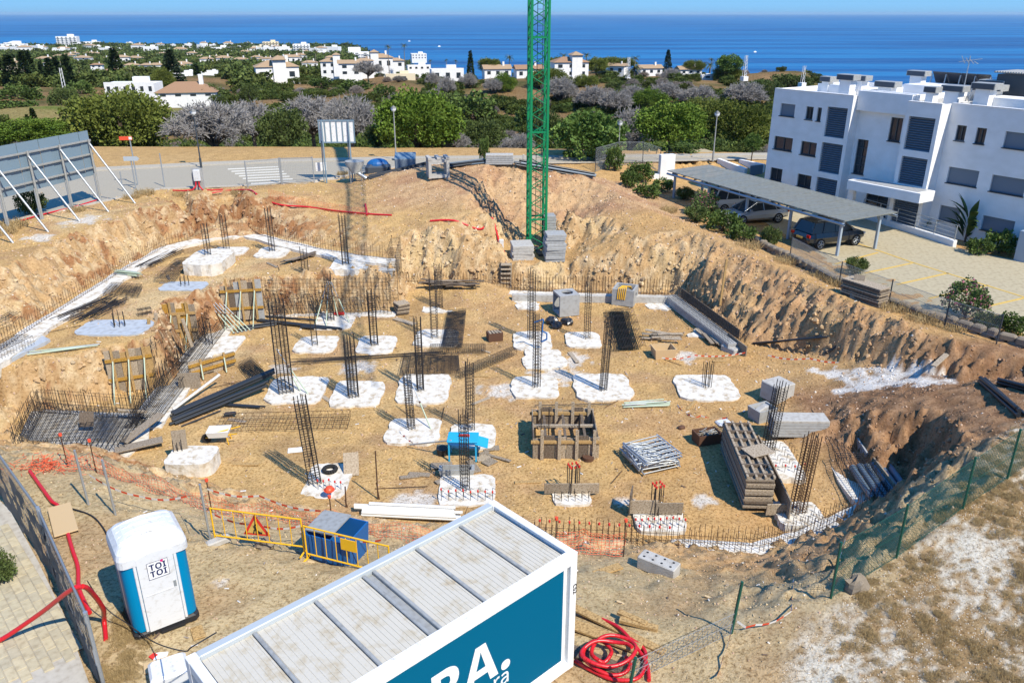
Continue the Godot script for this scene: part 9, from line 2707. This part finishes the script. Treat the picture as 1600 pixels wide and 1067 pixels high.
func near_plants() -> void:
	for e in [["oleander", "oleander_bush", Vector3(13.24,2.6,-54.34), 1.9, 1.7, "pink flowering oleander beside the parked white car"], ["oleander", "oleander_bush", Vector3(20.88,2.5,-34.56), 2.1, 1.9, "pink flowering oleander at the car park's near edge"], ["bush", "green_bush", Vector3(18.54,2.5,-41.32), 1.25, 1.0, "small round bush by the carport's nearest column"], ["bush", "green_bush", Vector3(15.52,2.5,-46.69), 1.35, 1.2, "round bush between carport and right bank"], ["scrub", "green_bush", Vector3(13.38,2.6,-49.81), 2.4, 1.3, "feathery green bush at the bank's top before the silver car"], ["scrub", "green_bush", Vector3(10.36,2.9,-64.82), 2.2, 1.5, "green bush at the wire enclosure's near side"], ["scrub", "green_bush", Vector3(8.44,3.2,-66.25), 1.5, 1.9, "tall green bush behind the bank left of the white pillar"], ["scrub", "green_bush", Vector3(11.61,2.7,-61.53), 1.8, 1.0, "low bush below the carport's far end"], ["bush", "green_bush", Vector3(12.89,2.6,-59.24), 1.5, 0.9, "dark low bush left of the flowering oleander"], ["scrub", "green_bush", Vector3(21.93,2.5,-32.64), 1.4, 0.9, "bright low bush at the photograph's right edge"], ["scrub", "hedge", Vector3(15.82,2.6,-73.89), 3.0, 0.9, "clipped green hedge beside the white pillar"], ["scrub", "hedge", Vector3(27.35,2.4,-45.25), 1.6, 1.0, "square green hedge below the large leaved plant"], ["scrub", "hedge", Vector3(28.7,2.4,-45.52), 1.9, 1.3, "light green hedge at the building's right"], ["bush", "green_bush", Vector3(27.2,2.4,-50.91), 1.4, 1.1, "round clipped bush behind the ramp railing"], ["bush", "dark_shrub", Vector3(-29.6,4,-48.61), 1.7, 1.5, "dark thin shrub growing behind the hoarding's struts"], ["scrub", "climber", Vector3(-2.05,5,-60.14), 0.8, 1.9, "upright green creeper on the crest by the slabs"], ["scrub", "green_bush", Vector3(9.27,2.9,-62.5), 1.8, 1.2, "green bush in front of the wire enclosure"], ["scrub", "green_bush", Vector3(10.11,2.8,-59.21), 2.0, 1.0, "grey green bush on the bank top left of the carport"], ["bush", "green_bush", Vector3(12.26,2.7,-52.28), 1.8, 1.1, "bush below the flowering oleander"], ["scrub", "green_bush", Vector3(14.07,2.7,-47.57), 1.8, 1.0, "bush on the bank top before the carport column"], ["bush", "green_bush", Vector3(20.98,2.6,-33.01), 1.5, 0.8, "dark bush at the near oleander's right"], ["bush", "leafy_branch", Vector3(-11.79,3.5,-14.88), 0.9, 0.8, "leafy branch reaching in at the left edge"]]:
		var p: Vector3 = on(e[2])
		tree(e[1], e[5], "shrub", e[0], p + Vector3(0, e[4] * 0.5, 0), e[3], e[4], p.y, 1 + int(e[3] * 10) % 2)
	for e in [[Vector3(28.01,2.4,-48.08), 2.3, 2.6, "tall large leaved plant against the building's white wall"], [Vector3(25.19,2.4,-58.84), 1.6, 2.4, "large leaved plant left of the entrance canopy"], [Vector3(22.92,2.4,-65.5), 1.8, 2.4, "large leaved plant before the building's left windows"]]:
		var p: Vector3 = e[0]
		tree("large_leaf_plant", e[3], "plant", "banana", p + Vector3(0, e[2] * 0.5, 0), e[1] * 1.3, e[2] * 1.2, p.y, 1, "", 0.06)
	# dry grass tufts
	var k := 0
	for e in [[Vector3(-27.27,4,-49.47), 1.2, 0.45], [Vector3(-25.26,4,-54.64), 1.4, 0.5], [Vector3(-25.51,4,-53.21), 1.1, 0.4], [Vector3(-19.41,4.1,-56.32), 1.0, 0.5], [Vector3(-28.95,4,-45.43), 1.6, 0.7], [Vector3(-28.65,4,-43.97), 1.5, 0.6], [Vector3(10.86,3,-54.74), 1.2, 0.6], [Vector3(13.81,2.9,-45.26), 1.5, 0.6], [Vector3(16.41,2.8,-40.04), 1.6, 0.5], [Vector3(15.04,2.8,-42.6), 1.3, 0.5], [Vector3(16.61,2.7,-38.74), 1.2, 0.6], [Vector3(17.71,2.7,-34.96), 1.4, 0.5], [Vector3(18.45,2.7,-33.7), 1.4, 0.5], [Vector3(19.35,2.7,-32.75), 1.2, 0.4], [Vector3(-23.05,4.1,-55.23), 1.0, 0.35], [Vector3(-12.96,4.1,-61.41), 0.9, 0.5]]:
		var p: Vector3 = on(e[0])
		tree("dry_grass_tuft", "tuft of dry straw coloured grass on the rim %s" % ["under the hoarding's middle", "at the orange sign's foot", "left of the orange sign's foot", "right of the meter box", "at the left edge, upper", "at the left edge, lower", "below the carport's far end", "before the silver car", "below the grey car", "between round bush and bank", "by the board stack", "right of the board stack", "before the near oleander, left", "before the near oleander, right", "left of the meter box", "beside the white site board"][k], "grass", "grass", p + Vector3(0, e[2] * 0.4, 0), e[1], e[2], p.y, k % 2, "dry grass tufts on the rims")
		k += 1
	# straw and weeds over the gravel field and along the footway fence
	var mm := MultiMesh.new()
	mm.transform_format = MultiMesh.TRANSFORM_3D
	mm.mesh = crown_mesh("grass", 0)
	var tr := []
	rng.seed = 4242
	for i in 3600:
		var z := rng.randf_range(-27.0, -8.0)
		var x := rng.randf_range(4.0, 20.0)
		if i > 3400:
			z = rng.randf_range(-18.0, -9.0)
			x = -8.05 + (z + 13.0) * 0.22 + rng.randf_range(-0.35, 0.5)
			if x > -5.5: continue
		elif x < 9.5 + (z + 16.0) * -1.05 - 0.3 or fbm.get_noise_2d(x * 0.7 - 20, z * 0.7 + 9) > rng.randf_range(-0.05, 0.4): continue
		var r := rng.randf_range(0.07, 0.2)
		tr.append(Transform3D(Basis(Vector3.UP, rng.randf() * TAU).scaled_local(Vector3(r, r * 0.7, r)), Vector3(x, gy(x, z) + r * 0.22, z)))
	mm.instance_count = tr.size()
	for i in tr.size(): mm.set_instance_transform(i, tr[i])
	var o := MultiMeshInstance3D.new()
	o.name = "dry_grass"
	o.multimesh = mm
	o.material_override = M.twig
	add_child(o)
	tag(o, "dry straw growing through the white gravel field", "grass", "", "stuff")

# ---------------------------------------------------------------- houses beyond the valley and boats
func villa(label: String, c: Vector3, w: float, h: float, roof: String, opt := {}) -> Node3D:
	# c: middle of the front foot
	var t := thing(opt.get("called", "villa"), label, "house", c, opt.get("turn", 0.2), opt.get("group", "houses beyond the valley"))
	var d: float = opt.get("depth", w * 0.6)
	var m: Material = M[opt.get("wall", "render_white")]
	boxpart("wall", t, m, Vector3(0, h * 0.5 - 2.0, -d * 0.5), Vector3(w, h + 4.0, d))
	if roof == "hip" or roof == "gable":
		var q := MB.new()
		var e := 0.4
		var rh: float = opt.get("rise", w * 0.14)
		var x := w * 0.5 + e
		var z0 := e
		var z1 := -d - e
		var rx := x if roof == "gable" else maxf(x - d * 0.5 - e, 0.2)
		var a := [Vector3(-x, h, z0), Vector3(x, h, z0), Vector3(x, h, z1), Vector3(-x, h, z1)]
		var r0 := Vector3(-rx, h + rh, -d * 0.5)
		var r1 := Vector3(rx, h + rh, -d * 0.5)
		q.quad(a[0], r0, r1, a[1]); q.quad(a[2], r1, r0, a[3])
		q.tri(a[1], r1, a[2]); q.tri(a[3], r0, a[0])
		q.quad(a[0], a[1], a[2], a[3])
		var ro := part("roof", q.mesh(), M[opt.get("tile", "roof_tile_pale")], t)
		boxpart("chimney", ro, m, Vector3(w * 0.25, h + rh * 1.05, -d * 0.4), Vector3(w * 0.07, rh * 1.4, w * 0.07))
	else:
		boxpart("parapet", t, m, Vector3(0, h + 0.15, -0.1), Vector3(w, 0.3, 0.2))
		boxpart("roof_hut", t, m, Vector3(w * 0.15, h + w * 0.05, -d * 0.6), Vector3(w * 0.3, w * 0.12, d * 0.3))
	var n: int = opt.get("wins", 3)
	var fl: int = opt.get("floors", 1)
	for f in fl:
		for k in n:
			var ww := w / n * 0.38
			var wh := minf(h / fl * 0.45, 1.5)
			var o := boxpart("window", t, M.glass_dark, Vector3(-w * 0.5 + (k + 0.5) * w / n, (f + 0.5) * h / fl, 0.03), Vector3(ww, wh, 0.08))
			if w > 12.0 and fl > 2: boxpart("balcony", t, m, o.position + Vector3(0, -wh * 0.6, 0.5), Vector3(w / n * 0.9, 0.5, 0.9))
	if opt.has("tower"):
		var tw: float = w * 0.3
		var tx: float = opt["tower"] * w
		boxpart("tower", t, m, Vector3(tx, h * 0.75 - 1.0, -0.2 - tw * 0.4), Vector3(tw, h * 1.5 + 2.0, tw + 0.8))
		boxpart("window", t, M.glass_dark, Vector3(tx, h * 1.1, 0.25), Vector3(tw * 0.35, h * 0.22, 0.08))
		var q := MB.new()
		var p := Vector3(tx, h * 1.5 + tw * 0.32, -0.2 - tw * 0.4)
		var b := [Vector3(-0.62, 0, 0.8), Vector3(0.62, 0, 0.8), Vector3(0.62, 0, -0.8), Vector3(-0.62, 0, -0.8)]
		for i in 4: q.tri(Vector3(tx, h * 1.5, -0.2 - tw * 0.4) + b[i] * tw, p, Vector3(tx, h * 1.5, -0.2 - tw * 0.4) + b[(i + 1) % 4] * tw)
		part("tower_roof", q.mesh(), M.roof_tile_pale, t)
	return t

func stage_far() -> void:
	rng.seed = 31
	var V := [
		["white villa with a square tower below the far palms", Vector3(-71.01,-3.76,-255), 62, 24, "hip", {"tower": 0.05, "turn": 0.35}],
		["left house of the white villa cluster with tiled roofs", Vector3(-55.81,-2.38,-262), 34, 22, "hip", {"tower": 0.2, "floors": 2}],
		["middle house of the white villa cluster with round window", Vector3(-48.9,-2.09,-255), 34, 20, "gable", {"floors": 2, "wins": 2}],
		["right house of the white villa cluster", Vector3(-46.3,-1.63,-265), 26, 18, "hip", {"wins": 2}],
		["white villa with two pale hipped roofs right of the cluster", Vector3(-42.97,-1.29,-275), 38, 18, "hip", {"tower": -0.2}],
		["low white house at the end of the villa row", Vector3(-39.34,-1.69,-285), 26, 12, "hip", {"wins": 2}],
		["long cream garden wall house below the villa row", Vector3(-31.85,-2.45,-240), 44, 10, "flat", {"wall": "render_cream", "wins": 1}],
		["flat roofed white house above the brown gully", Vector3(-18.31,-2.62,-240), 48, 20, "flat", {"wins": 3}],
		["low white row house left of the flat roofed house", Vector3(-31.91,-2.62,-290), 34, 7, "flat", {"wins": 4}],
		["gabled white house left of the crane mast", Vector3(-4.19,-1.93,-250), 40, 12, "gable", {"wins": 3}],
		["white house half hidden behind the crane mast", Vector3(5.22,-1.93,-245), 40, 14, "gable", {"wins": 3, "tile": "roof_tile"}],
		["two storey white villa on the ridge right of the crane", Vector3(17.35,-1.75,-245), 52, 24, "hip", {"tower": 0.15, "floors": 2, "tile": "roof_tile"}],
		["gabled white house with chimney on the ridge", Vector3(31.42,-1.72,-255), 26, 14, "gable", {"wins": 2, "turn": -0.5}],
		["low white house with big dark veranda on the ridge", Vector3(42.28,-1.72,-255), 34, 10, "gable", {"wins": 3}],
		["low white house below the thin palm on the ridge", Vector3(54.94,-1.92,-258), 34, 8, "gable", {"wins": 3}],
		["small white outhouse at the ridge's right", Vector3(57.13,-2.29,-245), 18, 6, "flat", {"wins": 1}],
		["long flat white house with a beam pergola", Vector3(-93.92,-2.98,-205), 72, 18, "flat", {"wins": 6, "turn": 0.1}],
		["low white house with wide terracotta roof", Vector3(-76.43,-2.8,-195), 86, 8, "hip", {"tile": "roof_tile", "rise": 2.2, "wins": 4}],
		["white cottage with red roof left of the fir", Vector3(-137.74,-4.71,-290), 30, 8, "hip", {"tile": "roof_tile", "wins": 3}],
		["cream house with tiled roof at the far left", Vector3(-160.73,-0.79,-270), 26, 8, "hip", {"wall": "render_cream", "wins": 2}],
		["small house among the left cypresses", Vector3(-157.73,-3.8,-320), 16, 5, "hip", {"tile": "roof_tile", "wins": 2}],
	]
	for e in V:
		var c: Vector3 = e[1]
		var k: float = -c.z / 1250.0
		villa(e[0], c, e[2] * k, e[3] * k * 0.85, e[4], e[5])
	# white village in rows
	for i in 26:
		var px := 285.0 + (i % 9) * 11.0 + (i / 9) * 5.0
		var dd := 330.0 + (i / 9) * 26.0
		var y: float = 15.5 - dd * ([0.0805, 0.0765, 0.0735][i / 9])
		villa("small white cube house of the village row", Vector3((px - 800.0) / 1250.0 * dd * 1.04, y, -dd), 3.4 + (i * 7 % 4) * 0.5, 2.6 + (i * 5 % 3) * 0.6, "flat", {"called": "village_house", "wins": 2, "group": "white village houses", "turn": 0.3})
	# coast
	for e in [["tall rounded white hotel on the far left coast", Vector3(-731.12,-37.05,-1400), 28, 15, 6], ["lower hotel right of the rounded one on the coast", Vector3(-716.71,-37.9,-1450), 20, 7, 3], ["tall white and yellow tower block on the coast", Vector3(-326.21,-39.07,-1150), 22, 20, 8], ["lower wing of the yellow tower block", Vector3(-341.83,-39.07,-1150), 20, 14, 5], ["tall white hotel with two steps on the coast", Vector3(-223.09,-31.06,-900), 24, 22, 7], ["long white terrace block on the coast", Vector3(-355.89,-42.19,-1100), 40, 9, 3], ["white stepped block left of the long terrace", Vector3(-412.15,-43.15,-1200), 26, 14, 4], ["white flats between the hotel and the villa cluster", Vector3(-178.25,-24.74,-800), 16, 10, 3], ["wide white flats on the shore above the villas", Vector3(-163.75,-27.86,-850), 60, 10, 3], ["white blocks at the left edge of the coast", Vector3(-765.19,-38.81,-1300), 36, 10, 3], ["white flats right of the shore flats", Vector3(-98.56,-29.77,-900), 22, 7, 2], ["low white rows before the yellow tower", Vector3(-285.33,-35.82,-1050), 50, 7, 2]]:
		var c: Vector3 = e[1]
		var k: float = -c.z / 1250.0
		villa(e[0], c, e[2] * k, e[3] * k, "flat", {"called": "coast_building", "wall": "render_cream" if "yellow" in e[0] else "render_white", "floors": e[4], "wins": 5, "depth": 18.0, "group": "coast buildings"})
	for i in 100:
		var px := 8.0 + (i % 50) * 11.0 + rng.randf_range(-4, 4)
		var dd := (950.0 + rng.randf_range(0, 480)) if i < 62 else rng.randf_range(420, 900)
		if px > 430.0: dd = minf(dd, 900.0)
		var y := land((px - 800) / 1250 * dd, -dd) + 3.0
		villa("small white house of the far coastal town", Vector3((px - 800.0) / 1250.0 * dd * 1.05, y, -dd), rng.randf_range(8, 18) if i < 62 else rng.randf_range(6, 10), rng.randf_range(4, 8) if i < 62 else 3.0, "flat" if i % 3 and i < 62 else "hip", {"called": "town_house", "wins": 3, "group": "far coastal town houses", "turn": rng.randf_range(-0.4, 0.4)})
	# lattice pylons
	for e in [[Vector3(-96.5,-1.12,-180), 40, "thin white pylon among the left bushes"], [Vector3(32.44,-2.07,-235), 33, "white pylon on the ridge below the gabled house"], [Vector3(65.03,-1.73,-235), 34, "white pylon on the ridge near the apartment block"], [Vector3(41.61,5.47,-120), 32, "thin mast behind the apartment block's left end"]]:
		var c: Vector3 = e[0]
		var h: float = e[1] * -c.z / 1250.0
		var t := thing("lattice_pylon", e[2], "pylon", Vector3(c.x, c.y, c.z), 0.4)
		t.scale = Vector3(clampf(-c.z / 235.0, 0.4, 1.0), 1.0, clampf(-c.z / 235.0, 0.4, 1.0))
		for s in [[-1, -1], [1, -1], [1, 1], [-1, 1]]: barpart("leg", t, M.white_paint, Vector3(s[0] * 0.45, -1, s[1] * 0.45), Vector3(s[0] * 0.25, h, s[1] * 0.25), 0.07, 4)
		var q := MB.new()
		var n := int(h / 0.8)
		for k in n:
			var y := k * h / n
			var f := 0.45 - 0.2 * k / n
			q.bar(Vector3(-f, y, f), Vector3(f, y + h / n, f), 0.05, 3)
			q.bar(Vector3(f, y, -f), Vector3(f, y + h / n, f), 0.05, 3)
		part("lacing", q.mesh(), M.white_paint, t)
		boxpart("footing", t, M.render_white, Vector3(0, 0.2, 0), Vector3(1.6, 1.2, 1.6))
	# boats
	for e in [[Vector3(-301.32,-55.48,-2500), "white boat far out left of the crane"], [Vector3(-179.73,-58.88,-2100), "white boat nearer the shore left of the crane"], [Vector3(515.28,-63.52,-1800), "white speedboat near the right shore"]]:
		var c: Vector3 = e[0]
		var b := thing("motor_boat", e[1], "boat", Vector3(c.x, -61.8, c.z), 0.3, "boats on the sea")
		var q := MB.new()
		q.cbox(Vector3(0, 0.8, 0), Vector3(7, 1.6, 2.4), 0.6)
		part("hull", q.mesh(), M.boat_white, b)
		boxpart("cabin", b, M.boat_white, Vector3(-0.5, 2.1, 0), Vector3(2.8, 1.2, 1.8), Basis(), 0.3)
	enclosure()

func enclosure() -> void:
	# white pillar, wire enclosure and ramp walls at the far end of the car park
	var p := thing("gate_pillar", "white gate pillar at the carport's far end", "pillar", on(Vector3(12.63,2.6,-65.82)), 0.2)
	boxpart("shaft", p, M.render_white, Vector3(0, 0.95, 0), Vector3(1.25, 2.1, 0.5), Basis(), 0.02)
	boxpart("plinth", p, M.render_white, Vector3(-0.9, 0.2, 0), Vector3(0.6, 0.5, 0.4))
	wire_fence("wire_enclosure", "tall wire enclosure with creepers left of the white pillar", [on(Vector3(6.8,3.3,-65.72)), on(Vector3(8.85,3,-67.33)), on(Vector3(10.97,2.8,-67.83)), on(Vector3(12.34,2.7,-67.22))], 1.9, M.frame_dark, M.mesh_wire, 0.14, 0.008)
	var r := thing("ramp_wall", "white stepped garage ramp wall left of the apartment block", "wall", Vector3(18.15,2.6,-69.49), yaw(Vector3(18.15,2.6,-69.49), Vector3(19.7,2.6,-66.63)))
	boxpart("wall", r, M.render_white, Vector3(1.1, 0.55, 0), Vector3(3.4, 1.1, 0.3), Basis(Vector3(0, 0, 1), -0.1))
	boxpart("wall", r, M.render_white, Vector3(1.6, 0.55, -1.8), Vector3(2.8, 1.2, 0.3))
	boxpart("gate", r, M.shutter, Vector3(3.2, 0.6, -0.8), Vector3(0.06, 1.2, 1.4))

func stage_structures() -> void:
	road_and_verge()
	car_park()
	apartment_building()
	crane()
	roadside()
	site_cabin()
	portable_toilet()
	near_left()
